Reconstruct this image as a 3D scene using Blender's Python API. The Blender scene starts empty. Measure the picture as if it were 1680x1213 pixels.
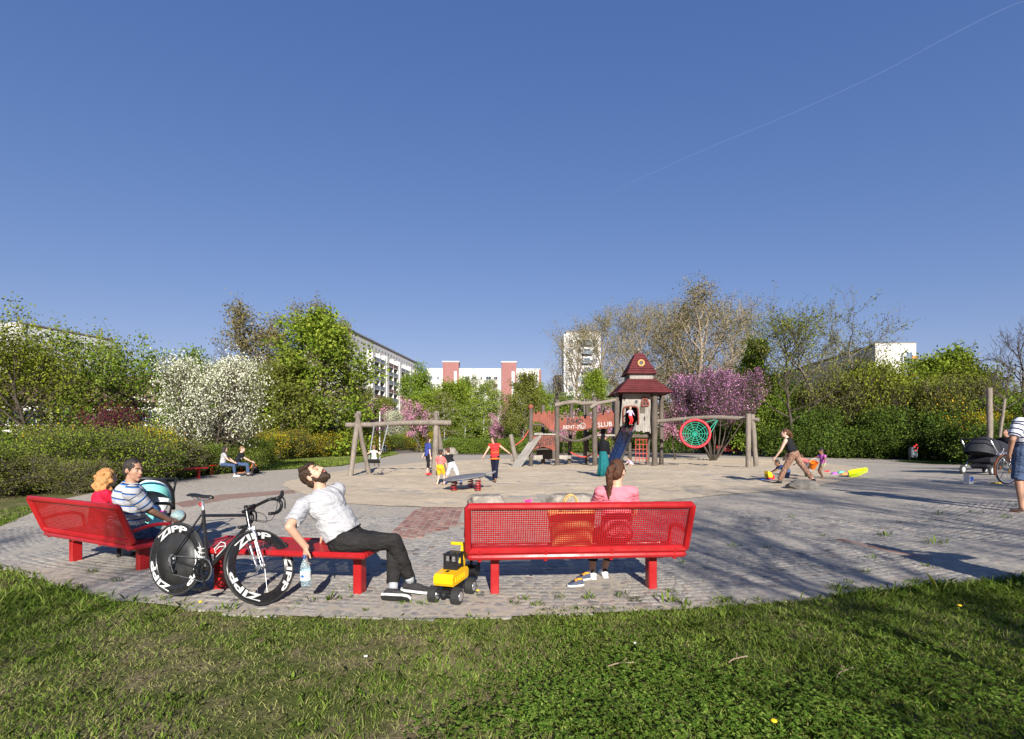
import bpy, bmesh, math, random
import numpy as np
from mathutils import Vector, Matrix, noise
from mathutils.geometry import delaunay_2d_cdt
R_ = math.radians
SC = bpy.context.scene
COL = SC.collection
# ------------------------------------------------------------- camera, sky, sun, exposure
CAMH = 1.48
cd = bpy.data.cameras.new('camera'); cam = bpy.data.objects.new('camera', cd); COL.objects.link(cam)
cam.location = (0, 0, CAMH); cam.rotation_euler = (R_(90), 0, 0)
cd.sensor_width = 36; cd.lens = 36 * 800 / 1680; cd.shift_y = 118.5 / 1680
cd.clip_start = .05; cd.clip_end = 6000
SC.camera = cam
SUN_EL, SUN_AZ = 24.5, 8.0          # sun behind the camera, a little to the right
W = bpy.data.worlds.new('World'); SC.world = W; W.use_nodes = True
wn = W.node_tree.nodes; wl = W.node_tree.links
sky = wn.new('ShaderNodeTexSky'); sky.sky_type = 'NISHITA'; sky.sun_disc = False
sky.sun_elevation = R_(SUN_EL); sky.sun_rotation = R_(180 - SUN_AZ)
sky.air_density = 1.4; sky.dust_density = 0; sky.ozone_density = 5; sky.altitude = 2500
wn['Background'].inputs['Strength'].default_value = .053
sep = wn.new('ShaderNodeSeparateColor'); com = wn.new('ShaderNodeCombineColor'); wl.new(sky.outputs['Color'], sep.inputs[0])
for ch, (pw_, tn_) in enumerate(((.955, 1.11), (.742, 1.169), (.504, 2.16))):     # the photograph's colour response, the same over the whole sky
    n1_ = wn.new('ShaderNodeMath'); n1_.operation = 'POWER'; n1_.inputs[1].default_value = pw_; wl.new(sep.outputs[ch], n1_.inputs[0])
    n2_ = wn.new('ShaderNodeMath'); n2_.operation = 'MULTIPLY'; n2_.inputs[1].default_value = tn_; wl.new(n1_.outputs[0], n2_.inputs[0]); wl.new(n2_.outputs[0], com.inputs[ch])
wl.new(com.outputs[0], wn['Background'].inputs['Color'])
sd = bpy.data.lights.new('sun', 'SUN'); sd.energy = 4.6; sd.angle = R_(.53); sd.color = (1, .945, .86)
sun = bpy.data.objects.new('sun', sd); COL.objects.link(sun)
_ld = Vector((-math.sin(R_(SUN_AZ)) * math.cos(R_(SUN_EL)), math.cos(R_(SUN_AZ)) * math.cos(R_(SUN_EL)), -math.sin(R_(SUN_EL))))
sun.rotation_euler = _ld.to_track_quat('-Z', 'Y').to_euler(); sun.location = (5, -30, 20)
SC.view_settings.view_transform = 'Standard'; SC.view_settings.look = 'None'
SC.view_settings.exposure = 1.2; SC.view_settings.gamma = 1
SC.render.engine = 'CYCLES'
SC.cycles.max_bounces = 6; SC.cycles.diffuse_bounces = 3; SC.cycles.glossy_bounces = 2
SC.cycles.transmission_bounces = 4; SC.cycles.transparent_max_bounces = 6
# ------------------------------------------------------------- helpers
def tag(o, label=None, cat=None, group=None, kind=None):
    if label: o['label'] = label
    if cat: o['category'] = cat
    if group: o['group'] = group
    if kind: o['kind'] = kind
    return o
def empty(name, loc=(0, 0, 0), rz=0, label=None, cat=None, group=None, parent=None):
    o = bpy.data.objects.new(name, None); COL.objects.link(o)
    o.location = loc; o.rotation_euler = (0, 0, rz); o.empty_display_size = .1
    if parent: o.parent = parent
    return tag(o, label, cat, group)
def inst(name, me, parent=None, loc=(0, 0, 0), rot=(0, 0, 0), scale=(1, 1, 1)):
    o = bpy.data.objects.new(name, me); COL.objects.link(o)
    o.location = loc; o.rotation_euler = rot; o.scale = scale
    if parent: o.parent = parent
    return o
def copy_tree(o, parent=None):
    c = o.copy(); COL.objects.link(c)
    if parent: c.parent = parent
    for ch in list(o.children): copy_tree(ch, c)
    return c
def V(*a): return np.array(a, float)
def nrm(a):
    a = np.asarray(a, float); return a / max(1e-9, np.linalg.norm(a))
def frame_z(z, hint=(0, 0, 1)):
    z = nrm(z); h = np.asarray(hint, float)
    if abs(np.dot(z, h)) > .97: h = V(1, 0, 0) if abs(z[0]) < .9 else V(0, 1, 0)
    x = nrm(np.cross(h, z)); y = np.cross(z, x)
    return np.stack([x, y, z], 1)
def rotz(a):
    c, s = math.cos(a), math.sin(a); return np.array([[c, -s, 0], [s, c, 0], [0, 0, 1.]])
def rotx(a):
    c, s = math.cos(a), math.sin(a); return np.array([[1, 0, 0], [0, c, -s], [0, s, c.real]])
def roty(a):
    c, s = math.cos(a), math.sin(a); return np.array([[c, 0, s], [0, 1, 0], [-s, 0, c]])
class MB:
    """collects shapes, builds them as ONE mesh"""
    def __init__(s): s.v = []; s.f = []; s.n = 0; s.mi = []; s.cm = 0
    def add(s, vs, fs):
        vs = np.asarray(vs, float).reshape(-1, 3)
        s.v.append(vs); s.f += [tuple(i + s.n for i in f) for f in fs]; s.n += len(vs); s.mi += [s.cm] * len(fs)
        return s
    def box(s, c, d, R=None, bev=0):
        hx, hy, hz = d[0] / 2, d[1] / 2, d[2] / 2
        R = np.eye(3) if R is None else np.asarray(R)
        if bev <= 0:
            vs = np.array([(x, y, z) for z in (-hz, hz) for y in (-hy, hy) for x in (-hx, hx)])
            fs = [(0, 2, 3, 1), (4, 5, 7, 6), (0, 1, 5, 4), (2, 6, 7, 3), (0, 4, 6, 2), (1, 3, 7, 5)]
        else:
            b = min(bev, .49 * min(d)); vs = []; idx = {}
            for sx in (-1, 1):
                for sy in (-1, 1):
                    for sz in (-1, 1):
                        idx[sx, sy, sz] = len(vs)
                        vs += [(sx * hx, sy * (hy - b), sz * (hz - b)), (sx * (hx - b), sy * hy, sz * (hz - b)), (sx * (hx - b), sy * (hy - b), sz * hz)]
            fs = []
            for ax in range(3):
                for sg in (-1, 1):
                    cs = []
                    for a, bb in ((-1, -1), (1, -1), (1, 1), (-1, 1)):
                        k = [0, 0, 0]; k[ax] = sg; k[(ax + 1) % 3] = a; k[(ax + 2) % 3] = bb
                        cs.append(idx[tuple(k)] + ax)
                    fs.append(tuple(cs if sg > 0 else cs[::-1]))
            for ax in range(3):
                p, q = (ax + 1) % 3, (ax + 2) % 3
                for a in (-1, 1):
                    for bb in (-1, 1):
                        k0 = [0, 0, 0]; k0[p] = a; k0[q] = bb; k0[ax] = -1; k1 = list(k0); k1[ax] = 1
                        fc = (idx[tuple(k0)] + p, idx[tuple(k1)] + p, idx[tuple(k1)] + q, idx[tuple(k0)] + q)
                        fs.append(fc if a * bb < 0 else fc[::-1])
            for k, i in idx.items():
                fs.append((i, i + 1, i + 2) if k[0] * k[1] * k[2] > 0 else (i + 2, i + 1, i))
            vs = np.array(vs)
        return s.add(vs @ R.T + np.asarray(c, float), fs)
    def tube(s, p0, p1, r0, r1=None, n=8, cap=True):
        r1 = r0 if r1 is None else r1
        return s.path([p0, p1], [r0, r1], n, cap)
    def path(s, pts, rad, n=8, cap=True, closed=False, flat=None):
        pts = np.asarray(pts, float); m = len(pts)
        rad = np.full(m, rad, float) if np.isscalar(rad) else np.asarray(rad, float)
        tg = np.zeros_like(pts)
        if closed: tg = np.roll(pts, -1, 0) - np.roll(pts, 1, 0)
        else:
            tg[1:-1] = pts[2:] - pts[:-2]; tg[0] = pts[1] - pts[0]; tg[-1] = pts[-1] - pts[-2]
        F = frame_z(tg[0]); x = F[:, 0]; vs = []
        a = np.linspace(0, 2 * np.pi, n, endpoint=False)
        for i in range(m):
            t = nrm(tg[i]); x = nrm(x - t * np.dot(x, t)); y = np.cross(t, x)
            k = 1 if flat is None else flat
            vs.append(pts[i] + rad[i] * (np.cos(a)[:, None] * x + k * np.sin(a)[:, None] * y))
        fs = []
        for i in range(m if closed else m - 1):
            j = (i + 1) % m
            for k in range(n):
                fs.append((i * n + k, i * n + (k + 1) % n, j * n + (k + 1) % n, j * n + k))
        if cap and not closed:
            fs.append(tuple(range(n))[::-1]); fs.append(tuple((m - 1) * n + k for k in range(n)))
        return s.add(np.concatenate(vs), fs)
    def lathe(s, prof, n=16, c=(0, 0, 0), R=None, closed=False):
        R = np.eye(3) if R is None else np.asarray(R)
        prof = np.asarray(prof, float); m = len(prof)
        a = np.linspace(0, 2 * np.pi, n, endpoint=False); vs = []
        for r, z in prof:
            vs.append(np.stack([r * np.cos(a), r * np.sin(a), np.full(n, z)], 1))
        fs = []
        for i in range(m if closed else m - 1):
            j = (i + 1) % m
            for k in range(n): fs.append((i * n + k, i * n + (k + 1) % n, j * n + (k + 1) % n, j * n + k))
        if not closed:
            if prof[0][0] > 1e-6: fs.append(tuple(range(n))[::-1])
            if prof[-1][0] > 1e-6: fs.append(tuple((m - 1) * n + k for k in range(n)))
        return s.add(np.concatenate(vs) @ R.T + np.asarray(c, float), fs)
    def ell(s, c, r, R=None, nu=12, nv=8):
        r = (r, r, r) if np.isscalar(r) else r
        R = np.eye(3) if R is None else np.asarray(R); vs = [(0, 0, -1)]
        for j in range(1, nv):
            t = math.pi * j / nv - math.pi / 2
            for i in range(nu):
                a = 2 * math.pi * i / nu; vs.append((math.cos(t) * math.cos(a), math.cos(t) * math.sin(a), math.sin(t)))
        vs.append((0, 0, 1)); L = len(vs) - 1; fs = []
        for i in range(nu): fs.append((0, 1 + (i + 1) % nu, 1 + i))
        for j in range(nv - 2):
            for i in range(nu):
                a = 1 + j * nu
                fs.append((a + i, a + (i + 1) % nu, a + nu + (i + 1) % nu, a + nu + i))
        a = 1 + (nv - 2) * nu
        for i in range(nu): fs.append((a + i, a + (i + 1) % nu, L))
        return s.add((np.array(vs) * np.asarray(r)) @ R.T + np.asarray(c, float), fs)
    def capsule(s, p0, p1, r0, r1, n=10):
        s.tube(p0, p1, r0, r1, n); s.ell(p0, r0, None, n, 6); s.ell(p1, r1, None, n, 6); return s
    def prism(s, out, d, M=None, off=(0, 0, 0)):
        """2D outline (x,z) extruded along +y by d"""
        M = np.eye(3) if M is None else np.asarray(M); n = len(out)
        vs = [(p[0], 0, p[1]) for p in out] + [(p[0], d, p[1]) for p in out]
        fs = [tuple(range(n)), tuple(range(n, 2 * n))[::-1]] + [(i + n, (i + 1) % n + n, (i + 1) % n, i) for i in range(n)]
        return s.add(np.array(vs) @ M.T + np.asarray(off, float), fs)
    def mesh(s, name, mats, smooth=False):
        me = bpy.data.meshes.new(name)
        me.from_pydata(np.concatenate(s.v).tolist() if s.v else [], [], s.f)
        mats = mats if isinstance(mats, (list, tuple)) else [mats]
        for m in mats: me.materials.append(m)
        if len(mats) > 1: me.polygons.foreach_set('material_index', s.mi)
        if smooth is True: me.polygons.foreach_set('use_smooth', [True] * len(me.polygons))
        elif smooth:
            me.polygons.foreach_set('use_smooth', [True] * len(me.polygons)); me.update()
            me.set_sharp_from_angle(angle=R_(smooth))
        me.update(); return me
    def build(s, name, mat, parent=None, smooth=False, loc=(0, 0, 0), rot=(0, 0, 0)):
        return inst(name, s.mesh(name, mat, smooth), parent, loc, rot)
    def thing(s, name, mat, label, cat, group=None, smooth=False, loc=(0, 0, 0), rot=(0, 0, 0)):
        return tag(s.build(name, mat, None, smooth, loc, rot), label, cat, group)
def arc(c, r, a0, a1, n, ax=0):
    """points of an arc; ax=0: xz plane, 1: yz plane, 2: xy plane"""
    out = []
    for i in range(n + 1):
        a = R_(a0 + (a1 - a0) * i / n); u, w = r * math.cos(a), r * math.sin(a)
        out.append(V(c[0] + u, c[1], c[2] + w) if ax == 0 else V(c[0], c[1] + u, c[2] + w) if ax == 1 else V(c[0] + u, c[1] + w, c[2]))
    return out
def smooth_pts(pts, k=4):
    pts = np.asarray(pts, float); out = []
    for i in range(len(pts) - 1):
        p0 = pts[max(0, i - 1)]; p1 = pts[i]; p2 = pts[i + 1]; p3 = pts[min(len(pts) - 1, i + 2)]
        for j in range(k):
            t = j / k
            out.append(.5 * (2 * p1 + (p2 - p0) * t + (2 * p0 - 5 * p1 + 4 * p2 - p3) * t * t + (3 * p1 - p0 - 3 * p2 + p3) * t ** 3))
    out.append(pts[-1]); return np.array(out)
def quads_mesh(name, Q, mat, attr=None, k=4):
    """Q: (N,k,3) independent polygons"""
    N = len(Q); me = bpy.data.meshes.new(name)
    me.vertices.add(N * k); me.loops.add(N * k); me.polygons.add(N)
    me.vertices.foreach_set('co', np.ascontiguousarray(Q, np.float32).ravel())
    me.loops.foreach_set('vertex_index', np.arange(N * k, dtype=np.int32))
    me.polygons.foreach_set('loop_start', np.arange(0, N * k, k, dtype=np.int32))
    if attr is not None:
        a = me.attributes.new('v', 'FLOAT', 'POINT'); a.data.foreach_set('value', np.repeat(attr, k).astype(np.float32))
    me.materials.append(mat); me.update(calc_edges=True); me.validate(); return me
# ------------------------------------------------------------- materials
MATS = {}
def nt(name):
    m = bpy.data.materials.new(name); m.use_nodes = True
    t = m.node_tree; return m, t, t.nodes, t.links
def mixc(t, f, a, b, mode='MIX'):
    n = t.nodes.new('ShaderNodeMix'); n.data_type = 'RGBA'; n.blend_type = mode
    def put(i, x):
        if hasattr(x, 'is_output') or hasattr(x, 'links'): t.links.new(x, n.inputs[i])
        else: n.inputs[i].default_value = x if i == 0 else (*x[:3], 1)
    put(0, f); put(6, a); put(7, b); return n.outputs[2]
def noise_n(t, scale, detail=4, rough=.55, co=None, dist=0):
    n = t.nodes.new('ShaderNodeTexNoise'); n.inputs['Scale'].default_value = scale
    n.inputs['Detail'].default_value = detail; n.inputs['Roughness'].default_value = rough; n.inputs['Distortion'].default_value = dist
    if co is not None: t.links.new(co, n.inputs['Vector'])
    return n.outputs['Fac']
def ramp(t, f, stops):
    n = t.nodes.new('ShaderNodeValToRGB'); cr = n.color_ramp
    while len(cr.elements) > 1: cr.elements.remove(cr.elements[-1])
    cr.elements[0].position = stops[0][0]; cr.elements[0].color = (*stops[0][1], 1)
    for p, c in stops[1:]:
        e = cr.elements.new(p); e.color = (*c, 1)
    t.links.new(f, n.inputs[0]); return n.outputs[0]
def g(x): return (x, x, x)
def coords(t, kind='Object'):
    return t.nodes.new('ShaderNodeTexCoord').outputs[kind]
def bump(t, h, strength, dist=.01, normal=None):
    n = t.nodes.new('ShaderNodeBump'); n.inputs['Strength'].default_value = strength; n.inputs['Distance'].default_value = dist
    t.links.new(h, n.inputs['Height'])
    if normal is not None: t.links.new(normal, n.inputs['Normal'])
    return n.outputs[0]
def mat(name, col, rough=.6, var=.18, vs=6, bmp=0, bs=40, metal=0, spec=.35, stretch=None, dirt=None, rvar=.1):
    if name in MATS: return MATS[name]
    m, t, N, L = nt(name); b = N['Principled BSDF']
    co = coords(t)
    if stretch:
        mp = N.new('ShaderNodeMapping'); mp.inputs['Scale'].default_value = stretch; L.new(co, mp.inputs[0]); co = mp.outputs[0]
    c = col
    if var:
        f = noise_n(t, vs, 5, .6, co)
        f = ramp(t, f, [(.3, g(0)), (.7, g(1))])
        c = mixc(t, f, [x * (1 - var) for x in col], [min(1, x * (1 + var)) for x in col])
    if dirt:
        f = ramp(t, noise_n(t, dirt[1], 6, .7, co), [(dirt[2], g(0)), (min(1, dirt[2] + .12), g(1))])
        c = mixc(t, f, c, dirt[0])
    if c is col: b.inputs['Base Color'].default_value = (*col, 1)
    else: L.new(c, b.inputs['Base Color'])
    b.inputs['Metallic'].default_value = metal; b.inputs['Specular IOR Level'].default_value = spec
    if rvar:
        L.new(ramp(t, noise_n(t, vs * 2.3, 4, .6, co), [(.3, g(max(.02, rough - rvar))), (.7, g(min(1, rough + rvar)))]), b.inputs['Roughness'])
    else: b.inputs['Roughness'].default_value = rough
    if bmp: L.new(bump(t, noise_n(t, bs, 4, .6, co), bmp), b.inputs['Normal'])
    MATS[name] = m; return m
def fol(name, c1, c2, c3=None, trans=.3, clump=.5):
    """leaf material: v attribute per leaf and clump noise vary the colour"""
    m, t, N, L = nt(name); N.remove(N['Principled BSDF'])
    at = N.new('ShaderNodeAttribute'); at.attribute_name = 'v'
    c = ramp(t, at.outputs['Fac'], [(0, c1), (.6, c2), (1, c3 or c2)])
    f = ramp(t, noise_n(t, clump, 3, .5, coords(t)), [(.35, g(.72)), (.65, g(1.15))])
    c = mixc(t, 1.0, c, f, 'MULTIPLY')
    d = N.new('ShaderNodeBsdfDiffuse'); tr = N.new('ShaderNodeBsdfTranslucent'); mx = N.new('ShaderNodeMixShader')
    L.new(c, d.inputs[0]); L.new(mixc(t, 1.0, c, (1.25, 1.2, .7), 'MULTIPLY'), tr.inputs[0])
    mx.inputs[0].default_value = trans; L.new(d.outputs[0], mx.inputs[1]); L.new(tr.outputs[0], mx.inputs[2])
    L.new(mx.outputs[0], N['Material Output'].inputs['Surface']); return m
def wood(name, c1, c2, stretch=(9, 9, .8), rough=.8, scale=3, bmp=.5):
    m, t, N, L = nt(name); b = N['Principled BSDF']; co = coords(t)
    mp = N.new('ShaderNodeMapping'); mp.inputs['Scale'].default_value = stretch; L.new(co, mp.inputs[0])
    f = noise_n(t, scale, 8, .7, mp.outputs[0], .3); c = ramp(t, f, [(.25, c1), (.5, [(a + b_) / 2 for a, b_ in zip(c1, c2)]), (.75, c2)])
    f2 = ramp(t, noise_n(t, 1.3, 4, .6, co), [(.35, g(.75)), (.65, g(1.1))])
    L.new(mixc(t, 1.0, c, f2, 'MULTIPLY'), b.inputs['Base Color']); b.inputs['Roughness'].default_value = rough; b.inputs['Specular IOR Level'].default_value = .2
    L.new(bump(t, f, bmp, .01), b.inputs['Normal']); return m
RED = mat('red_enamel', (.275, .007, .009), .38, .13, 3, .08, 60, 0, .5, dirt=((.17, .035, .03), 9, .64))
BLACKP = mat('black_plastic', (.012, .012, .013), .42, .2, 20)
BLACKG = mat('black_gloss', (.008, .008, .009), .18, .1, 20, spec=.5)
RUB = mat('rubber', (.02, .02, .02), .75, .2, 30)
SILVER = mat('silver', (.62, .63, .66), .3, .06, 20, metal=.8)
STEEL = mat('steel', (.42, .43, .45), .38, .12, 12, metal=.9)
WHITEP = mat('white_paint', (.52, .52, .50), .45, .05, 10)
YEL = mat('yellow_plastic', (.68, .38, .004), .34, .05, 9, spec=.5)
SKIN = mat('skin', (.43, .255, .175), .5, .1, 14, spec=.3, bmp=.04, bs=120)
SKIN2 = mat('skin_tan', (.32, .175, .115), .5, .1, 14, spec=.3)
SKIN3 = mat('skin_pale', (.49, .32, .245), .5, .1, 14, spec=.3)
SKIN4 = mat('skin_dark', (.20, .10, .06), .5, .1, 14, spec=.3)
LIP = mat('lips', (.40, .13, .11), .45, .1)
EYEW = mat('eye_white', (.42, .40, .37), .2, 0)  # white of the eye darkened, shadow over the eyes put into its colour
IRIS = mat('iris', (.03, .02, .015), .1, 0)
def hairm(name, c1, c2): return wood(name, c1, c2, (30, 30, 4), .45, 4, .9)
HAIR_DK = hairm('hair_dark', (.012, .007, .005), (.07, .042, .027))
HAIR_BK = hairm('hair_black', (.010, .008, .008), (.055, .045, .038))
HAIR_BR = hairm('hair_brown', (.035, .014, .008), (.12, .05, .025))
HAIR_BL = hairm('hair_blond', (.28, .10, .03), (.62, .36, .14))
HAIR_LB = hairm('hair_light_brown', (.12, .07, .04), (.30, .19, .11))
LOGW = wood('weathered_log', (.085, .07, .058), (.27, .23, .19))
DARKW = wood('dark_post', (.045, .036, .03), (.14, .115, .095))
PLANKW = wood('grey_plank', (.14, .125, .11), (.36, .33, .295))
REDW = wood('red_stained_wood', (.145, .042, .030), (.265, .088, .062), bmp=.25)
ROOFW = wood('dark_red_board', (.05, .012, .013), (.135, .028, .030), (1, 9, 9), bmp=.4)
# ------------------------------------------------------------- terrain
def sst(x): x = np.clip(x, 0, 1); return x * x * (3 - 2 * x)
def gz(X, Y):
    X = np.asarray(X, float); Y = np.asarray(Y, float)
    r = .036 * np.clip(X - 1, 0, 16) * (1 - sst((Y - 14) / 18))
    l = -.045 * np.clip(-X - 2.6, 0, 5) * (1 - sst((Y - 8) / 8))
    far = .3 * sst((Y - 28) / 45)
    return r + l + far
def G(x, y): return float(gz(x, y))
def P(px, py):
    """the ground point seen at a photograph pixel"""
    z = 0.
    for _ in range(40):
        d = 800 * (CAMH - z) / max(1.5, py - 725); x = (px - 840) / 800 * d
        z += .5 * (G(x, d) - z)
    return V(x, d, z)
def at(px, py, d): return V((px - 840) / 800 * d, d, CAMH - (py - 725) / 800 * d)
def poly_in(poly, x, y):
    poly = np.asarray(poly); ins = np.zeros(np.shape(x), bool); j = len(poly) - 1
    for i in range(len(poly)):
        xi, yi = poly[i]; xj, yj = poly[j]
        c = ((yi > y) != (yj > y)) & (x < (xj - xi) * (y - yi) / (yj - yi + 1e-12) + xi)
        ins ^= c; j = i
    return ins
def dens(poly, step):
    poly = np.asarray(poly, float); out = []
    for i in range(len(poly)):
        a = poly[i]; b = poly[(i + 1) % len(poly)]; n = max(1, int(np.linalg.norm(b - a) / step))
        out += [a + (b - a) * k / n for k in range(n)]
    return np.array(out)
def sheet(name, poly, off, res, m, jitter=0, bumpf=None, smoothed=True):
    """a ground sheet inside an outline, following the terrain"""
    pl = dens(poly, res * 1.2); x0, y0 = pl.min(0); x1, y1 = pl.max(0)
    nx = max(2, int((x1 - x0) / res)); ny = max(2, int((y1 - y0) / res))
    gx, gy = np.meshgrid(np.linspace(x0, x1, nx), np.linspace(y0, y1, ny)); gx = gx.ravel(); gy = gy.ravel()
    k = poly_in(pl, gx, gy); pts = np.concatenate([pl, np.stack([gx[k], gy[k]], 1)])
    n = len(pl)
    r = delaunay_2d_cdt([Vector(p) for p in pts], [(i, (i + 1) % n) for i in range(n)], [], 1, 1e-4)
    xy = np.array([(v[0], v[1]) for v in r[0]]); z = gz(xy[:, 0], xy[:, 1]) + off
    if bumpf is not None: z = z + bumpf(xy, pl)
    me = bpy.data.meshes.new(name); me.from_pydata(np.column_stack([xy, z]).tolist(), [], [tuple(f) for f in r[2]])
    me.materials.append(m)
    if smoothed: me.polygons.foreach_set('use_smooth', [True] * len(me.polygons))
    me.update()
    if len(me.polygons) and me.polygons[0].normal.z < 0: me.flip_normals()
    o = inst(name, me); o['kind'] = 'structure'; return o
def pxpoly(pts): return np.array([P(*p)[:2] for p in pts])
# ---- ground materials
def ground_mat():
    m, t, N, L = nt('meadow_soil'); b = N['Principled BSDF']; co = coords(t)
    f1 = noise_n(t, .9, 5, .6, co); f2 = noise_n(t, 28, 6, .7, co); f3 = noise_n(t, 5, 4, .6, co)
    soil = ramp(t, f2, [(.3, (.075, .055, .032)), (.55, (.185, .145, .085)), (.75, (.30, .24, .15))])
    gr = ramp(t, f2, [(.3, (.03, .045, .01)), (.7, (.11, .125, .03))])
    k = ramp(t, mixc(t, .5, f1, f3), [(.40, g(0)), (.56, g(1))])
    L.new(mixc(t, k, soil, gr), b.inputs['Base Color']); b.inputs['Roughness'].default_value = .95; b.inputs['Specular IOR Level'].default_value = .1
    L.new(bump(t, f2, .8, .03), b.inputs['Normal']); return m
def sand_mat(name, c1, c2, sc=6, bd=.02):
    m, t, N, L = nt(name); b = N['Principled BSDF']; co = coords(t)
    f1 = noise_n(t, .35, 5, .6, co); f2 = noise_n(t, sc, 6, .65, co); f3 = noise_n(t, 60, 3, .6, co)
    c = ramp(t, mixc(t, .4, f1, f2), [(.36, c1), (.64, c2)])
    c = mixc(t, .25, c, ramp(t, f3, [(.3, g(.1)), (.7, g(.6))]), 'OVERLAY')
    L.new(c, b.inputs['Base Color']); b.inputs['Roughness'].default_value = .95; b.inputs['Specular IOR Level'].default_value = .1
    L.new(bump(t, f3, .4, .01, bump(t, f2, .9, bd * 1.8)), b.inputs['Normal']); return m
def pave_mat():
    """small-stone paving seen too flat to tell the stones apart, with sand between"""
    m, t, N, L = nt('paving_far'); b = N['Principled BSDF']; co = coords(t)
    vo = N.new('ShaderNodeTexVoronoi'); vo.inputs['Scale'].default_value = 8.5; vo.inputs['Randomness'].default_value = .8; L.new(co, vo.inputs[0])
    vd = N.new('ShaderNodeTexVoronoi'); vd.feature = 'DISTANCE_TO_EDGE'; vd.inputs['Scale'].default_value = 8.5; vd.inputs['Randomness'].default_value = .8; L.new(co, vd.inputs[0])
    sx = N.new('ShaderNodeSeparateColor'); L.new(vo.outputs['Color'], sx.inputs[0])
    c = ramp(t, sx.outputs[0], [(0, (.15, .145, .15)), (.4, (.235, .225, .215)), (.75, (.29, .27, .245)), (1, (.24, .20, .185))])
    f1 = noise_n(t, .5, 6, .62, co); f2 = noise_n(t, 9, 5, .7, co)
    sandc = ramp(t, f2, [(.3, (.27, .235, .19)), (.7, (.40, .35, .28))])
    e = ramp(t, vd.outputs['Distance'], [(.08, g(1)), (.22, g(0))])
    k = ramp(t, mixc(t, .45, f1, f2), [(.44, g(0)), (.66, g(.8))])
    c = mixc(t, e, c, sandc); c = mixc(t, k, c, sandc)
    L.new(c, b.inputs['Base Color']); b.inputs['Roughness'].default_value = .9; b.inputs['Specular IOR Level'].default_value = .2
    L.new(bump(t, f2, .35, .015, bump(t, e, -.6, .012)), b.inputs['Normal']); return m
def stone_mat(name, attr):
    m, t, N, L = nt(name); b = N['Principled BSDF']; co = coords(t, 'Object')
    if attr: a = N.new('ShaderNodeAttribute'); a.attribute_name = 'v'; f = a.outputs['Fac']
    else: f = N.new('ShaderNodeObjectInfo').outputs['Random']
    geo = N.new('ShaderNodeNewGeometry').outputs['Position']
    c = ramp(t, f, [(0, (.085, .083, .088)), (.08, (.15, .147, .15)), (.3, (.225, .215, .208)), (.7, (.27, .255, .235)), (.88, (.30, .27, .235)), (.96, (.24, .195, .17)), (1, (.20, .155, .135))])
    n2 = noise_n(t, 45, 6, .7, geo); n1 = noise_n(t, 1.1, 5, .65, geo)
    c = mixc(t, .35, c, ramp(t, n2, [(.25, g(.05)), (.75, g(.75))]), 'OVERLAY')
    k = ramp(t, mixc(t, .5, n1, n2), [(.44, g(0)), (.62, g(.85))])
    c = mixc(t, k, c, (.345, .31, .26))
    L.new(c, b.inputs['Base Color']); b.inputs['Roughness'].default_value = .85; b.inputs['Specular IOR Level'].default_value = .2
    L.new(bump(t, n2, .5, .008), b.inputs['Normal']); return m
rng = np.random.default_rng(11)
GM = ground_mat()
# whole ground: one large sheet reaching the horizon
def big_ground():
    ys = np.concatenate([np.arange(-45, 0, 3.), np.arange(0, 14, .5), np.arange(14, 40, 1.2), np.arange(40, 110, 5.), [130, 180, 260, 400, 800, 1600, 3500]])
    xs = np.concatenate([[-3500, -1200, -500, -250, -140], np.arange(-90, -20, 6.), np.arange(-20, 26, .8), np.arange(26, 100, 6.), [140, 250, 500, 1200, 3500]])
    gx, gy = np.meshgrid(xs, ys); z = gz(gx, gy) - .02
    nx = len(xs); fs = [(j * nx + i, j * nx + i + 1, (j + 1) * nx + i + 1, (j + 1) * nx + i) for j in range(len(ys) - 1) for i in range(nx - 1)]
    me = bpy.data.meshes.new('ground'); me.from_pydata(np.column_stack([gx.ravel(), gy.ravel(), z.ravel()]).tolist(), [], fs)
    me.materials.append(GM); me.polygons.foreach_set('use_smooth', [True] * len(fs)); me.update()
    o = inst('ground', me); o['kind'] = 'structure'
big_ground()
FRONT = [(-120, 905), (0, 928), (60, 948), (120, 968), (210, 987), (330, 1001), (420, 1008), (560, 1013), (700, 1014), (850, 1011), (1000, 1004), (1150, 996), (1280, 986), (1400, 973), (1500, 961), (1600, 953), (1680, 946), (1900, 930)]
BACK = [(2150, 800), (1900, 762), (1700, 753), (1590, 750), (1460, 747), (1380, 743), (1240, 739), (1090, 737.5), (960, 737.5), (800, 738.5), (740, 740), (690, 738), (640, 738), (655, 745), (600, 757.5), (560, 765), (430, 773), (345, 779), (300, 787), (250, 791), (200, 800), (100, 820), (0, 864), (-60, 880)]
fp = pxpoly(FRONT)
fr = np.random.default_rng(3)
fpd = dens(np.concatenate([fp, fp[-1:] + .01]), .25)[:-1]
fpd = fpd[:int(len(fpd) * .5) + 1] if False else fpd
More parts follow.
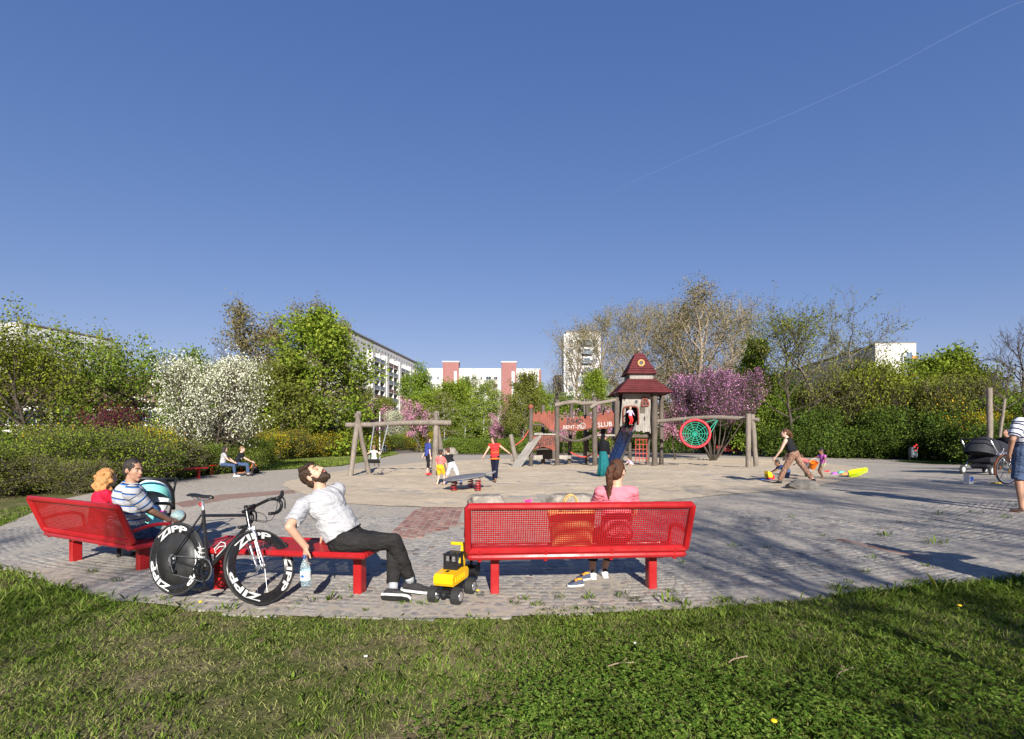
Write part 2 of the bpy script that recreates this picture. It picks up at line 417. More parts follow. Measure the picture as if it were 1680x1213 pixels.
# front edge: ragged where the grass creeps over the stones
edge = []
for i in range(len(fp) - 1):
    a, b = fp[i], fp[i + 1]; n = max(1, int(np.linalg.norm(b - a) / .22))
    for k in range(n):
        p = a + (b - a) * k / n; edge.append(p + V(0, 1) * (.05 * noise.noise(Vector((p[0] * 1.1, 3, 0))) + .05 * noise.noise(Vector((p[0] * 4.3, 7, 0)))))
edge.append(fp[-1])
PLAZA = np.concatenate([np.array(edge), pxpoly(BACK)])
pavement = sheet('pavement', PLAZA, 0, .9, pave_mat())
SANDP = [(462, 797), (480, 805), (510, 815), (560, 826), (640, 831), (700, 833), (800, 834), (900, 831), (1000, 828), (1100, 822), (1180, 813), (1290, 805), (1335, 799), (1400, 786), (1428, 776), (1420, 769), (1390, 764), (1330, 758), (1250, 753), (1100, 750), (960, 750), (800, 754), (700, 758), (620, 766), (560, 773), (500, 783), (470, 791)]
SAND = pxpoly(SANDP)
def sand_bump(xy, pl):
    d = np.full(len(xy), 9.)
    for a in pl[::2]: d = np.minimum(d, np.hypot(xy[:, 0] - a[0], xy[:, 1] - a[1]))
    k = sst(d / 1.4); z = np.zeros(len(xy))
    for i, (x, y) in enumerate(xy):
        z[i] = .04 * noise.noise(Vector((x * .5, y * .5, 0))) + .045 * noise.noise(Vector((x * 1.9, y * 1.9, 4))) + .04 * noise.noise(Vector((x * 4.5, y * 4.5, 9)))
    return .012 + k * (z + .01)
sand = sheet('sand', SAND, 0, .26, sand_mat('play_sand', (.40, .325, .235), (.52, .43, .315)), bumpf=sand_bump)
# sand ridge banked up round the rim
asph = sand_mat('path_tar', (.13, .105, .095), (.20, .165, .15), 12, .004)
path = sheet('path', pxpoly([(735, 741.5), (1000, 741), (1240, 741.5), (1480, 748), (1700, 755), (1700, 759), (1480, 752), (1240, 746.5), (1000, 746.5), (730, 747), (690, 743), (655, 744.6), (641, 738.3), (690, 738.3)]), .006, 2.5, asph)
lawnm = sand_mat('lawn_turf', (.03, .055, .008), (.09, .125, .025), 8, .03)
sheet('lawn', pxpoly([(1465, 757), (1500, 753.5), (1560, 754), (1600, 757), (1600, 763), (1530, 762)]), .012, .8, lawnm)
sheet('lawn', pxpoly([(300, 784), (345, 777.5), (430, 772), (560, 764), (600, 756.5), (655, 744.3), (638, 738.6), (560, 741), (440, 745), (330, 760)]), .010, 1.5, lawnm)
sheet('path', pxpoly([(420, 753.6), (520, 751.2), (600, 749.5), (600, 750.7), (520, 753), (420, 756)]), .016, 1.5, asph)
# ---- cobblestones: rows on arcs round the sandpit
STM, STA = stone_mat('granite_sett', False), stone_mat('granite_setts', True)
CC = V(.6, 19.)
def sett(w, l, seed):
    r = np.random.default_rng(seed); c = np.array([(-w / 2, -l / 2), (w / 2, -l / 2), (w / 2, l / 2), (-w / 2, l / 2)]) * (1 + r.normal(0, .11, (4, 2)))
    # eight-sided outline, cut corners, domed top
    out = []
    for i in range(4):
        a, b, p = c[i - 1], c[(i + 1) % 4], c[i]; k = .14 + .12 * r.random()
        out += [p + (a - p) * k, p + (b - p) * k]
    out = np.array(out) * (1 + r.normal(0, .035, (8, 1))); return out
def sett_mesh(out, h):
    n = len(out); vs = [(x, y, -.03) for x, y in out] + [(x * .96, y * .96, h * .5) for x, y in out] + [(x * .74, y * .74, h) for x, y in out]
    fs = [(i, (i + 1) % n, n + (i + 1) % n, n + i) for i in range(n)] + [(n + i, n + (i + 1) % n, 2 * n + (i + 1) % n, 2 * n + i) for i in range(n)] + [tuple(range(2 * n, 3 * n))]
    return vs, fs
sv = [sett(.105, .09, i) for i in range(14)]
sm = []
for o_ in sv:
    mb = MB(); mb.add(*sett_mesh(o_, .0075)); sm.append(mb.mesh('cobblestone', STM, 40))
stones = []
BRICKP = pxpoly([(640, 880), (688, 833.5), (756, 833.5), (756, 862), (672, 886)])
BAND_L = pxpoly([(285, 826), (360, 812), (480, 804), (486, 809), (380, 819), (300, 833)])
BAND_R = pxpoly([(1368, 886), (1378, 883), (1530, 915), (1518, 921)])
rad = 7.9
while rad < 15.6:
    rh = rng.uniform(.078, .108); a = rng.random() * .01
    while a < 2 * math.pi:
        w = rng.uniform(.068, .125); am = a + w / 2 / rad; a += w / rad
        rr = rad + .05 * noise.noise(Vector((am * rad * .45, rad * .3, 1))) + rng.normal(0, .004)
        x = CC[0] + rr * math.sin(am); y = CC[1] - rr * math.cos(am)
        if not (3.9 < y < 9.6) or abs(x) > y * 1.08 + .4: continue
        stones.append((x, y, am, w / .105, rh / .09))
    rad += rh
stones = np.array(stones)
ok = poly_in(PLAZA, stones[:, 0], stones[:, 1] - .02) & ~poly_in(BRICKP, stones[:, 0], stones[:, 1]) & ~poly_in(SAND, stones[:, 0], stones[:, 1]) & ~poly_in(BAND_R, stones[:, 0], stones[:, 1])
stones = stones[ok]; stones = stones[np.argsort(np.hypot(stones[:, 0] * .55, stones[:, 1]))]
EDGE_ = np.array(edge); VV = []; FF = []; AA = []; off = 0
for i, (x, y, a, wx_, wy_) in enumerate(stones):
    nz = noise.noise(Vector((x * .8, y * .8, 2))) + .5 * noise.noise(Vector((x * 3.1, y * 3.1, 5)))
    ed = np.min(np.hypot(EDGE_[:, 0] - x, EDGE_[:, 1] - y)) if y < 8 else 9
    z = G(x, y) - .010 * (1 - float(sst((ed - .03) / (.30 + .25 * nz)))) - .0042 - .0048 * max(-.5, nz) + rng.normal(0, .0012)
    ro = a + rng.normal(0, .12); jx, jy = rng.normal(0, .004, 2); s = (wx_ * rng.uniform(.9, 1.0), wy_ * rng.uniform(.88, 1.0), 1)
    if i < 300:
        inst('cobblestone', sm[rng.integers(14)], pavement, (x + jx, y + jy, z), (rng.normal(0, .022), rng.normal(0, .022), ro), s)
    else:
        vs, fs = sett_mesh(sv[rng.integers(14)], .0075); vs = np.array(vs) * s
        c, s_ = math.cos(ro), math.sin(ro); tz = vs[:, 0] * rng.normal(0, .022) + vs[:, 1] * rng.normal(0, .022)
        VV.append(np.column_stack([vs[:, 0] * c - vs[:, 1] * s_ + x + jx, vs[:, 0] * s_ + vs[:, 1] * c + y + jy, vs[:, 2] + z + tz]))
        FF += [tuple(q + off for q in f) for f in fs]; off += len(vs); AA.append(np.full(len(vs), rng.random()))
me = bpy.data.meshes.new('cobblestones'); me.from_pydata(np.concatenate(VV).tolist(), [], FF); me.materials.append(STA)
a_ = me.attributes.new('v', 'FLOAT', 'POINT'); a_.data.foreach_set('value', np.concatenate(AA).astype(np.float32))
me.polygons.foreach_set('use_smooth', [True] * len(me.polygons)); me.update(); me.set_sharp_from_angle(angle=R_(40))
o = inst('cobblestones', me, pavement); o['kind'] = 'stuff'
# ---- clinker bricks of the radial path and the ring band
def brick_mat():
    m, t, N, L = nt('clinker'); b = N['Principled BSDF']; geo = N.new('ShaderNodeNewGeometry').outputs['Position']
    c = ramp(t, N.new('ShaderNodeObjectInfo').outputs['Random'], [(0, (.16, .075, .06)), (.5, (.235, .115, .09)), (1, (.27, .16, .125))])
    f = noise_n(t, 5, 6, .7, geo); c = mixc(t, ramp(t, f, [(.5, g(0)), (.72, g(.8))]), c, (.33, .27, .21))
    L.new(c, b.inputs['Base Color']); b.inputs['Roughness'].default_value = .85; L.new(bump(t, noise_n(t, 50, 4, .6, geo), .3), b.inputs['Normal']); return m
mb = MB(); mb.box((0, 0, 0), (.232, .107, .05), bev=.006); bme = mb.mesh('brick', brick_mat())
def brick_field(poly, ang, dx=.24, dy=.115, root=None, lim=999):
    c = poly.mean(0); u = V(math.cos(ang), math.sin(ang)); v = V(-u[1], u[0]); n = 0
    for j in range(-40, 41):
        for i in range(-30, 31):
            p = c + u * (i + (.5 if j % 2 else 0)) * dx + v * j * dy
            if poly_in(poly, p[0], p[1]) and n < lim:
                inst('brick', bme, root, (p[0], p[1], G(*p) - .017 + rng.normal(0, .0015)), (rng.normal(0, .012), rng.normal(0, .012), ang + rng.normal(0, .01))); n += 1
brickpath = sheet('brick_path', BRICKP, .004, .6, sand_mat('joint_sand', (.27, .235, .19), (.38, .33, .27)))
brick_field(BRICKP, math.atan2(*(P(688, 834) - P(650, 872))[:2][::-1]), root=brickpath)
bandr = sheet('brick_band', BAND_R, .004, .6, MATS.setdefault('js', sand_mat('joint_sand2', (.27, .235, .19), (.38, .33, .27))))
brick_field(BAND_R, math.atan2(*(P(1525, 918) - P(1372, 884))[:2][::-1]), root=bandr)
bandl = sheet('brick_band', BAND_L, .004, .6, sand_mat('old_clinker', (.20, .125, .10), (.29, .21, .17), 7, .006))
# ------------------------------------------------------------- buildings
WALLW = mat('render_white', (.45, .44, .425), .8, .05, .35, .05, 20)
WALLG = mat('render_pale_grey', (.46, .475, .49), .8, .05, .35)
WALLY = mat('render_yellow_green', (.45, .45, .29), .8, .05, .35)
WALLP = mat('render_pink', (.225, .098, .09), .8, .07, .35)
CONC = mat('panel_concrete', (.42, .41, .39), .85, .12, 1.2)
ORANGE = mat('orange_panel', (.62, .16, .03), .6, .1, 2)
BALC = mat('balcony_grey_blue', (.13, .155, .185), .7, .12, 2)
ROOFT = mat('roof_felt', (.16, .14, .13), .85, .15, 2)
ROOFB = mat('roof_tile_brown', (.13, .085, .065), .8, .2, 3)
def glass_mat(name, c):
    m, t, N, L = nt(name); b = N['Principled BSDF']
    f = N.new('ShaderNodeObjectInfo').outputs['Random']
    L.new(ramp(t, f, [(0, [x * .4 for x in c]), (.6, c), (1, [min(1, x * 3.2) for x in c])]), b.inputs['Base Color'])
    b.inputs['Roughness'].default_value = .12; b.inputs['Specular IOR Level'].default_value = .6; return m
GLASS = glass_mat('window_glass', (.035, .05, .07))
GLASSR = glass_mat('window_glass_red', (.20, .035, .03))
def win_meshes(w, h, key, frame=WHITEP, glass=GLASS):
    a = MB(); t = .09
    a.box((-w / 2 + t / 2, -.02, 0), (t, .10, h)); a.box((w / 2 - t / 2, -.02, 0), (t, .10, h)); a.box((0, -.021, h / 2 - t / 2), (w - 2 * t, .10, t)); a.box((0, -.021, -h / 2 + t / 2), (w - 2 * t, .10, t)); a.box((0, -.018, 0), (t * .7, .08, h - 2 * t))
    b = MB(); b.box((0, .012, 0), (w - 2 * t + .02, .05, h - 2 * t + .02))
    c = MB(); c.box((0, -.09, -h / 2 - .05), (w + .16, .2, .06))
    return a.mesh(key + '_frame', frame), b.mesh(key + '_pane', glass), c.mesh(key + '_sill', CONC)
W1 = win_meshes(1.5, 1.4, 'w1'); W2 = win_meshes(2.1, 1.45, 'w2'); W3 = win_meshes(.8, 1.4, 'w3'); W1R = win_meshes(1.5, 1.4, 'w1r', WHITEP, GLASSR)
def window(parent, wm, x, y, z, rz=0):
    o = inst('window', wm[0], parent, (x, y, z), (0, 0, rz)); inst('pane', wm[1], o); inst('sill', wm[2], o); return o
def bld(px, d, z, ang, label, name='apartment_block'):
    return empty(name, ((px - 840) / 800 * d, d, z), ang, label, 'building')
# left block: sunlit gable end, long shaded front
b = bld(8, 128, .3, 0, 'long apartment block at the far left with a bright sunlit gable')
L1 = V(-140 - 0, 0) ; gx0 = (0 - 840) / 800 * 128; b.location = (gx0 + 5.2, 128, .2)
dirv = V((186 - 840) / 800 * 150 - (gx0 + 5.2), 150 - 128.0); an = math.atan2(dirv[1], dirv[0]); Ln = float(np.linalg.norm(dirv)); b.rotation_euler[2] = an
mb = MB(); mb.box((Ln / 2, 6, 16.2), (Ln, 12, 32.4)); mb.build('wall', WALLG, b)
mb = MB(); mb.box((-.15, 6, 16.35), (.3, 12.1, 32.7)); mb.box((.6, -.12, 16.3), (1.2, .24, 32.6)); mb.build('gable_wall', WALLW, b)
mb = MB(); mb.box((Ln / 2, 5.9, 32.6), (Ln + .5, 12.4, .35)); mb.build('roof', ROOFT, b)
for f in range(3):
    for i in range(14):
        window(b, W1 if i % 3 else W2, 3.4 + i * 3.55, -.03, 29.4 - f * 2.85)
# eleven storeys with loggia stacks
dA, dB = 130., 190.; xA, zt = (562 - 840) / 800 * dA, CAMH + (725 - 539) / 800 * dA
xB = (684 - 840) / 800 * dB; dirv = V(xB - xA, dB - dA); an = math.atan2(dirv[1], dirv[0]); Ln = float(np.linalg.norm(dirv))
b = empty('apartment_block', (xA, dA, .3), an, 'eleven storey white slab block with stacks of dark loggias receding to the right', 'building')
mb = MB(); mb.box((Ln / 2, 5.5, zt / 2), (Ln, 11, zt)); mb.build('wall', WALLW, b)
mb = MB(); mb.box((6.2, -.06, 12.), (12.2, .12, 18.)); mb.build('green_panel', WALLY, b)
mb = MB(); mb.box((Ln / 2, 5.5, zt + .2), (Ln + .6, 11.6, .4)); mb.build('roof', ROOFT, b)
am = MB(); am.tube((0, 0, 0), (0, 0, 3.2), .05, .03, 5); am.box((0, 0, 2.6), (.9, .04, .04)); am = am.mesh('antenna', STEEL)
for x in (6, 17, 24, 31, 40, 47, 55): inst('antenna', am, b, (x, 4, zt + .4))
vm = MB(); vm.box((0, 0, 0), (.5, .1, .5)); vm = vm.mesh('vent_opening', GLASS)
for k in range(24): inst('vent_opening', vm, b, (1.6 + k * 2.5, -.03, zt - 1.7))
nst = 10; sh = (zt - 3.2) / nst * .985
fl = MB(); fl.box((0, 0, 0), (7.9, 1.5, .16)); flm = fl.mesh('balcony_floor', CONC)
rl = MB(); rl.box((0, -.7, .55), (7.8, .07, 1.0)); rl.box((0, -.74, 1.1), (7.9, .1, .07)); rlm = [rl.mesh('balcony', m_) for m_ in (BALC, mat('balcony_brown', (.13, .07, .06), .7, .1), BALC)]
fnm = MB(); fnm.box((0, 0, 0), (1.7, 1.7, zt - 3.2)); fnm = fnm.mesh('stair_shaft', WALLW); fim = MB(); fim.box((0, 0, 0), (.16, 1.45, zt - 3.3)); fim = fim.mesh('fin', WALLW)
dkm = MB(); dkm.box((0, 0, 0), (7.9, .14, zt - 3.4)); dkm = dkm.mesh('loggia_back', mat('loggia_shade', (.13, .125, .125), .8, .1))  # dark colour paints in the shade deep inside the loggias
for k, x in enumerate((21.0, 32.2, 43.4, 54.6)):
    inst('stair_shaft', fnm, b, (x - 4.9, -.86, (zt - 3.2) / 2)); inst('fin', fim, b, (x, -.95, (zt - 3.2) / 2)); inst('fin', fim, b, (x + 4.0, -.95, (zt - 3.2) / 2))
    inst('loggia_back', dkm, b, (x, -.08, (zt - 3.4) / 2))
    for f in range(nst):
        z = f * sh + .3
        inst('balcony_floor', flm, b, (x, -.9, z)); inst('balcony', rlm[(f * 2 + k) % 3 if (f + k) % 4 else 0], b, (x, -.9, z + .1))
        window(b, W2, x - 1.5, -.19, z + 1.75); window(b, W1, x + 1.6, -.19, z + 1.75)
for f in range(nst):
    for x in (2.6, 6.0, 9.6, 12.6): window(b, W1 if x > 4 else W3, x, -.16, f * sh + 1.9)
# pink and white block in the middle
dA = 186.; x0 = (700 - 840) / 800 * dA; x1 = (886 - 840) / 800 * dA; zt = CAMH + (725 - 607) / 800 * dA
b = empty('apartment_block', (x0, dA, .3), R_(1.5), 'white nine storey block with two brick-pink stair towers in the middle distance', 'building')
Ln = x1 - x0; mb = MB(); mb.box((Ln / 2, 6, zt / 2), (Ln, 12, zt)); mb.build('wall', WALLW, b)
mb = MB(); mb.box((Ln + .1, 6, zt / 2), (.9, 12.1, zt + .02)); mb.build('gable_wall', WALLP, b)
mb = MB(); mb.box((Ln / 2, 6, zt + .15), (Ln + .3, 12.3, .3)); mb.build('roof', WALLG, b)
for pa, pb_ in ((727, 753), (823, 847)):
    xa, xb = (pa - 700) / 800 * dA, (pb_ - 700) / 800 * dA
    mb = MB(); mb.box(((xa + xb) / 2, 1, zt / 2 + 1.2), (xb - xa, 5, zt + 2.4)); o = mb.build('stair_tower', WALLP, b)
    mb = MB(); mb.box(((xa + xb) / 2, 1, zt + 2.6), (xb - xa + .4, 5.4, .45)); mb.build('tower_roof', WALLW, o)
    mb = MB(); mb.box((xb - 1.25, -1.56, zt / 2), (1.0, .14, zt - 2)); mb.build('glazing_strip', mat('strip_glass', (.5, .53, .55), .3, .1), o)
for f in range(7):
    for i in range(15):
        x = 1.6 + i * 2.75
        if any((pa - 700) / 800 * dA - 1.1 < x < (pb_ - 700) / 800 * dA + 1.1 for pa, pb_ in ((727, 753), (823, 847))): continue
        window(b, (W1, W3, W2)[i % 3], x, -.04, zt - 3.4 - f * 2.85)
# point tower behind the bare trees
dA = 150.; x0 = (929 - 840) / 800 * dA; x1 = (986 - 840) / 800 * dA; zt = CAMH + (725 - 547) / 800 * dA
b = empty('tower_block', (x0, dA, .3), 0, 'tall white tower block half hidden by the bare trees behind the castle', 'building')
Ln = x1 - x0; mb = MB(); mb.box((Ln / 2, 7, zt / 2), (Ln, 14, zt)); mb.build('wall', WALLW, b)
mb = MB(); mb.box((-.35, 3, zt / 2 - .2), (.7, 5, zt - .4)); mb.build('side_wall', WALLG, b)
mb = MB(); mb.box((Ln / 2, 7, zt + .2), (Ln + .3, 14.3, .4)); mb.build('roof', ROOFT, b)
for f in range(11):
    for x in (1.4, 3.9, 8.9): window(b, W1, x, -.04, zt - 3.0 - f * 2.85)
    bb = inst('balcony', rlm[0], b, (6.4, -.5, zt - 4.1 - f * 2.85), (0, 0, 0), (.42, .8, 1)); window(b, W2, 6.4, -.04, zt - 2.9 - f * 2.85)
# white block with balconies left of it
dA = 170.; x0 = (911 - 840) / 800 * dA; zt = CAMH + (725 - 619) / 800 * dA
b = empty('apartment_block', (x0, dA, .3), 0, 'narrow white block with orange awning balconies left of the tower block', 'building')
mb = MB(); mb.box((3, 5, zt / 2), (6, 10, zt)); mb.build('wall', WALLW, b)
mb = MB(); mb.box((3, 5, zt + .2), (6.2, 10.2, .4)); mb.build('roof', ROOFT, b)
for f in range(5):
    inst('balcony', rlm[2], b, (2.8, -.5, zt - 4.6 - f * 2.85), (0, 0, 0), (.75, .8, 1))
    for x in (1.2, 2.8, 4.4): window(b, W3, x, -.04, zt - 2.2 - f * 2.85)
mb = MB(); mb.box((2.8, -.7, zt - 3.9), (4.6, 1.3, .3)); mb.build('awning', ORANGE, b)
# right block: gable in the sun, long front in shade
dA = 160.; x0 = (1436 - 840) / 800 * dA; x1 = (1503 - 840) / 800 * dA; zt = CAMH + (725 - 565) / 800 * dA
b = empty('apartment_block', (x0, dA, .3), R_(0), 'white block at the right whose sunlit end has balconies with orange fronts', 'building')
Ln = x1 - x0; mb = MB(); mb.box((Ln / 2, .6, zt / 2), (Ln, 1.2, zt)); mb.build('gable_wall', WALLW, b)
mb = MB(); mb.box((Ln / 2, .6, zt + .15), (Ln + .2, 1.4, .3)); mb.build('roof', ROOFT, b)
mb = MB(); mb.box((Ln * .66, -.35, zt / 2 - 1.6), (.5, .7, zt - 3.2)); mb.build('fin_wall', WALLG, b)
for f in range(8):
    window(b, W2, Ln * .83, -.04, zt - 3.6 - f * 2.85); inst('balcony', rlm[2], b, (Ln * .84, -.5, zt - 5.4 - f * 2.85), (0, 0, 0), (.62, .8, 1))
    mb = MB(); mb.box((Ln * .9, -1.12, zt - 4.75 - f * 2.85), (1.6, .05, .8)); mb.build('balcony_panel', ORANGE if f % 2 == 0 else BALC, b)
xe, ye = (1170 - 840) / 800 * 330, 330.; dv = V(xe - x0, ye - dA - 1.2); Lw = float(np.linalg.norm(dv)); an = math.atan2(-dv[1], -dv[0])
o = empty('apartment_block', (xe, ye, .3), an, 'long shaded apartment front running back from the white gable at the right', 'building')
mb = MB(); mb.box((Lw / 2, 5, zt / 2 - .5), (Lw - .4, 9.8, zt - 1)); mb.build('wall', WALLG, o)
mb = MB(); mb.box((Lw / 2, 5, zt - .3), (Lw - .2, 10.1, .4)); mb.build('roof', ROOFT, o)
for f in range(6):
    for i in range(24): window(o, W1R if (i + f) % 3 else W2, Lw - 4 - i * 4.6, -.04, zt - 3.9 - f * 2.85)
# low kindergarten under the trees at the left
b = empty('kindergarten', ((-30 - 840) / 800 * 44, 44, .1), R_(7), 'low pale building with a brown roof behind the trees at the left', 'building')
mb = MB(); mb.box((10.6, 5, 2.6), (21.2, 10, 5.2)); mb.build('wall', mat('render_cream', (.50, .48, .43), .85, .06, .4), b)
mb = MB(); mb.prism([(-.8, 5.2), (22, 5.2), (20.0, 7.4), (1.2, 7.4)], 11.6, off=(0, -.8, 0)); mb.build('roof', ROOFB, b)
mb = MB(); mb.box((10.6, -.86, 5.13), (22.6, .1, .2)); mb.build('fascia', ROOFB, b)
for i in range(9): window(b, W2, 2.2 + i * 2.3, -.04, 3.6); window(b, W2, 2.2 + i * 2.3, -.04, 1.3)
# ------------------------------------------------------------- grass, weeds
gr = np.random.default_rng(5)
def fbm(x, y, s, o=0):
    return np.array([noise.fractal(Vector((a * s, b * s, o)), 1., 2., 3) for a, b in zip(x, y)])
def grass_blades(n, x0, x1, y0, y1, h, w, keep, name, m, lean=.5, label=None):
    x = gr.uniform(x0, x1, n); y = gr.uniform(y0, y1, n)
    ok = (np.abs(x) < y * 1.12 + .3); x, y = x[ok], y[ok]
    k = keep(x, y); x, y = x[k], y[k]; n = len(x); z = gz(x, y) - .018
    a = gr.uniform(0, 2 * np.pi, n); H = h * gr.lognormal(0, .4, n); wd = w * gr.uniform(.6, 1.4, n)
    ln = H * gr.normal(lean, .3, n).clip(.05, 1.4); b = gr.uniform(0, 2 * np.pi, n)
    s = np.stack([np.cos(a) * wd / 2, np.sin(a) * wd / 2, 0 * a], 1); B = np.stack([x, y, z], 1)
    mid = B + np.stack([np.cos(b) * ln * .35, np.sin(b) * ln * .35, H * .62], 1); tip = B + np.stack([np.cos(b) * ln, np.sin(b) * ln, H], 1)
    Q = np.stack([B - s, B + s, mid + s * .75, tip, mid - s * .75], 1)
    return Q, gr.random(n)
def seg_noise(cell, seed):
    r = np.random.default_rng(seed).random((200, 200))
    def f(x, y):
        u = (x / cell + 100) % 199; v = (y / cell + 100) % 199; i = u.astype(int); j = v.astype(int); fu = sst(u - i); fv = sst(v - j)
        return (r[i, j] * (1 - fu) + r[i + 1, j] * fu) * (1 - fv) + (r[i, j + 1] * (1 - fu) + r[i + 1, j + 1] * fu) * fv
    return f
n1, n2, n3 = seg_noise(.9, 1), seg_noise(.28, 2), seg_noise(.09, 3)
def lush(x, y):
    """how green the turf is: bare and thin to the left of the middle, thick to the right"""
    return .24 + .42 * sst((x + .3) / 2.2) + .22 * sst((-x - 2.6) / 2) + .55 * (n1(x, y) - .5) + .5 * (n2(x, y) - .5)
def off_plaza(x, y): return ~poly_in(PLAZA, x, y - .01 - .42 * (n2(x, y) - .42).clip(0, 1) * n1(x * 2.3, y) - .05 * n3(x, y))
FOL_G = fol('grass_blade', (.058, .112, .014), (.145, .215, .033), (.30, .295, .11), .3, 3.)
Q1, a1 = grass_blades(330000, -7.5, 6.5, 1.9, 5.4, .026, .0055, lambda x, y: off_plaza(x, y) & (gr.random(len(x)) < lush(x, y) * 1.25), 'g', None, .9)
Q2, a2 = grass_blades(170000, -12, 14, 4.4, 12., .05, .011, lambda x, y: off_plaza(x, y) & (gr.random(len(x)) < lush(x, y) * 1.3), 'g', None, .7)
# dry straw lying about
Q3, a3 = grass_blades(55000, -5, 4.5, 1.9, 4.9, .016, .004, lambda x, y: off_plaza(x, y), 'g', None, 2.2); a3 = a3 * .25 + .8
me = quads_mesh('grass', np.concatenate([Q1, Q2, Q3]), FOL_G, np.concatenate([a1 * .85, a2 * .9, a3]), 5)
o = inst('grass', me); o['kind'] = 'stuff'
def leafs(P0, D, L, W_, up=.3):
    """elongated leaves: base point, unit direction, length, width"""
    s = np.cross(D, np.array([0, 0, 1.])); s /= np.linalg.norm(s, axis=1)[:, None] + 1e-9
    L = L[:, None]; W_ = W_[:, None]; u = np.array([0, 0, 1.])
    return np.stack([P0, P0 + D * L * .45 + s * W_ * .5 + u * L * up * .5, P0 + D * L + u * L * up * .35, P0 + D * L * .45 - s * W_ * .5 + u * L * up * .5], 1)
# flat broad-leaved weeds (plantain, dandelion)
cx = gr.uniform(-7, 6.5, 2600); cy = gr.uniform(1.9, 6.5, 2600)
k = off_plaza(cx, cy) & (np.abs(cx) < cy * 1.1 + .3) & (gr.random(2600) < .25 + .75 * lush(cx, cy)); cx, cy = cx[k], cy[k]
nl = 8; x = np.repeat(cx, nl); y = np.repeat(cy, nl); a = gr.uniform(0, 6.3, len(x)); size = np.repeat(gr.lognormal(0, .35, len(cx)).clip(.4, 1.8), nl)
D = np.stack([np.cos(a), np.sin(a), gr.uniform(.1, .8, len(x))], 1)
Qw = leafs(np.stack([x, y, gz(x, y) - .015], 1), D, .030 * size * gr.uniform(.6, 1.3, len(x)), .011 * size * gr.uniform(.7, 1.3, len(x)))
me = quads_mesh('weeds', Qw, fol('weed_leaf', (.055, .10, .013), (.13, .20, .026), (.19, .24, .05), .25, 2.), gr.random(len(Qw)))
o = inst('weeds', me); o['kind'] = 'stuff'
# clover carpet, lower middle to right
cx = gr.uniform(-.9, 4.2, 16000); cy = gr.uniform(1.9, 3.9, 16000)
dens_ = sst(1.25 - np.hypot((cx - .75) / 1.25, (cy - 2.45) / .95)) * 1.3 + .5 * sst((n1(cx, cy) - .45) * 4) * sst((cx + .2) / 1.2)
k = (gr.random(16000) < dens_) & off_plaza(cx, cy); cx, cy = cx[k], cy[k]
x = np.repeat(cx, 3); y = np.repeat(cy, 3); hz = np.repeat(gr.uniform(.005, .07, len(cx)) * (.5 + n2(cx, cy)), 3)
a = np.repeat(gr.uniform(0, 6.3, len(cx)), 3) + np.tile([0, 2.09, 4.19], len(cx)); t = gr.uniform(-.25, .35, len(x))
D = np.stack([np.cos(a), np.sin(a), t], 1)
Qc = leafs(np.stack([x, y, gz(x, y) - .012 + hz], 1), D, gr.uniform(.013, .024, len(x)), gr.uniform(.012, .021, len(x)), .15)
me = quads_mesh('clover', Qc, fol('clover_leaf', (.046, .10, .014), (.12, .205, .027), (.22, .29, .06), .25, 3.), gr.random(len(Qc)))
o = inst('clover', me); o['kind'] = 'stuff'
# weeds in the joints of the paving
wx = []
wp = [(296, 915), (240, 920), (345, 925), (320, 960), (640, 928), (500, 990), (540, 985), (588, 872 + 95), (660, 990), (700, 992), (846, 992), (860, 984), (880, 994), (920, 982), (966, 983), (1020, 980), (1040, 985), (1075, 980), (1105, 972), (1110, 992), (1435, 917), (1538, 892), (1475, 858), (1600, 842), (1395, 958), (1205, 897), (1480, 978), (1300, 850), (1540, 845), (1520, 930), (1650, 850), (1420, 940), (150, 940), (190, 955), (270, 985), (380, 1000), (480, 1000), (600, 1003), (1000, 998), (1180, 990), (1240, 985), (1120, 925), (1260, 900), (1350, 880), (1450, 880)]
WB = []; WD = []; WL = []
for px, py in wp:
    q = P(px, py); sz = gr.uniform(.4, 1.2) * (2.0 if (px, py) in ((1435, 917), (1110, 992), (296, 915), (1538, 892)) else 1)
    for k in range(int(gr.integers(10, 26))):
        aa = gr.uniform(0, 6.3); WB.append(q + V(gr.normal(0, .045 * sz), gr.normal(0, .03 * sz), .002)); WD.append(V(math.cos(aa), math.sin(aa), gr.uniform(.2, 1.4))); WL.append(gr.uniform(.02, .06) * sz ** .7)
WB, WD, WL = np.array(WB), np.array(WD), np.array(WL)
me = quads_mesh('joint_weeds', leafs(WB, WD, WL, WL * .3), bpy.data.materials['weed_leaf'], gr.random(len(WB)))
o = inst('joint_weeds', me); o['kind'] = 'stuff'
# lawn far left with daisies
nn = 60000
x = gr.uniform(-26, -4, nn); y = gr.uniform(15, 75, nn); LP = pxpoly([(250, 791), (300, 787), (345, 778.5), (430, 772.5), (560, 764.5), (600, 757), (655, 744.8), (638, 738.6), (560, 741), (440, 745), (330, 758), (230, 775)])
k = poly_in(LP, x, y); x, y = x[k], y[k]; n = len(x); a = gr.uniform(0, 6.3, n); b = gr.uniform(0, 6.3, n)
B = np.stack([x, y, gz(x, y)], 1); s = np.stack([np.cos(a), np.sin(a), 0 * a], 1) * .02; H = gr.uniform(.05, .13, n)[:, None]
T = B + np.stack([np.cos(b) * .03, np.sin(b) * .03, 0 * b], 1) + H * V(0, 0, 1)
me = quads_mesh('meadow_grass', np.stack([B - s, B + s, T], 1), fol('meadow_blade', (.10, .145, .018), (.165, .215, .03), (.23, .25, .06), .3, .7), gr.random(n), 3)
o = inst('meadow_grass', me); o['kind'] = 'stuff'
k = gr.random(n) < .10 * sst((y - 26) / 12) + .01
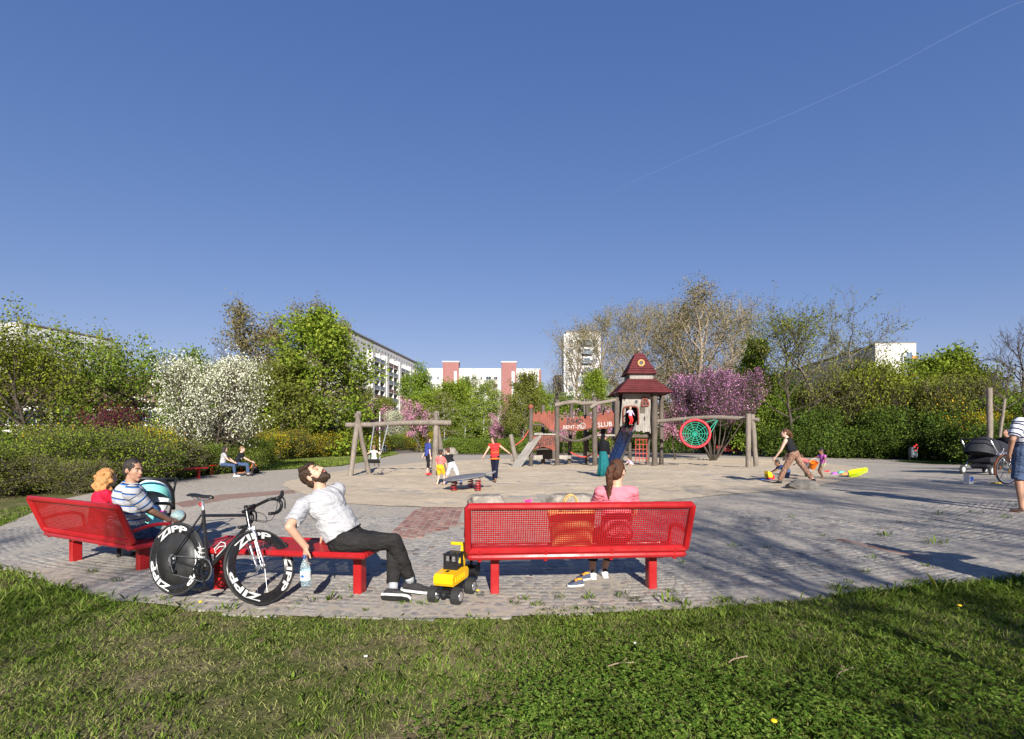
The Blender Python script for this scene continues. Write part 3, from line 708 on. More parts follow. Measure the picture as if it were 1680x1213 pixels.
DS = leafs(B[k] + V(0, 0, .1), np.stack([np.cos(a[k]), np.sin(a[k]), 0 * a[k]], 1), np.full(k.sum(), .07), np.full(k.sum(), .06), .1)
me = quads_mesh('daisies', DS, fol('daisy_petal', (.6, .6, .5), (.8, .8, .72), None, .2, 3), gr.random(len(DS)))
o = inst('daisies', me); o['kind'] = 'stuff'
# ------------------------------------------------------------- trees and shrubs
def tubes_mesh(name, segs, m, nmin=3):
    segs = [s for s in segs]; P0 = np.array([s[0] for s in segs]); P1 = np.array([s[1] for s in segs]); r0 = np.array([s[2] for s in segs]); r1 = np.array([s[3] for s in segs]); lv = np.array([s[4] for s in segs])
    vs = []; fs = []; off = 0
    for sel, n in ((lv == 0, 8), (lv == 1, 5), (lv >= 2, 3)):
        if not sel.any(): continue
        p0, p1, a0, a1 = P0[sel], P1[sel], r0[sel][:, None, None], r1[sel][:, None, None]; d = p1 - p0; L = np.linalg.norm(d, axis=1)[:, None]; d = d / (L + 1e-9)
        h = np.where(np.abs(d[:, 2:3]) > .9, np.array([[1., 0, 0]]), np.array([[0, 0, 1.]])); x = np.cross(h, d); x /= np.linalg.norm(x, axis=1)[:, None]; y = np.cross(d, x)
        t = np.linspace(0, 2 * np.pi, n, endpoint=False); c = np.cos(t)[None, :, None]; s = np.sin(t)[None, :, None]; ring = c * x[:, None] + s * y[:, None]
        A = p0[:, None] + ring * a0; Bq = (p1 + d * .0)[:, None] + ring * a1
        vv = np.concatenate([A, Bq], 1).reshape(-1, 3); k = len(p0); base = np.arange(k)[:, None] * 2 * n; i = np.arange(n); j = (i + 1) % n
        f = np.stack([base + i, base + j, base + n + j, base + n + i], 2).reshape(-1, 4) + off
        vs.append(vv); fs.append(f); off += len(vv)
    vs = np.concatenate(vs); fs = np.concatenate(fs); me = bpy.data.meshes.new(name)
    me.vertices.add(len(vs)); me.loops.add(len(fs) * 4); me.polygons.add(len(fs)); me.vertices.foreach_set('co', vs.astype(np.float32).ravel())
    me.loops.foreach_set('vertex_index', fs.astype(np.int32).ravel()); me.polygons.foreach_set('loop_start', np.arange(0, len(fs) * 4, 4, dtype=np.int32))
    me.polygons.foreach_set('use_smooth', [True] * len(fs)); me.materials.append(m); me.update(calc_edges=True); return me
def skeleton(r, H, R, th=.25, r0=.14, nb=14, lev=3, up=.35, wander=.12, stems=1, lean=(0, 0), top=.3, shape='round', crook=.1, rmin=.006, ch=1, splay=.42, side=1.):
    segs, tips = [], []
    def grow(p, d, L, rr, l):
        n = 4 if l < lev else 3; p = np.array(p)
        for i in range(n):
            d = nrm(d + r.normal(0, wander * (1.3 if l > 1 else 1), 3) + V(0, 0, up * .25)); q = p + d * L / n
            ra, rb = rr * (1 - i / n * .7), rr * (1 - (i + 1) / n * .7); segs.append((p, q, max(ra, rmin), max(rb, rmin * .8), l)); p = q
            if l >= lev - 1: tips.append(p)
            if l < lev and i > 0 or (l < lev and l > 1):
                for _ in range((2 if l == 1 else 1) * ch):
                    ax = nrm(r.normal(0, 1, 3)); dd = nrm(d * .75 + nrm(np.cross(d, ax)) * r.uniform(.5, .95)); grow(p, dd, L * r.uniform(.38, .62), rb * .7, l + 1)
    for s in range(stems):
        a = 2 * math.pi * (s + r.random() * .5) / stems; d = V(lean[0], lean[1], 1) if stems == 1 else V(math.cos(a) * splay + lean[0], math.sin(a) * splay + lean[1], 1)
        p = V(0, 0, 0) if stems == 1 else V(math.cos(a) * .1, math.sin(a) * .1, 0); d = nrm(d); pts = [p]; n = 9
        for i in range(n):
            d = nrm(d + V(*r.normal(0, crook, 3)) + V(0, 0, .12)); p = p + d * H * (1 if stems == 1 else .9) / n; pts.append(p)
        hh = pts[-1][2]; pts = [V(q[0], q[1], q[2] * H / max(hh, .1) * (1 if stems == 1 else .82)) for q in pts]
        for i in range(n): segs.append((pts[i], pts[i + 1], r0 * (1 - .85 * (i / n) ** .8) * (1.25 if i == 0 else 1), r0 * (1 - .85 * ((i + 1) / n) ** .8), 0))
        m = max(5, nb // (1 if stems == 1 else 2))
        for k in range(m):
            f = th + (1 - th) * (k + r.random() * .7) / m * .97; i = min(n - 1, int(f * n)); q = pts[i] + (pts[i + 1] - pts[i]) * (f * n - i)
            u = (f - th) / (1 - th); az = k * 2.4 + r.random() * .8 + s
            if shape == 'round': L = R * (.45 + .75 * math.sin(math.pi * min(1, .25 + u * .72)))
            elif shape == 'cone': L = R * (1.15 - .85 * u)
            elif shape == 'flat': L = R * (.6 + .6 * u)
            else: L = R * (.75 + .3 * math.sin(math.pi * u))
            el = R_(12 + 48 * u + r.normal(0, 9)) if shape != 'col' else R_(55 + r.normal(0, 8)); 
            if shape == 'flat': el = R_(14 + 22 * u)
            grow(q, V(math.cos(az) * math.cos(el), math.sin(az) * math.cos(el), math.sin(el)), L * side * r.uniform(.75, 1.05), r0 * .40 * (1 - .55 * u), 1)
        tips.append(pts[-1])
    tips = np.array(tips); c0 = V(lean[0], lean[1], 0) * 0
    rad_ = np.percentile(np.hypot(tips[:, 0] - tips[:, 0].mean(), tips[:, 1] - tips[:, 1].mean()), 92)
    k = V(R / rad_, R / rad_, H / tips[:, 2].max())
    mx, my = tips[:, 0].mean() * k[0], tips[:, 1].mean() * k[1]; sh_ = lambda p: p * k - V(mx, my, 0) * (p[2] * k[2] / H) ** .7 * .85 if p[2] > 0 else p * k
    segs = [(sh_(p), sh_(q), a, b, l) for p, q, a, b, l in segs]
    return segs, np.array([sh_(p) for p in tips])
def leaves_at(r, tips, N, size, sig, flat=.5, asp=.62, along=None):
    i = r.integers(len(tips), size=N); wgt = r.random(len(tips)) ** .6; keep = r.random(N) < wgt[i] * 1.15; i = i[keep]; N = len(i)
    c = tips[i] + r.normal(0, sig, (N, 3)) * V(1, 1, .8); nv = r.normal(0, 1, (N, 3)) * V(1, 1, flat) + V(0, 0, .6); nv /= np.linalg.norm(nv, axis=1)[:, None]
    u = np.cross(nv, r.normal(0, 1, (N, 3))); u /= np.linalg.norm(u, axis=1)[:, None] + 1e-9; w = np.cross(nv, u)
    s = (size * r.uniform(.55, 1.35, N))[:, None]
    bend = nv * s * .18
    return np.stack([c - u * s, c + w * s * asp + bend, c + u * s, c - w * s * asp + bend], 1), r.random(N)
BARK = wood('bark_grey', (.075, .06, .048), (.20, .17, .14), (6, 6, 1.5))
BARKD = wood('bark_dark', (.03, .024, .018), (.10, .08, .062), (6, 6, 1.5))
BARKB = wood('bark_birch', (.30, .28, .26), (.68, .66, .62), (2, 2, 9), bmp=.2)
TWIG = wood('bark_twig', (.17, .135, .10), (.36, .30, .23), (6, 6, 1.5))
F = dict(
    bright=fol('leaf_bright', (0.081, 0.133, 0.015), (0.169, 0.238, 0.027), (0.290, 0.329, 0.053), .32),
    green=fol('leaf_green', (0.063, 0.118, 0.017), (0.138, 0.204, 0.026), (0.235, 0.282, 0.050), .30),
    dark=fol('leaf_dark', (0.043, 0.078, 0.014), (0.082, 0.135, 0.022), (0.146, 0.195, 0.036), .25),
    olive=fol('leaf_olive', (0.081, 0.099, 0.018), (0.154, 0.177, 0.033), (0.235, 0.234, 0.059), .30),
    yellowg=fol('leaf_yellow_green', (0.094, 0.128, 0.013), (0.179, 0.214, 0.025), (0.272, 0.289, 0.046), .35),
    bud=fol('leaf_bud_brown', (0.112, 0.094, 0.035), (0.191, 0.165, 0.065), (0.247, 0.220, 0.105), .25),
    white=fol('blossom_white', (0.497, 0.517, 0.376), (0.725, 0.725, 0.584), (0.828, 0.828, 0.697), .25),
    pink=fol('blossom_pink', (0.393, 0.149, 0.246), (0.617, 0.300, 0.419), (0.731, 0.457, 0.546), .25),
    purple=fol('blossom_purple', (0.227, 0.074, 0.218), (0.375, 0.143, 0.363), (0.577, 0.284, 0.490), .25),
    plum=fol('leaf_plum', (0.061, 0.013, 0.022), (0.121, 0.024, 0.039), (0.187, 0.044, 0.066), .25),
    yellow=fol('blossom_yellow', (0.340, 0.221, 0.009), (0.527, 0.357, 0.013), (0.612, 0.459, 0.043), .25))
LIB = {}
def tree_kind(key, seed, bark, layers, **kw):
    """layers: list of (part name, foliage, count, leaf size, spread)"""
    r = np.random.default_rng(seed); segs, tips = skeleton(r, **kw)
    parts = [('trunk', tubes_mesh(key + '_trunk', segs, bark))]
    for nm, f, N, sz, sg in layers:
        Q, a = leaves_at(r, tips, int(N * 1.9), sz * .70, sg); parts.append((nm, quads_mesh(key + '_' + nm, Q, F[f], a)))
    LIB[key] = parts; KHW[key] = (kw['H'], kw['R'])
VEG = []
KHW = {}
def plant(key, name, px, d, top, w, label, cat='tree', rz=None, group=None, x=None, H=None, Wd=None):
    """px: where it stands in the photograph; top, w: its top and width there"""
    X = (px - 840) / 800 * d if x is None else x; z = G(X, d); h0, r0 = KHW[key]
    if H is None: H = CAMH - z + (725 - top) / 800 * d; Wd = w / 800 * d / 2
    root = empty(name, (X, d, z - .03), (len(VEG) * 1.7) % 6.28 if rz is None else rz, label, cat, group); root.scale = (Wd / r0, Wd / r0, H / h0)
    for nm, me in LIB[key]: inst(nm, me, root)
    VEG.append(root); return root
# ---- tree library
K = tree_kind
K('multi', 1, BARKD, [('crown', 'yellowg', 14000, .08, .24)], H=7.4, R=3.4, stems=3, r0=.13, nb=30, lev=3, th=.3)
K('broad', 2, BARKD, [('crown', 'green', 9000, .095, .22)], H=6.6, R=4.0, th=.25, r0=.17, nb=17, shape='flat', up=.1, crook=.14)
K('whitetree', 3, BARKD, [('blossom', 'white', 12500, .062, .13), ('crown', 'bright', 2600, .055, .2)], H=5.9, R=2.75, th=.24, r0=.10, nb=48, up=.65, stems=6, splay=.62, side=.55)
K('poplar', 4, BARK, [('crown', 'bud', 11000, .14, .34)], H=16.5, R=3.6, th=.2, r0=.24, nb=26, up=.6, shape='oval', rmin=.014)
K('chestnut', 5, BARKD, [('crown', 'bright', 12000, .19, .36)], H=12.6, R=3.9, th=.1, r0=.22, nb=26, up=.2)
K('olivetree', 6, BARK, [('crown', 'olive', 11000, .14, .34)], H=9.5, R=3.0, th=.14, r0=.17, nb=22, up=.4, rmin=.01)
K('olivetree2', 16, BARK, [('crown', 'olive', 10000, .16, .4)], H=10, R=3.6, th=.1, r0=.17, nb=24, stems=2, up=.4, rmin=.01)
K('greentree', 7, BARK, [('crown', 'bright', 11000, .18, .36)], H=10, R=3.5, th=.12, r0=.17, nb=22)
K('greentree2', 17, BARKD, [('crown', 'green', 11000, .18, .38)], H=10, R=3.3, th=.1, r0=.17, nb=22, shape='oval')
K('darktree', 8, BARKD, [('crown', 'green', 13000, .16, .32)], H=10, R=3.0, th=.06, r0=.17, nb=24, shape='cone', up=.2)
K('birch', 9, BARKB, [('crown', 'olive', 4200, .11, .3)], H=9.5, R=1.7, th=.28, r0=.10, nb=15, up=-.15, shape='oval', crook=.04, rmin=.01)
K('birch2', 19, BARKB, [('crown', 'bright', 4200, .12, .3)], H=8.5, R=1.6, th=.22, r0=.09, nb=15, up=-.1, shape='oval', crook=.04, rmin=.01)
K('baretall', 10, TWIG, [('crown', 'bud', 15000, .13, .5)], H=24, R=8.0, th=.2, r0=.5, nb=32, up=.55, shape='oval', wander=.16, rmin=.026)
K('baretall2', 20, TWIG, [('crown', 'bud', 14000, .13, .45)], H=22, R=7.0, th=.18, r0=.46, nb=32, stems=2, up=.6, wander=.16, rmin=.026)
K('sparse', 11, BARK, [('crown', 'olive', 4200, .10, .2)], H=15.5, R=4.6, th=.2, r0=.24, nb=34, stems=2, splay=.3, up=.7, shape='flat', wander=.18, crook=.16, rmin=.014)
K('leaning', 12, BARKD, [('crown', 'olive', 3600, .10, .22)], H=10, R=3.4, th=.3, r0=.17, nb=18, lean=(-.55, 0), up=.7, wander=.2, rmin=.012)
K('naked', 13, BARKD, [], H=10, R=3.4, th=.25, r0=.17, nb=24, up=.5, wander=.2, rmin=.013)
K('shade', 33, BARKD, [('crown', 'olive', 3400, .055, .26)], H=10, R=3.0, th=.4, r0=.15, nb=20, up=.4, wander=.2, rmin=.012)
K('pollard', 23, BARKD, [], H=5, R=1.8, th=.6, r0=.10, nb=14, up=.2, wander=.4, lev=2, rmin=.012)
K('pinksmall', 14, BARKD, [('blossom', 'pink', 3600, .07, .13)], H=4.4, R=1.55, th=.42, r0=.08, nb=14, up=.55, shape='flat', rmin=.01)
K('pinkbig', 15, BARKD, [('blossom', 'purple', 9000, .07, .10), ('pale_blossom', 'pink', 4600, .065, .14)], H=7.0, R=3.1, stems=11, th=.46, r0=.07, nb=90, up=.8, splay=.62, side=.36)
K('bush', 31, BARKD, [('foliage', 'green', 9500, .04, .12)], H=2.2, R=1.15, stems=7, r0=.03, nb=35, th=.1, lev=2)
K('bushtwig', 41, BARK, [('foliage', 'olive', 8000, .045, .16)], H=2.2, R=1.2, stems=9, r0=.03, nb=45, th=.1, lev=2, up=.4, splay=.6)
K('bushbig', 42, BARKD, [('foliage', 'bright', 17000, .05, .16)], H=2.8, R=2.4, stems=12, r0=.035, nb=70, th=.1, lev=2, splay=.8)
K('twigshrub', 43, BARKD, [('foliage', 'olive', 6800, .085, .26)], H=5, R=2.0, stems=8, r0=.05, nb=50, th=.12, lev=2, up=.6, splay=.45, rmin=.012)
K('bushbright', 32, BARKD, [('foliage', 'bright', 10500, .042, .14)], H=2.6, R=1.4, stems=7, r0=.03, nb=35, th=.08, lev=2)
K('forsythia', 34, BARKD, [('foliage', 'green', 3600, .055, .18), ('blossom', 'yellow', 2600, .055, .18)], H=2.2, R=1.2, stems=7, r0=.03, nb=35, th=.08, lev=2, up=.5)
K('forsythia2', 35, BARKD, [('foliage', 'olive', 5200, .06, .2), ('blossom', 'yellow', 1000, .055, .2)], H=2.4, R=1.3, stems=7, r0=.03, nb=35, th=.08, lev=2, up=.5)
K('plumbush', 36, BARKD, [('foliage', 'plum', 4200, .06, .2)], H=3.2, R=1.3, stems=5, r0=.04, nb=30, th=.2, lev=2, up=.5)
K('darkshrub', 37, BARKD, [('foliage', 'dark', 9000, .09, .24)], H=3.2, R=1.8, stems=7, r0=.04, nb=35, th=.05, lev=2)
K('yellowshrub', 38, BARKD, [('foliage', 'yellowg', 9500, .10, .3)], H=5, R=2.2, stems=6, r0=.05, nb=40, th=.1, lev=2, up=.5)
K('greenshrub', 39, BARKD, [('foliage', 'green', 9000, .10, .3)], H=4.4, R=2.2, stems=6, r0=.05, nb=40, th=.06, lev=2, up=.4)
K('hedge', 40, BARKD, [('foliage', 'green', 8000, .075, .14)], H=1.9, R=1.5, stems=8, r0=.03, nb=40, th=.05, lev=2, up=.0)
def T(key, name, px, d, top, w, lb, group=None, cat='tree', **k): return plant(key, name, px, d, top, w, lb, cat, group=group, **k)
# left: trees in front of the kindergarten
T('multi', 'tree', 66, 24, 508, 235, 'multi-stemmed tree with thin yellow-green leaves at the left edge')
T('multi', 'tree', -50, 26, 540, 210, 'yellow-green tree cut off by the left edge of the photo')
T('broad', 'tree', 238, 27, 548, 240, 'broad green tree with level branches beside the white blossom tree')
T('broad', 'tree', 150, 31, 576, 150, 'green tree in front of the pale brown-roofed building')
T('greentree2', 'tree', 320, 42, 572, 90, 'green tree rising behind the white blossom tree')
T('whitetree', 'blossom_tree', 350, 23.5, 568, 150, 'tree covered in white blossom at the left', rz=.4)
T('plumbush', 'plum_shrub', 186, 20, 660, 80, 'dark purple-leaved shrub between green bushes at the left', cat='shrub')
T('naked', 'tree', 370, 52, 553, 70, 'small bare tree behind the white blossom tree')
T('poplar', 'tree', 438, 56, 492, 130, 'tall brownish budding tree left of the bright chestnut')
T('poplar', 'tree', 500, 60, 484, 100, 'tall brownish budding tree behind the bright chestnut')
T('poplar', 'tree', 545, 64, 508, 70, 'brownish budding tree next to the slab block')
T('chestnut', 'chestnut_tree', 530, 45, 515, 165, 'dense bright green chestnut in front of the slab block')
T('olivetree', 'tree', 458, 42, 575, 130, 'olive green tree with a pale trunk under the tall budding trees')
T('olivetree2', 'tree', 408, 46, 590, 110, 'olive green tree behind the right side of the white blossom')
T('olivetree', 'tree', 493, 50, 640, 90, 'small olive tree in the shade of the chestnut')
T('olivetree2', 'tree', 592, 74, 628, 45, 'half bare tree at the foot of the slab block')
T('olivetree', 'tree', 630, 80, 650, 60, 'pale olive tree behind the pink cherries')
T('whitetree', 'blossom_tree', 652, 72, 668, 44, 'white flowering tree between the two pink cherries')
T('whitetree', 'blossom_tree', 704, 72, 664, 36, 'white flowering tree right of the second pink cherry')
T('greentree2', 'tree', 694, 88, 596, 62, 'dark green tree at the right end of the slab block')
T('greentree', 'tree', 742, 76, 618, 78, 'bright green tree left of the pink and white block')
T('greentree', 'tree', 706, 72, 640, 80, 'bright green tree behind the swing beam')
T('chestnut', 'chestnut_tree', 760, 80, 650, 66, 'bright green tree in front of the left pink tower')
T('birch', 'birch', 727, 63, 640, 50, 'slender birch with a white trunk right of the swing')
T('birch2', 'birch', 764, 64, 655, 40, 'slim white-trunked birch left of the small pink cherry')
T('birch2', 'birch', 795, 62, 622, 46, 'tall thin bright birch right beside the small pink cherry')
T('birch', 'birch', 775, 84, 612, 36, 'pale thin birch in front of the white block')
T('poplar', 'tree', 806, 92, 616, 34, 'thin budding tree in front of the white block')
T('birch', 'birch', 819, 80, 640, 50, 'thin birch just behind the small pink cherry')
T('olivetree', 'tree', 859, 56, 612, 68, 'olive tree with a forked grey trunk left of the castle')
T('greentree', 'tree', 884, 66, 630, 50, 'bright green tree behind the left end of the castle')
T('naked', 'tree', 905, 90, 612, 40, 'bare tree behind the left end of the castle')
T('greentree2', 'tree', 925, 60, 645, 60, 'green tree showing over the red castle wall')
T('chestnut', 'chestnut_tree', 978, 58, 608, 60, 'bright green tree just left of the castle tower')
T('baretall2', 'tree', 958, 72, 508, 130, 'tall bare tree in front of the tower block')
T('baretall', 'tree', 1046, 76, 482, 150, 'very tall bare tree behind the castle roof')
T('baretall2', 'tree', 1132, 78, 470, 200, 'tallest twiggy bare tree to the right of the castle roof', rz=.6)
T('baretall', 'tree', 1196, 82, 496, 120, 'tall bare tree above the big purple cherry')
T('baretall', 'tree', 1088, 95, 484, 120, 'tall bare tree farther back behind the castle roof')
T('darktree', 'tree', 1238, 47, 560, 84, 'dense dark green tree right of the purple cherry')
T('greentree2', 'tree', 1285, 50, 610, 75, 'green tree under the leaning tree')
T('leaning', 'leaning_tree', 1305, 43, 505, 140, 'thin dark tree leaning to the left over the shrubs', rz=.15)
T('sparse', 'tree', 1378, 45, 458, 190, 'tall sparse tree with few leaves against the sky')
T('sparse', 'tree', 1345, 60, 540, 110, 'sparse tree behind the leaning one')
T('yellowshrub', 'tree', 1424, 45, 590, 100, 'yellow-green tree in front of the right white block', group=None)
T('greentree', 'tree', 1526, 47, 572, 130, 'bright green tree in front of the balconied gable')
T('greentree', 'tree', 1472, 52, 615, 80, 'green tree hiding the foot of the right white block')
T('yellowshrub', 'tree', 1592, 44, 590, 95, 'yellow-green tree near the right edge')
T('naked', 'tree', 1584, 58, 558, 75, 'bare tree standing behind the yellow-green tree at the right')
T('naked', 'tree', 1672, 40, 514, 120, 'large bare tree at the right edge')
T('naked', 'tree', 1730, 46, 540, 100, 'bare tree partly outside the right edge')
T('greentree', 'tree', 1665, 50, 635, 90, 'green tree behind the fence at the right edge')
T('pollard', 'tree', 1640, 30, 585, 90, 'small gnarled tree with dark twigs next to the grey post')
# cherries
PK = 'pink flowering cherries'
T('pinksmall', 'cherry_tree', 606, 56, 652, 56, 'pink flowering cherry above the left end of the swing beam', PK)
T('pinksmall', 'cherry_tree', 684, 57, 652, 50, 'pink flowering cherry above the middle of the swing beam', PK)
T('pinksmall', 'cherry_tree', 819, 60, 669, 36, 'small round pink cherry in front of the white block', PK)
T('pinksmall', 'cherry_tree', 925, 50, 672, 50, 'pink cherry half hidden behind the castle wall', PK)
T('pinksmall', 'cherry_tree', 1000, 52, 655, 55, 'pink cherry glimpsed left of the castle tower', PK)
T('pinkbig', 'cherry_tree', 1170, 37, 603, 128, 'large purple-pink cherry with many upright branches', PK)
T('pinksmall', 'cherry_tree', 1108, 39, 645, 55, 'pale pink cherry touching the castle tower', PK)
# left bushes (near)
SB = 'shrubs along the plaza edge'
for k, px, d, t, w, lb in [('bushtwig', 10, 13.8, 738, 130, 'yellow-green bush at the left edge behind the curly-haired woman'), ('bushbig', 50, 15.4, 722, 150, 'green bush behind the red-topped woman'),
        ('bushbig', 168, 16.6, 678, 185, 'tallest bright bush behind the couple on the left bench'), ('bush', 246, 18.0, 728, 90, 'dark green bush behind the stroller'),
        ('forsythia2', 110, 19.5, 697, 110, 'bush with a few yellow flowers at the left'), ('bushbright', -70, 13, 700, 130, 'bright bush cut off at the left edge'),
        ('forsythia', 246, 18.8, 694, 70, 'yellow flowering bush under the broad green tree'), ('bushtwig', 290, 20.5, 716, 80, 'green bush behind the left red rail bench'),
        ('bush', 335, 22.0, 722, 80, 'dark green bush under the white blossom tree'), ('bushbright', 398, 24.5, 724, 70, 'bright bush behind the seated young couple'),
        ('bushtwig', 368, 24.5, 708, 80, 'green bush left of the seated young couple'), ('bush', 40, 18.5, 720, 120, 'dark bush filling the left background'), ('darkshrub', 190, 23.5, 700, 120, 'dark shrub in the shade of the broad tree'),
        ('darkshrub', 60, 23.0, 700, 130, 'dark shrub in the shade at the far left'), ('forsythia2', 300, 27, 704, 90, 'shrub with sparse yellow flowers below the white tree'), ('bushtwig', 128, 14.4, 748, 90, 'low bright bush by the pavement behind the left bench')]:
    T(k, 'shrub', px, d, t, w, lb, SB, 'shrub')
FS = 'flowering shrubs behind the lawn'
for k, px, d, t, w, lb in [('darkshrub', 420, 33, 718, 50, 'dark shrub between the young couple and the yellow bushes'), ('forsythia', 440, 37, 706, 60, 'yellow bush right of the seated young man'), ('forsythia2', 478, 40, 702, 60, 'greenish yellow bush in front of the olive tree'), ('forsythia', 512, 43, 706, 56, 'bright yellow bush under the chestnut'),
       ('forsythia', 548, 46, 707, 54, 'yellow bush left of the swing frame'), ('forsythia2', 582, 50, 706, 50, 'yellowish bush behind the left swing post'), ('forsythia', 614, 56, 706, 46, 'yellow bush behind the girl on the swing'), ('bush', 645, 66, 710, 44, 'green bush behind the far red benches'),
       ('forsythia', 702, 60, 706, 44, 'tall yellow bush right of the far red bench'), ('forsythia', 672, 70, 708, 40, 'yellow bush behind the far red bench'), ('greenshrub', 520, 54, 690, 70, 'dark green shrub behind the yellow bushes'), ('greenshrub', 580, 62, 690, 60, 'green shrub behind the left swing posts'), ('darkshrub', 640, 78, 690, 60, 'dark shrub behind the white post'), ('darkshrub', 460, 46, 688, 80, 'dark shrub at the foot of the olive trees')]:
    T(k, 'shrub', px, d, t, w, lb, FS, 'shrub')
HD = 'clipped hedge bushes behind the sand'
for i, (px, d, lb) in enumerate([(724, 56, 'rounded hedge bush right of the swing posts'), (745, 54, 'rounded hedge bush behind the two boys'), (768, 53, 'rounded hedge bush left of the woman in red'), (792, 53, 'rounded hedge bush behind the woman in red'), (815, 54, 'rounded hedge bush right of the woman in red'), (840, 54, 'rounded hedge bush behind the leaning castle post'), (864, 55, 'rounded hedge bush behind the ramp'), (892, 56, 'rounded hedge bush under the castle'), (925, 56, 'rounded hedge bush behind the hanging bridge'), (958, 56, 'rounded hedge bush behind the castle platform')]):
    T('hedge', 'hedge_bush', px, d, 719 - (i * 7) % 4, 40, lb, HD, 'shrub')
SH = 'shade shrubs behind the far path'
for k, px, d, t, w, lb in [('darkshrub', 770, 74, 700, 60, 'dark shrub under the birches'), ('darkshrub', 830, 72, 700, 60, 'dark shrub behind the small pink cherry'), ('darkshrub', 900, 74, 696, 60, 'dark shrub behind the castle ramp'), ('greenshrub', 960, 70, 690, 60, 'green shrub behind the castle bridge'), ('darkshrub', 1020, 66, 690, 70, 'dark shrub behind the castle tower'), ('darkshrub', 1075, 60, 690, 60, 'dark shrub right behind the tower legs'), ('darkshrub', 1112, 55, 690, 60, 'dark shrub left of the net swing'), ('darkshrub', 1155, 56, 686, 70, 'dark shrub behind the net swing'), ('greenshrub', 1195, 58, 680, 60, 'green shrub under the purple cherry'), ('darkshrub', 1226, 54, 684, 60, 'dark shrub behind the right swing post'), ('greenshrub', 705, 82, 690, 60, 'green shrub behind the yellow bushes')]:
    T(k, 'shrub', px, d, t, w, lb, SH, 'shrub')
RB = 'shrubs of the bank at the right'
for k, px, d, t, w, lb in [('greenshrub', 1264, 46, 650, 70, 'green shrub just right of the net swing post'), ('darkshrub', 1292, 44, 672, 70, 'dark shrub behind the woman in leopard trousers'), ('darkshrub', 1335, 43.5, 676, 70, 'dark shrub behind the toddler in purple'), ('twigshrub', 1345, 46, 634, 90, 'twiggy shrub above the toddler'), ('darkshrub', 1372, 43, 678, 70, 'dark shrub over the green toy'),
        ('twigshrub', 1395, 44.5, 612, 100, 'twiggy shrub below the sparse tree'), ('darkshrub', 1412, 42, 672, 70, 'dark shrub left of the litter bin'), ('yellowshrub', 1440, 43.5, 602, 90, 'yellow-green shrub left of the litter bin'), ('darkshrub', 1455, 41, 676, 70, 'dark shrub just left of the litter bin'), ('plumbush', 1420, 44, 640, 60, 'reddish shrub in the middle of the right bank'),
        ('twigshrub', 1482, 42.5, 618, 100, 'tall twiggy shrub behind the litter bin'), ('darkshrub', 1502, 40, 672, 75, 'dark shrub behind the litter bin'), ('yellowshrub', 1524, 42, 616, 85, 'yellow-green shrub right of the litter bin'), ('darkshrub', 1545, 38.5, 676, 70, 'dark shrub at the foot of the fence'), ('forsythia2', 1555, 39, 650, 80, 'faded yellow shrub left of the fence posts'),
        ('twigshrub', 1572, 39.5, 606, 95, 'twiggy shrub behind the fence'), ('darkshrub', 1588, 35, 690, 70, 'dark shrub behind the double buggy'), ('forsythia', 1614, 34, 670, 66, 'yellow bush between the fence posts'), ('forsythia', 1652, 32, 672, 70, 'yellow bush behind the man on the right bench'), ('greenshrub', 1642, 37, 640, 90, 'green shrub behind the grey post'), ('greenshrub', 1700, 34, 650, 90, 'green shrub at the right edge'), ('darkshrub', 1740, 30, 660, 90, 'dark shrub outside the right edge'), ('darkshrub', 1640, 30, 702, 80, 'low dark shrub behind the right bench')]:
    T(k, 'shrub', px, d, t + (((px * 37) % 5) - (1.4 if k == 'darkshrub' else 2.6)) * (9 if k == 'darkshrub' else 3), w * (1.15 if k == 'darkshrub' else 1), lb, RB, 'shrub')
# far wood closing the view
for i, px in enumerate(range(-30, 1800, 62)):
    d = 105 + 14 * math.sin(i * 2.1); k = ['olivetree2', 'greentree2', 'olivetree', 'darktree'][i % 4]
    T(k, 'tree', px + 9 * math.sin(i), d, 672 + 12 * math.sin(i * 1.3), 80, 'tree of the far wood closing the view behind the park', 'trees of the far wood')
# trees behind the camera: their shade falls on the paving and the lawn
for x, y, k, h, w, lb in [(5.4, -8, 'shade', 9.5, 2.0, 'light tree behind the viewer shading the paving'), (3.9, -4.2, 'naked', 6.5, 1.7, 'bare tree close behind the viewer at the right'), (9.6, -8.5, 'shade', 10, 2.6, 'light tree behind the viewer further right'), (13.6, -7, 'shade', 11, 3., 'light tree beside the right path'), (15.5, -15, 'shade', 14, 4, 'tall light tree behind the viewer'), (-2.9, -6.5, 'shade', 6.6, 1.2, 'slender young tree behind the viewer'), (-6.9, -4, 'shade', 6.2, 1.3, 'small tree beside the viewer at the left'), (20, -2, 'naked', 11, 3.4, 'bare tree outside the right edge')]:
    T(k, 'tree', 0, y, 0, 0, lb, x=x, H=h, Wd=w)
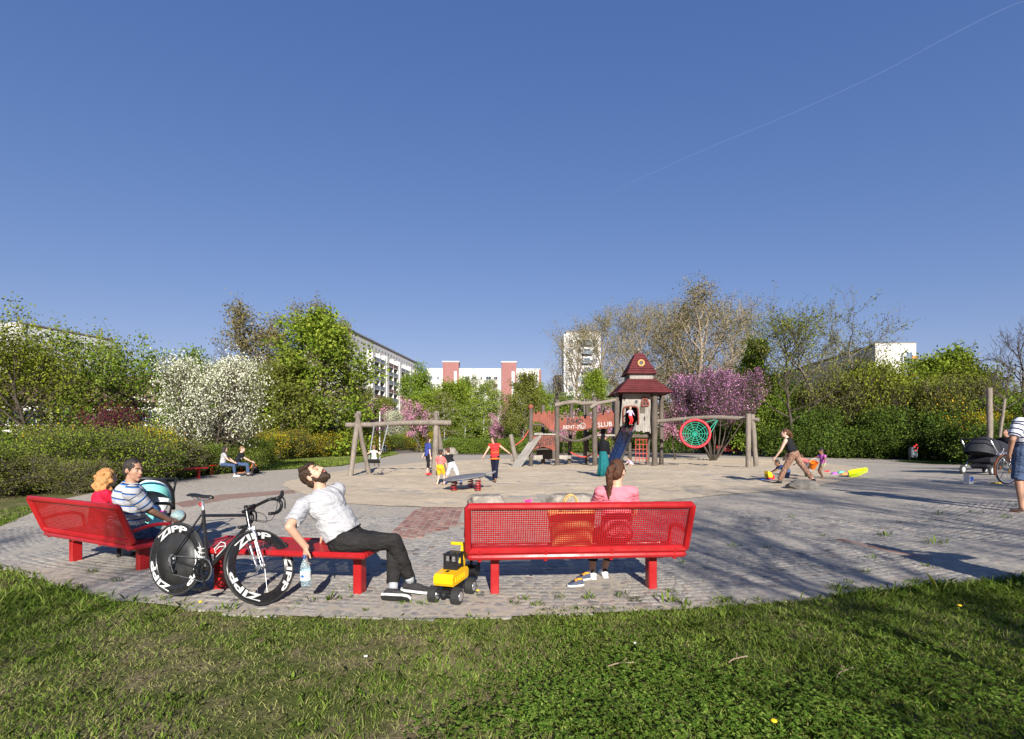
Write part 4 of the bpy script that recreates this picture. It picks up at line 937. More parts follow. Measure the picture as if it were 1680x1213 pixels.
# ------------------------------------------------------------- playground
def text_mesh(body, size, m, name='lettering', ext=.004, bold=0.004):
    c = bpy.data.curves.new('t', 'FONT'); c.body = body; c.size = size; c.extrude = ext; c.align_x = 'CENTER'; c.align_y = 'CENTER'; c.offset = bold * size; c.resolution_u = 2
    o = bpy.data.objects.new('t', c); COL.objects.link(o); dg = bpy.context.evaluated_depsgraph_get()
    me = bpy.data.meshes.new_from_object(o.evaluated_get(dg)); bpy.data.objects.remove(o); bpy.data.curves.remove(c)
    me.name = name; me.materials.clear(); me.materials.append(m); return me
GRAF_K = mat('black_spray', (.012, .012, .014), .6, 0); GRAF_W = mat('white_spray', (.40, .385, .365), .7, .1, 20)
def rock(name, label, loc, r, seed, m, cat='boulder', flat=None):
    mb = MB(); mb.ell((0, 0, 0), r, None, 40, 24); v = np.concatenate(mb.v)
    for i, p in enumerate(v):
        q = Vector((p[0] / r[0] * 1.2 + seed, p[1] / r[1] * 1.2, p[2] / r[2] * 1.2))
        k = 1 + .22 * noise.noise(q) + .12 * noise.noise(q * 2.7) + .05 * noise.noise(q * 8)
        v[i] = p * k
    if flat is not None: v[:, 2] = np.where(v[:, 2] > flat, flat + (v[:, 2] - flat) * .12, v[:, 2])
    mb.v = [v]; return mb.thing(name, m, label, cat, smooth=35, loc=loc)
STONE = mat('boulder_stone', (.19, .165, .14), .9, .4, 3, .8, 22, dirt=((.30, .26, .21), 6, .5))
STONED = mat('boulder_dark', (.13, .12, .105), .9, .4, 3, .8, 25)
def on(px, py, dz=0): q = P(px, py); return (q[0], q[1], q[2] + dz)
q = P(797, 836); rock('boulder', 'big flat-topped sandstone boulder on the sand edge left of the red bench', (q[0], q[1] + .3, q[2] + .08), (.44, .36, .33), 3, STONE, flat=.20)
q = P(936, 838); rock('boulder', 'wide flat boulder behind the straw bag', (q[0], q[1] + .3, q[2] + .1), (.58, .4, .32), 8, STONE, flat=.22)
q = P(1326, 803); rock('boulder', 'dark rounded boulder at the sand rim by the leopard trousers', (q[0], q[1] + .2, q[2] + .04), (.40, .30, .2), 12, STONED)
q = P(1028, 835); rock('boulder', 'low pale boulder half hidden behind the red bench', (q[0] + .1, q[1] + .3, q[2]), (.25, .2, .2), 15, STONE, flat=.1)
def log_path(pts, r, n=10, wob=.06, seed=0):
    rr = np.random.default_rng(seed); pts = smooth_pts(pts, 4) if len(pts) > 2 else np.array([np.asarray(pts[0]) + (np.asarray(pts[1]) - np.asarray(pts[0])) * t for t in np.linspace(0, 1, 7)])
    mb = MB(); k = len(pts); mb.path(pts + np.concatenate([[[0, 0, 0]], rr.normal(0, r * wob, (k - 2, 3)), [[0, 0, 0]]]), r * (1 + rr.normal(0, wob, k)), n); return mb
# --- swing frame at the left
D0 = 21.4; O = at(650, 781, D0); O[2] = G(O[0], O[1])
sw = empty('timber_swing', O, 0, 'weathered timber swing frame with a long log beam', 'swing')
def lat(px, py, d): return at(px, py, d) - O
for a, b_, r in [((574, 784, 21.0), (589, 676, 21.6), .115), ((606, 778, 22.2), (585, 679, 21.35), .11), ((712, 781, 21.2), (716.5, 676, 21.75), .12), ((729, 773, 22.4), (714, 678, 21.5), .11)]:
    log_path([lat(*a) - V(0, 0, .08), lat(*b_)], r, 10, .05, int(a[0])).build('post', LOGW, sw, 40)
log_path([lat(568, 697.5, 21.55), lat(610, 697, 21.55), lat(660, 694, 21.55), lat(700, 693.5, 21.55), lat(740.5, 694, 21.55)], .115, 12, .05, 5).build('beam', LOGW, sw, 40)
CHAIN = mat('chain_steel', (.16, .17, .19), .5, .2, 50, metal=.5)
GREYR = mat('grey_rope', (.22, .23, .25), .7, .2, 50)
def swing(top_px, seat, label, wd=.5):
    """two hanging ropes and a seat board"""
    s0 = at(*top_px[0]); s1 = at(*top_px[1]); o = empty('hanging_swing', s0 * .5 + s1 * .5, 0, label, 'swing seat'); c = V(*o.location)
    for s_, e in ((s0, seat[0]), (s1, seat[1])):
        mb = MB(); mb.path([s_ - c, e - c], .022, 6); mb.build('chain', GREYR, o)
    m_ = (seat[0] + seat[1]) / 2 - c; d = seat[1] - seat[0]; R = frame_z(V(0, -.45, .9), d); R = np.stack([nrm(d), np.cross(nrm(np.cross(d, [0, 1, 0])), nrm(d)), nrm(np.cross(d, [0, 1, 0])) * -1], 1)
    mb = MB(); mb.box(m_ - V(0, 0, .02), (np.linalg.norm(d) + .06, .2, .06), rotx(R_(-55)), .015); mb.build('seat', BLACKP, o); return o
SEAT1 = (at(605, 756, 20.3), at(622, 756, 20.3)); SEAT2 = (at(697, 747, 24.2), at(709, 747, 24.2))
swing(((614, 697, 21.5), (637, 696, 21.5)), SEAT1, 'swing with a black rubber seat carrying the girl in white')
swing(((668, 695, 21.5), (692, 695, 21.5)), SEAT2, 'swing farther right carrying the child in pink')
# --- seesaw disc on springs
q = P(765, 806); dsk = empty('spring_disc', q, 0, 'round grey rocking disc on red coil springs', 'spring rocker')
mb = MB(); mb.lathe([(.01, .36), (.62, .36), (.66, .385), (.66, .41), (.60, .425), (.01, .43)], 28); o = mb.build('platform', mat('disc_rubber', (.13, .13, .145), .6, .15, 5), dsk, 40); o.rotation_euler = (R_(2), R_(-7), 0); o.location = (0, 0, .03)
for dx, dy in ((-.36, -.1), (.36, -.15), (.1, .35)):
    t = np.linspace(0, 5 * 2 * np.pi, 70); mb = MB(); mb.path(np.stack([dx + .085 * np.cos(t), dy + .085 * np.sin(t), .02 + t / t[-1] * .33], 1), .016, 5); mb.build('spring', RED, dsk, True)
mb = MB(); mb.path(smooth_pts([(.58, 0, .47), (.75, 0, .53), (.88, 0, .60)]), [.03] * 8 + [.02], 6); mb.build('handle', mat('disc_rubber', (.13, .13, .145)), dsk)
# --- climbing castle
D = 29.3; O = at(985, 764, D); O[2] = G(O[0], O[1])
cs = empty('climbing_castle', O, 0, 'wooden climbing castle with red battlements, a slide and a red-roofed tower', 'play castle')
def c_(px, py, dy=0): return at(px, py, D + dy) - O
def cpost(px, top, base, dy, r=.13, lean=0, m=DARKW): log_path([c_(px, base, dy) - V(0, 0, .15), c_(px + lean, top, dy)], r, 10, .05, int(px * 3)).build('post', m, cs, 40)
for px, top, base, dy, r, ln in [(871, 668, 763, 0, .13, 0), (914, 656, 764, 0, .14, 0), (976, 652, 764, 0, .15, -1), (1011.5, 644, 764, 0, .15, 0), (1074, 642, 766, -.1, .17, 0), (1085, 642, 760, 1.8, .14, 0), (891, 665, 760, 2.2, .13, 0), (934, 660, 759, 2.2, .13, 4), (963, 655, 757, 2.2, .14, 0), (989, 662, 757, 2.2, .13, 0), (1033, 715, 762, 1.2, .12, 0), (1062, 718, 760, 1.6, .12, 2), (1019, 642, 757, 2.2, .14, 0)]: cpost(px, top, base, dy, r, ln)
cpost(960, 655, 745, 2.3, .12, 0, LOGW)
mb = MB(); mb.ell(c_(871, 668), .17); mb.build('red_ball', REDW, cs, True)
log_path([c_(910, 665, -.1), c_(925, 662, -.1), c_(942, 660, -.1), c_(960, 662, -.1), c_(978, 660.5, -.1)], .13, 10, .08, 9).build('rail', LOGW, cs, 40)
log_path([c_(969, 669, -.2), c_(980, 662, -.2), c_(992, 660, -.1), c_(1011, 656, 0)], .11, 10, .08, 10).build('rail', LOGW, cs, 40)
def battlement(x0, x1, topf, botf, nb, dy, merl=True):
    rail = MB(); a = c_(x0, topf(0) + 8, dy + .12); b_ = c_(x1, topf(1) + 8, dy + .12); rail.path([a, b_], .05, 6); rail.path([a - V(0, 0, .5), b_ - V(0, 0, .5)], .05, 6); r_ = rail.build('battlement', DARKW, cs)
    for i in range(nb):
        u0, u1 = i / nb, (i + 1) / nb; xa, xb = x0 + (x1 - x0) * u0, x0 + (x1 - x0) * u1; um = (u0 + u1) / 2
        t = 0 if not merl or i % 3 != 1 else 4.0
        pa, pb_, pc, pd = c_(xa + .12, topf(u0) + t, dy), c_(xb - .12, topf(u1) + t, dy), c_(xb - .12, botf(u1), dy), c_(xa + .12, botf(u0), dy)
        mb = MB(); k = V(0, .07, 0); mb.add([pa, pb_, pc, pd, pa + k, pb_ + k, pc + k, pd + k], [(0, 3, 2, 1), (4, 5, 6, 7), (0, 1, 5, 4), (1, 2, 6, 5), (2, 3, 7, 6), (3, 0, 4, 7)]); mb.build('board', REDW, r_)
    return r_
def lerp(pts):
    xs = [p[0] for p in pts]; ys = [p[1] for p in pts]; return lambda u: float(np.interp(u, xs, ys))
battlement(874.8, 910, lerp([(0, 676), (1, 674)]), lerp([(0, 692), (.15, 691.5), (.4, 694), (.62, 701), (.8, 706), (1, 705.5)]), 12, .05)
bB = battlement(917.5, 971, lerp([(0, 687), (1, 682)]), lerp([(0, 703), (.4, 707), (.7, 706.5), (1, 702)]), 17, .05)
bC = battlement(976.5, 1008, lerp([(0, 680), (.4, 677), (1, 673)]), lerp([(0, 704), (.6, 703), (1, 700)]), 11, .05)
bD = battlement(872, 911, lerp([(0, 716), (1, 715)]), lerp([(0, 741), (.2, 736), (.5, 733), (.75, 736), (1, 741)]), 12, .0, False)
def graf(parent, body, px, py, size, m, dy=-.012, tilt=0, sx=1):
    o = inst('lettering', text_mesh(body, size, m), parent, c_(px, py, dy), (R_(90), 0, 0)); o.rotation_euler = (R_(90), R_(-tilt), 0); o.scale = (sx, 1, 1)
graf(bB, 'R94', 939, 692.5, .50, GRAF_K, .03, 4, .9)
ht = MB(); a = np.linspace(0, 2 * np.pi, 26); hx = 16 * np.sin(a) ** 3; hy = 13 * np.cos(a) - 5 * np.cos(2 * a) - 2 * np.cos(3 * a) - np.cos(4 * a)
ht.path([c_(952, 691.5, .02) + V(x, 0, y) * .0095 for x, y in zip(hx[:-1], hy[:-1])], .025, 5, closed=True); ht.build('lettering', GRAF_K, bB)
graf(bB, 'BENT-20', 939, 701, .30, GRAF_W, .03, 2, 1.0)
sm_ = MB(); sm_.path(arc(c_(955.5, 699, .02), .17, 0, 360, 16)[:-1], .02, 5, closed=True); sm_.path(arc(c_(955.5, 699, .02), .09, 200, 340, 6), .018, 5); sm_.ell(c_(954.3, 698, .02), .025, None, 6, 4); sm_.ell(c_(956.7, 698, .02), .025, None, 6, 4); sm_.build('lettering', GRAF_W, bB)
graf(bC, 'SLUB', 992.5, 697, .40, GRAF_W, .03, 5, 1.0)
graf(bD, 'RIGAER', 896.5, 720.5, .33, GRAF_K, -.02, 2, .95); graf(bD, 'BLEIBT', 898, 727.5, .33, GRAF_K, -.02, 3, .95)
ar = MB(); p0 = c_(882.5, 731, -.03)
for a_, b_ in [((-.14, -.16), (0, .22)), ((.14, -.16), (0, .22)), ((-.2, .0), (.2, .0))]: ar.path([p0 + V(a_[0], 0, a_[1]), p0 + V(b_[0], 0, b_[1])], .022, 5)
ar.build('lettering', GRAF_K, bD)
# ramp plank with grips, leaning post and rope
def beam(name, a, b_, w, t, m, parent):
    z = nrm(b_ - a); x = nrm(np.cross(z, V(0, 1, 0))); yv = np.cross(z, x); x, yv = x * .78 + yv * .62, yv * .78 - x * .62; R = np.stack([-yv, x, z], 1); mb = MB(); mb.box((a + b_) / 2, (w, t, np.linalg.norm(b_ - a)), R, .02); return mb.build(name, m, parent)
beam('ramp', c_(846, 768, -1.3), c_(884.5, 711, .3), .62, .12, PLANKW, cs)
log_path([c_(847, 762, -.3), c_(838, 713, -.3)], .14, 10, .04, 44).build('post', LOGW, cs, 40)
ROPER = mat('red_rope', (.36, .05, .04), .8, .2, 40); ROPEG = mat('green_rope', (.02, .30, .20), .7, .2, 40)
mb = MB(); mb.path(smooth_pts([c_(845, 731, -.3), c_(857, 722, -.1), c_(867, 707, 0), c_(875, 692, 0)]), .035, 6); mb.build('rope', ROPER, cs)
# hanging bridge, platforms
for i in range(14):
    u = i / 13; px = 917 + 57 * u; py = 715 + 9 * math.sin(math.pi * min(1, u * 1.05)) ** 1 + 0 * u
    u2 = (i + 1) / 13; mb = MB(); mb.box(c_(px, py, 1.0), (.14, 1.7, .09), None, .015); mb.build('bridge_plank', PLANKW, cs)
for dy in (.1, 1.9):
    mb = MB(); mb.path([c_(917 + 57 * u, 714.5 + 9 * math.sin(math.pi * min(1, u * 1.05)), dy) for u in np.linspace(0, 1, 12)], .07, 6); mb.build('bridge_rope', DARKW, cs)
mb = MB(); mb.path([c_(936 + 42 * u, 742 + 8 * math.sin(math.pi * u), 1.2) for u in np.linspace(0, 1, 10)], .05, 6); mb.path([c_(978 + 30 * u, 744 + 9 * math.sin(math.pi * u), .8) for u in np.linspace(0, 1, 10)], .04, 6); mb.build('hanging_rope', ROPER, cs)
for i, (x0, x1, py) in enumerate(((979, 1012, 714.5), (876, 914, 713))):
    for k in range(5): mb = MB(); a = c_(x0, py, .1 + k * .42); b_ = c_(x1, py, .1 + k * .42); mb.box((a + b_) / 2, (b_[0] - a[0], .38, .1), None, .015); mb.build('platform_plank', PLANKW, cs)
mb = MB(); a = c_(876, 750, 1.0); b_ = c_(890, 750, 1.0); mb.box((a + b_) / 2, (b_[0] - a[0], .3, .25)); a = c_(917, 750, 1.2); b_ = c_(936, 750, 1.2); mb.box((a + b_) / 2, (b_[0] - a[0], .3, .2)); mb.build('step', PLANKW, cs)
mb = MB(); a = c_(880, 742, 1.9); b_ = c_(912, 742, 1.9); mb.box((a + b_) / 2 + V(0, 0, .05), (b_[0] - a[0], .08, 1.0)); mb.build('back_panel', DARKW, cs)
# tower walls of planks
TX0, TX1 = 1016.5, 1073.0
def wall_z(px): return c_(px, 646, .1)[2] , c_(px, float(np.interp(px, [1012, 1034, 1068, 1073], [697, 706, 710, 709])), .1)[2]
wl_ = MB(); a = c_(1020, 650, .3); b_ = c_(1072, 650, .3); wl_.box(((a + b_) / 2) - V(0, 0, .05), (b_[0] - a[0], .09, .12)); wl_.box(((a + b_) / 2) - V(0, 0, 1.25), (.02, .02, .02)); tw = wl_.build('tower_wall', DARKW, cs)
nP = 15
for i in range(nP):
    xa = TX0 + (TX1 - TX0) * i / nP; xb = TX0 + (TX1 - TX0) * (i + 1) / nP; xm = (xa + xb) / 2; t, bt = wall_z(xm); bt += .05 * math.sin(i * 2.3)
    sp = [(t, bt)]
    if 1025 < xm < 1046.5:
        top = c_(xm, 668.5 + .015 * (xm - 1036) ** 2, .1)[2]; sp = [(t, top)]
        if xm > 1036: sp.append((c_(xm, 697, .1)[2], bt))
    xs = -(xm - 1045) * .0035
    for (z1, z0) in sp:
        a = c_(xa, 700, .1); b_ = c_(xb, 700, .1); w = b_[0] - a[0] - .012; mb = MB(); k1, k0 = (z1 - 2.2) * xs, (z0 - 2.2) * xs
        xc = (a[0] + b_[0]) / 2; yv = a[1]; j = .012 * math.sin(i * 5.1)
        mb.add([(xc - w / 2 + k0, yv + j, z0), (xc + w / 2 + k0, yv + j, z0), (xc + w / 2 + k0, yv + .06 + j, z0), (xc - w / 2 + k0, yv + .06 + j, z0), (xc - w / 2 + k1, yv + j, z1), (xc + w / 2 + k1, yv + j, z1), (xc + w / 2 + k1, yv + .06 + j, z1), (xc - w / 2 + k1, yv + .06 + j, z1)], [(0, 3, 2, 1), (4, 5, 6, 7), (0, 1, 5, 4), (1, 2, 6, 5), (2, 3, 7, 6), (3, 0, 4, 7)])
        mb.build('plank', PLANKW, tw)
for side, pxs in ((1, 1084), (-1, 1016)):
    for k in range(6):
        a = c_(1073.5 if side > 0 else 1015.5, 700, .2); mb = MB(); mb.box((a[0], a[1] + .2 + k * .31, 2.85), (.06, .28, 2.5)); mb.build('side_plank', PLANKW, cs)
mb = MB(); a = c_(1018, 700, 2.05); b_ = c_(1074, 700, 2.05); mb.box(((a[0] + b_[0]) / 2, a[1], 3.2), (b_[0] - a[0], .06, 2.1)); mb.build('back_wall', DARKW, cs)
mb = MB(); mb.box(((a[0] + b_[0]) / 2, a[1] - 1.0, c_(1040, 698, .1)[2] - .06), (b_[0] - a[0], 1.8, .1)); mb.build('tower_floor', PLANKW, cs)
# opening frame, arched window, small dark holes, round roof window
mb = MB(); mb.path(smooth_pts([c_(1023, 694, .02), c_(1022.8, 676, .02), c_(1025, 668.5, .02), c_(1035, 667, .02), c_(1044.5, 668.5, .02), c_(1047, 676, .02), c_(1047.5, 696, .02)], 4), .075, 8, flat=.7); mb.build('opening_frame', REDW, cs, 40)
wf = MB(); wpts = [c_(1053, 666.5, .02), c_(1053.3, 660, .02), c_(1055, 655, .02), c_(1057.5, 652.5, .02), c_(1060.5, 655, .02), c_(1063.5, 660, .02), c_(1064.5, 665.5, .02)]
wf.path(smooth_pts(wpts, 3), .05, 6); wf.path([wpts[0], wpts[-1]], .05, 6); wf.path([c_(1058, 653, .02), c_(1059, 666, .02)], .03, 6); wf.path([c_(1053, 660.5, .02), c_(1063.5, 660, .02)], .03, 6); wo = wf.build('arched_window', REDW, cs)
mb = MB(); pp = smooth_pts(wpts, 3); mb.add([p + V(0, .05, 0) for p in pp], [tuple(range(len(pp)))]); mb.add([p + V(0, .075, 0) for p in pp], [tuple(range(len(pp)))[::-1]]); mb.build('pane', BLACKP, wo)
for px, py, w, h in ((1024.5, 655, .1, .18), (1044, 659.5, .14, .2), (1057.5, 687, .09, .24)):
    mb = MB(); mb.lathe([(.001, 0), (1, 0), (1, .03), (.001, .03)], 10, c_(px, py, .075), np.array([[w / 2 * 1.2, 0, 0], [0, 0, 1], [0, h / 2 * 1.2, 0]])); mb.build('wall_hole', BLACKP, cs)
mb = MB(); mb.box(c_(1054, 673, .08), (.3, .03, .35)); mb.build('plaque', DARKW, cs)
# roofs of overlapping boards
TC = c_(1047.4, 645.6, 1.0); TC[2] = 0
def roof(z0, z1, h0, h1, n, core):
    mb = MB(); mb.lathe([(h0 * 1.38, z0), (h1 * 1.38, z1)], 4, TC, rotz(R_(45))); rf = mb.build('roof', ROOFW, cs)
    for i in range(n):
        a, b_ = i / n, (i + 1.12) / n; wa, wb = h0 + (h1 - h0) * a + .05, h0 + (h1 - h0) * min(1, b_) + .02; za, zb = z0 + (z1 - z0) * a - .02, z0 + (z1 - z0) * min(1, b_)
        for s in range(4):
            R = rotz(s * math.pi / 2); vs = [(-wa, -wa - .03, za), (wa, -wa - .03, za), (wb, -wb, zb), (-wb, -wb, zb), (-wa, -wa + .02, za), (wa, -wa + .02, za), (wb, -wb + .03, zb), (-wb, -wb + .03, zb)]
            vs = np.array(vs) + np.random.default_rng(i * 4 + s).normal(0, .008, (8, 3)); mb = MB(); mb.add(vs @ R.T + TC, [(0, 1, 2, 3), (4, 7, 6, 5), (0, 4, 5, 1), (1, 5, 6, 2), (2, 6, 7, 3), (3, 7, 4, 0)]); mb.build('roof_board', ROOFW, rf)
zz = lambda py: c_(1047, py, .4)[2]
roof(zz(646), zz(622.5), 1.60, .78, 6, None); roof(zz(613.5), zz(577.5), .86, .19, 8, None)
mb = MB(); mb.box(TC + V(0, 0, (zz(622.5) + zz(613)) / 2), (1.42, 1.42, zz(613) - zz(622.5) + .04)); mb.build('roof_neck', PLANKW, cs)
mb = MB(); mb.tube(TC + V(0, 0, zz(578)), TC + V(0, 0, zz(570)), .05); mb.ell(TC + V(0, 0, zz(571.5)), .13); mb.build('finial', LOGW, cs, True)
wz = zz(596); wh = .86 + (.19 - .86) * ((wz - zz(613.5)) / (zz(577.5) - zz(613.5))); mb = MB(); tcy = TC + V(0.0, -wh - .10, wz)
mb.path(arc(tcy, .17, 0, 360, 18)[:-1], .06, 6, closed=True); o = mb.build('round_window', mat('ochre_paint', (.40, .24, .08), .6, .2, 20), cs, True)
mb = MB(); mb.lathe([(.001, 0), (.16, 0), (.16, .2), (.001, .2)], 14, tcy, np.array([[1, 0, 0], [0, 0, 1], [0, 1, 0.]])); mb.build('pane', BLACKP, o)
# chute
sp = [c_(1035.5, 697.5, -.1), c_(1033, 703, -.7), c_(1022, 730, -2.0), c_(1009, 758, -3.4), c_(1004, 764, -4.0)]; sp = smooth_pts(sp, 4)
def sweep(pts, sec, m, name, parent, smooth=30):
    vs = []; n = len(sec)
    for i, p in enumerate(pts):
        t = nrm(pts[min(i + 1, len(pts) - 1)] - pts[max(i - 1, 0)]); x = nrm(np.cross(t, V(0, 0, 1))); u = np.cross(x, t)
        vs += [p + x * a + u * b_ for a, b_ in sec]
    fs = [(i * n + k, i * n + k + 1, (i + 1) * n + k + 1, (i + 1) * n + k) for i in range(len(pts) - 1) for k in range(n - 1)]
    mb = MB(); mb.add(vs, fs); return mb.build(name, m, parent, smooth)
SLIDE = mat('slide_steel', (.36, .40, .46), .22, .05, 4, metal=1.0)
sweep(sp, [(-.34, .26), (-.30, .27), (-.29, .02), (-.26, 0), (.26, 0), (.29, .02), (.30, .27), (.34, .26), (.33, -.02), (.28, -.05), (-.28, -.05), (-.33, -.02), (-.34, .26)], SLIDE, 'slide', cs, 30)
# rope net under the tower
mb = MB()
for k in range(4): mb.path([c_(1043 + k * 6.0, 716, .6), c_(1043 + k * 6.0, 758, .5)], .022, 5)
for k in range(5): mb.path([c_(1042, 722 + k * 7.6, .55), c_(1063, 722 + k * 7.6, .55)], .022, 5)
mb.build('rope_net', ROPER, cs)
mb = MB(); a = c_(1018, 712, .5); b_ = c_(1072, 712, .5)
for k in range(3): mb.box(((a + b_) / 2) + V(0, k * .6, -.12), (b_[0] - a[0], .14, .2))
mb.build('floor_beam', DARKW, cs)
# --- nest swing between the castle and a pair of posts
O = at(1236, 767, 25.7); O[2] = G(O[0], O[1])
ns = empty('nest_swing_gantry', O, 0, 'grey log beam on two leaning posts right of the tower', 'swing')
def n_(px, py, d): return at(px, py, d) - O
log_path([n_(1078, 691.5, 29.2), n_(1130, 687, 28.0), n_(1180, 685, 26.9), n_(1245, 689, 25.6)], .115, 10, .05, 21).build('beam', LOGW, ns, 40)
log_path([n_(1228, 770, 25.4), n_(1227.5, 679, 25.5)], .14, 10, .04, 22).build('post', LOGW, ns, 40); log_path([n_(1240.5, 765, 26.0), n_(1234, 680, 25.8)], .13, 10, .04, 23).build('post', LOGW, ns, 40)
C = at(1140.5, 711.5, 27.3); nb_ = empty('nest_swing', C, 0, 'red ringed nest swing with a green rope web facing the viewer', 'nest swing')
nrm_ = nrm(V(-.25, -1, .18)); Rn = frame_z(nrm_, (0, 0, 1)); rr_ = .78
mb = MB(); mb.path([Rn @ V(math.cos(t) * rr_, math.sin(t) * rr_, 0) for t in np.linspace(0, 2 * np.pi, 33)[:-1]], .072, 8, closed=True); mb.build('ring', mat('red_foam_ring', (.55, .02, .035), .5, .1, 9), nb_, True)
mb = MB()
for k in range(10): t = k * math.pi / 5; mb.path([Rn @ V(0, 0, -.14), Rn @ V(math.cos(t) * rr_, math.sin(t) * rr_, 0)], .016, 4)
for j in range(1, 6): mb.path([Rn @ V(math.cos(t) * rr_ * j / 6, math.sin(t) * rr_ * j / 6, -.14 * (1 - j / 6)) for t in np.linspace(0, 2 * np.pi, 21)[:-1]], .014, 4, closed=True)
mb.build('rope_web', ROPEG, nb_)
mb = MB(); top = at(1177, 688, 27.0) - C
for t in (.3, .9): mb.path([Rn @ V(-math.cos(t) * rr_, math.sin(t) * rr_, 0) if False else Rn @ V(math.cos(t) * rr_, math.sin(t) * rr_, 0), top], .022, 5)
mb.path([Rn @ V(-.6, .5, 0), at(1122, 688, 28.2) - C], .02, 5); mb.path([Rn @ V(.75, -.1, 0), top + V(.06, 0, .02)], .02, 5); mb.build('rope', ROPEG, nb_)
# ------------------------------------------------------------- benches
def perf_mesh(name, w, h, pitch, bar, m, th=.003):
    """sheet with real square holes, in the xy plane, centred"""
    nx = max(1, int((w - bar) / pitch)); ny = max(1, int((h - bar) / pitch))
    def lines(n, L):
        p = (L - bar) / n; return np.array([k * p + o for k in range(n + 1) for o in (0, bar)]) - L / 2
    xs, ys = lines(nx, w), lines(ny, h); X, Y = np.meshgrid(xs, ys); n = len(xs); top = np.column_stack([X.ravel(), Y.ravel(), np.full(X.size, th / 2)]); bot = top * [1, 1, -1]; N = len(top); fs = []
    for j in range(len(ys) - 1):
        for i in range(n - 1):
            a, b, c, d = j * n + i, j * n + i + 1, (j + 1) * n + i + 1, (j + 1) * n + i
            if i % 2 and j % 2: fs += [(a, b, b + N, a + N), (b, c, c + N, b + N), (c, d, d + N, c + N), (d, a, a + N, d + N)]
            else: fs += [(a, b, c, d), (d + N, c + N, b + N, a + N)]
    me = bpy.data.meshes.new(name); me.from_pydata(np.concatenate([top, bot]).tolist(), [], fs); me.materials.append(m); me.update(); return me
BK = perf_mesh('backrest_panel', 2.04, .40, .0215, .0088, RED); ST = perf_mesh('seat_panel', 2.02, .42, .0215, .0095, RED); STF = perf_mesh('seat_panel_flat', 1.82, .56, .0215, .0105, RED)
def rrect(w, h, r, n=4):
    out = []
    for cx, cy, a in ((w / 2 - r, h / 2 - r, 0), (-w / 2 + r, h / 2 - r, 90), (-w / 2 + r, -h / 2 + r, 180), (w / 2 - r, -h / 2 + r, 270)):
        out += [(cx + r * math.cos(R_(a + 90 * k / n)), cy + r * math.sin(R_(a + 90 * k / n))) for k in range(n + 1)]
    return out
def bench_meshes():
    d = {}
    mb = MB(); mb.path([(x, y, 0) for x, y in rrect(2.10, .50, .03, 2)], .030, 8, closed=True); mb.box((0, 0, -.028), (.05, .44, .03)); mb.box((-.8, 0, -.028), (.09, .44, .03)); mb.box((.8, 0, -.028), (.09, .44, .03)); d['seat_frame'] = mb.mesh('seat_frame', RED, 40)
    mb = MB(); mb.path([(x, y, 0) for x, y in rrect(2.12, .47, .012, 1)], .034, 8, closed=True); d['backrest_frame'] = mb.mesh('backrest_frame', RED, 40)
    mb = MB(); mb.box((0, 0, .175), (.085, .12, .40), None, .008); d['leg'] = mb.mesh('leg', RED)
    mb = MB(); mb.path(smooth_pts([(0, -.22, .20), (0, -.06, .235), (0, .10, .235), (0, .20, .20), (0, .235, .10), (0, .24, 0)], 4), .022, 8); d['armrest'] = mb.mesh('armrest', RED, 40)
    mb = MB(); mb.path([(0, 0, -.05), (0, -.03, .06)], .02, 6); d['bracket'] = mb.mesh('bracket', RED)
    mb = MB(); mb.box((0, 0, 0), (1.9, .62, .03), None, .012); fr_ = MB()
    for y in (-.295, .295): fr_.box((0, y, 0), (1.9, .055, .058), None, .018)
    for x in (-.925, .925): fr_.box((x, 0, -.003), (.05, .54, .05), None, .012)
    for x in (-.75, .75, 0): fr_.box((x, 0, -.022), (.08, .54, .02))
    d['flat_frame'] = fr_.mesh('seat_frame', RED); return d
BM = bench_meshes()
SZ = .398
def bench(loc, yaw, label, legz=0., group=None, arms=True, L=1.):
    o = empty('park_bench', loc, yaw, label, 'bench', group)
    inst('seat_frame', BM['seat_frame'], o, (0, .02, SZ)); inst('seat_panel', ST, o, (0, .02, SZ + .012))
    t = R_(70); c = V(0, -.31 - .0, SZ + .275); rot = (R_(90 + 20), 0, 0)
    inst('backrest_frame', BM['backrest_frame'], o, c, rot); inst('backrest_panel', BK, o, c, rot)
    for x in (-.8, .8): inst('leg', BM['leg'], o, (x, .0, 0), (0, 0, 0))
    for x in (-.95, -.32, .32, .95): inst('bracket', BM['bracket'], o, (x, -.22, SZ + .01))
    if arms:
        for x in (-1.08, 1.08): inst('armrest', BM['armrest'], o, (x, -.02, SZ))
    o.scale = (L, 1, 1); return o
def flat_bench(p, q, label, group=None, legs=.75):
    p, q = np.asarray(p), np.asarray(q); c = (p + q) / 2; d = q - p; o = empty('flat_bench', c, math.atan2(d[1], d[0]), label, 'bench', group); k = np.linalg.norm(d[:2]) / (2 * legs)
    inst('seat_frame', BM['flat_frame'], o, (0, 0, .43), (0, 0, 0), (k, 1, 1)); inst('seat_panel', STF, o, (0, 0, .446), (0, 0, 0), (k, 1, 1))
    for x in (-legs, legs): inst('leg', BM['leg'], o, (x * k, 0, 0))
    return o
BENCH1 = bench((.615, 4.86, .0), R_(4.0), 'red perforated bench seen from behind with the ponytailed woman on it', L=.985)
LBX, LBY, LBA = -5.26, 6.34, R_(-25.6); LBZ = -.155
BENCH2 = bench((LBX, LBY, LBZ), LBA, 'red perforated bench at the left with the couple on it')
pR, pL = P(590, 972), V(-2.98, 5.0, 0); FB = flat_bench(pL, pR, 'backless red bench the bearded man sits on')
flat_bench(P(258, 790), P(303, 787) + V(.25, .45, 0), 'backless red bench at the left below the green bushes', 'backless red benches by the bushes')
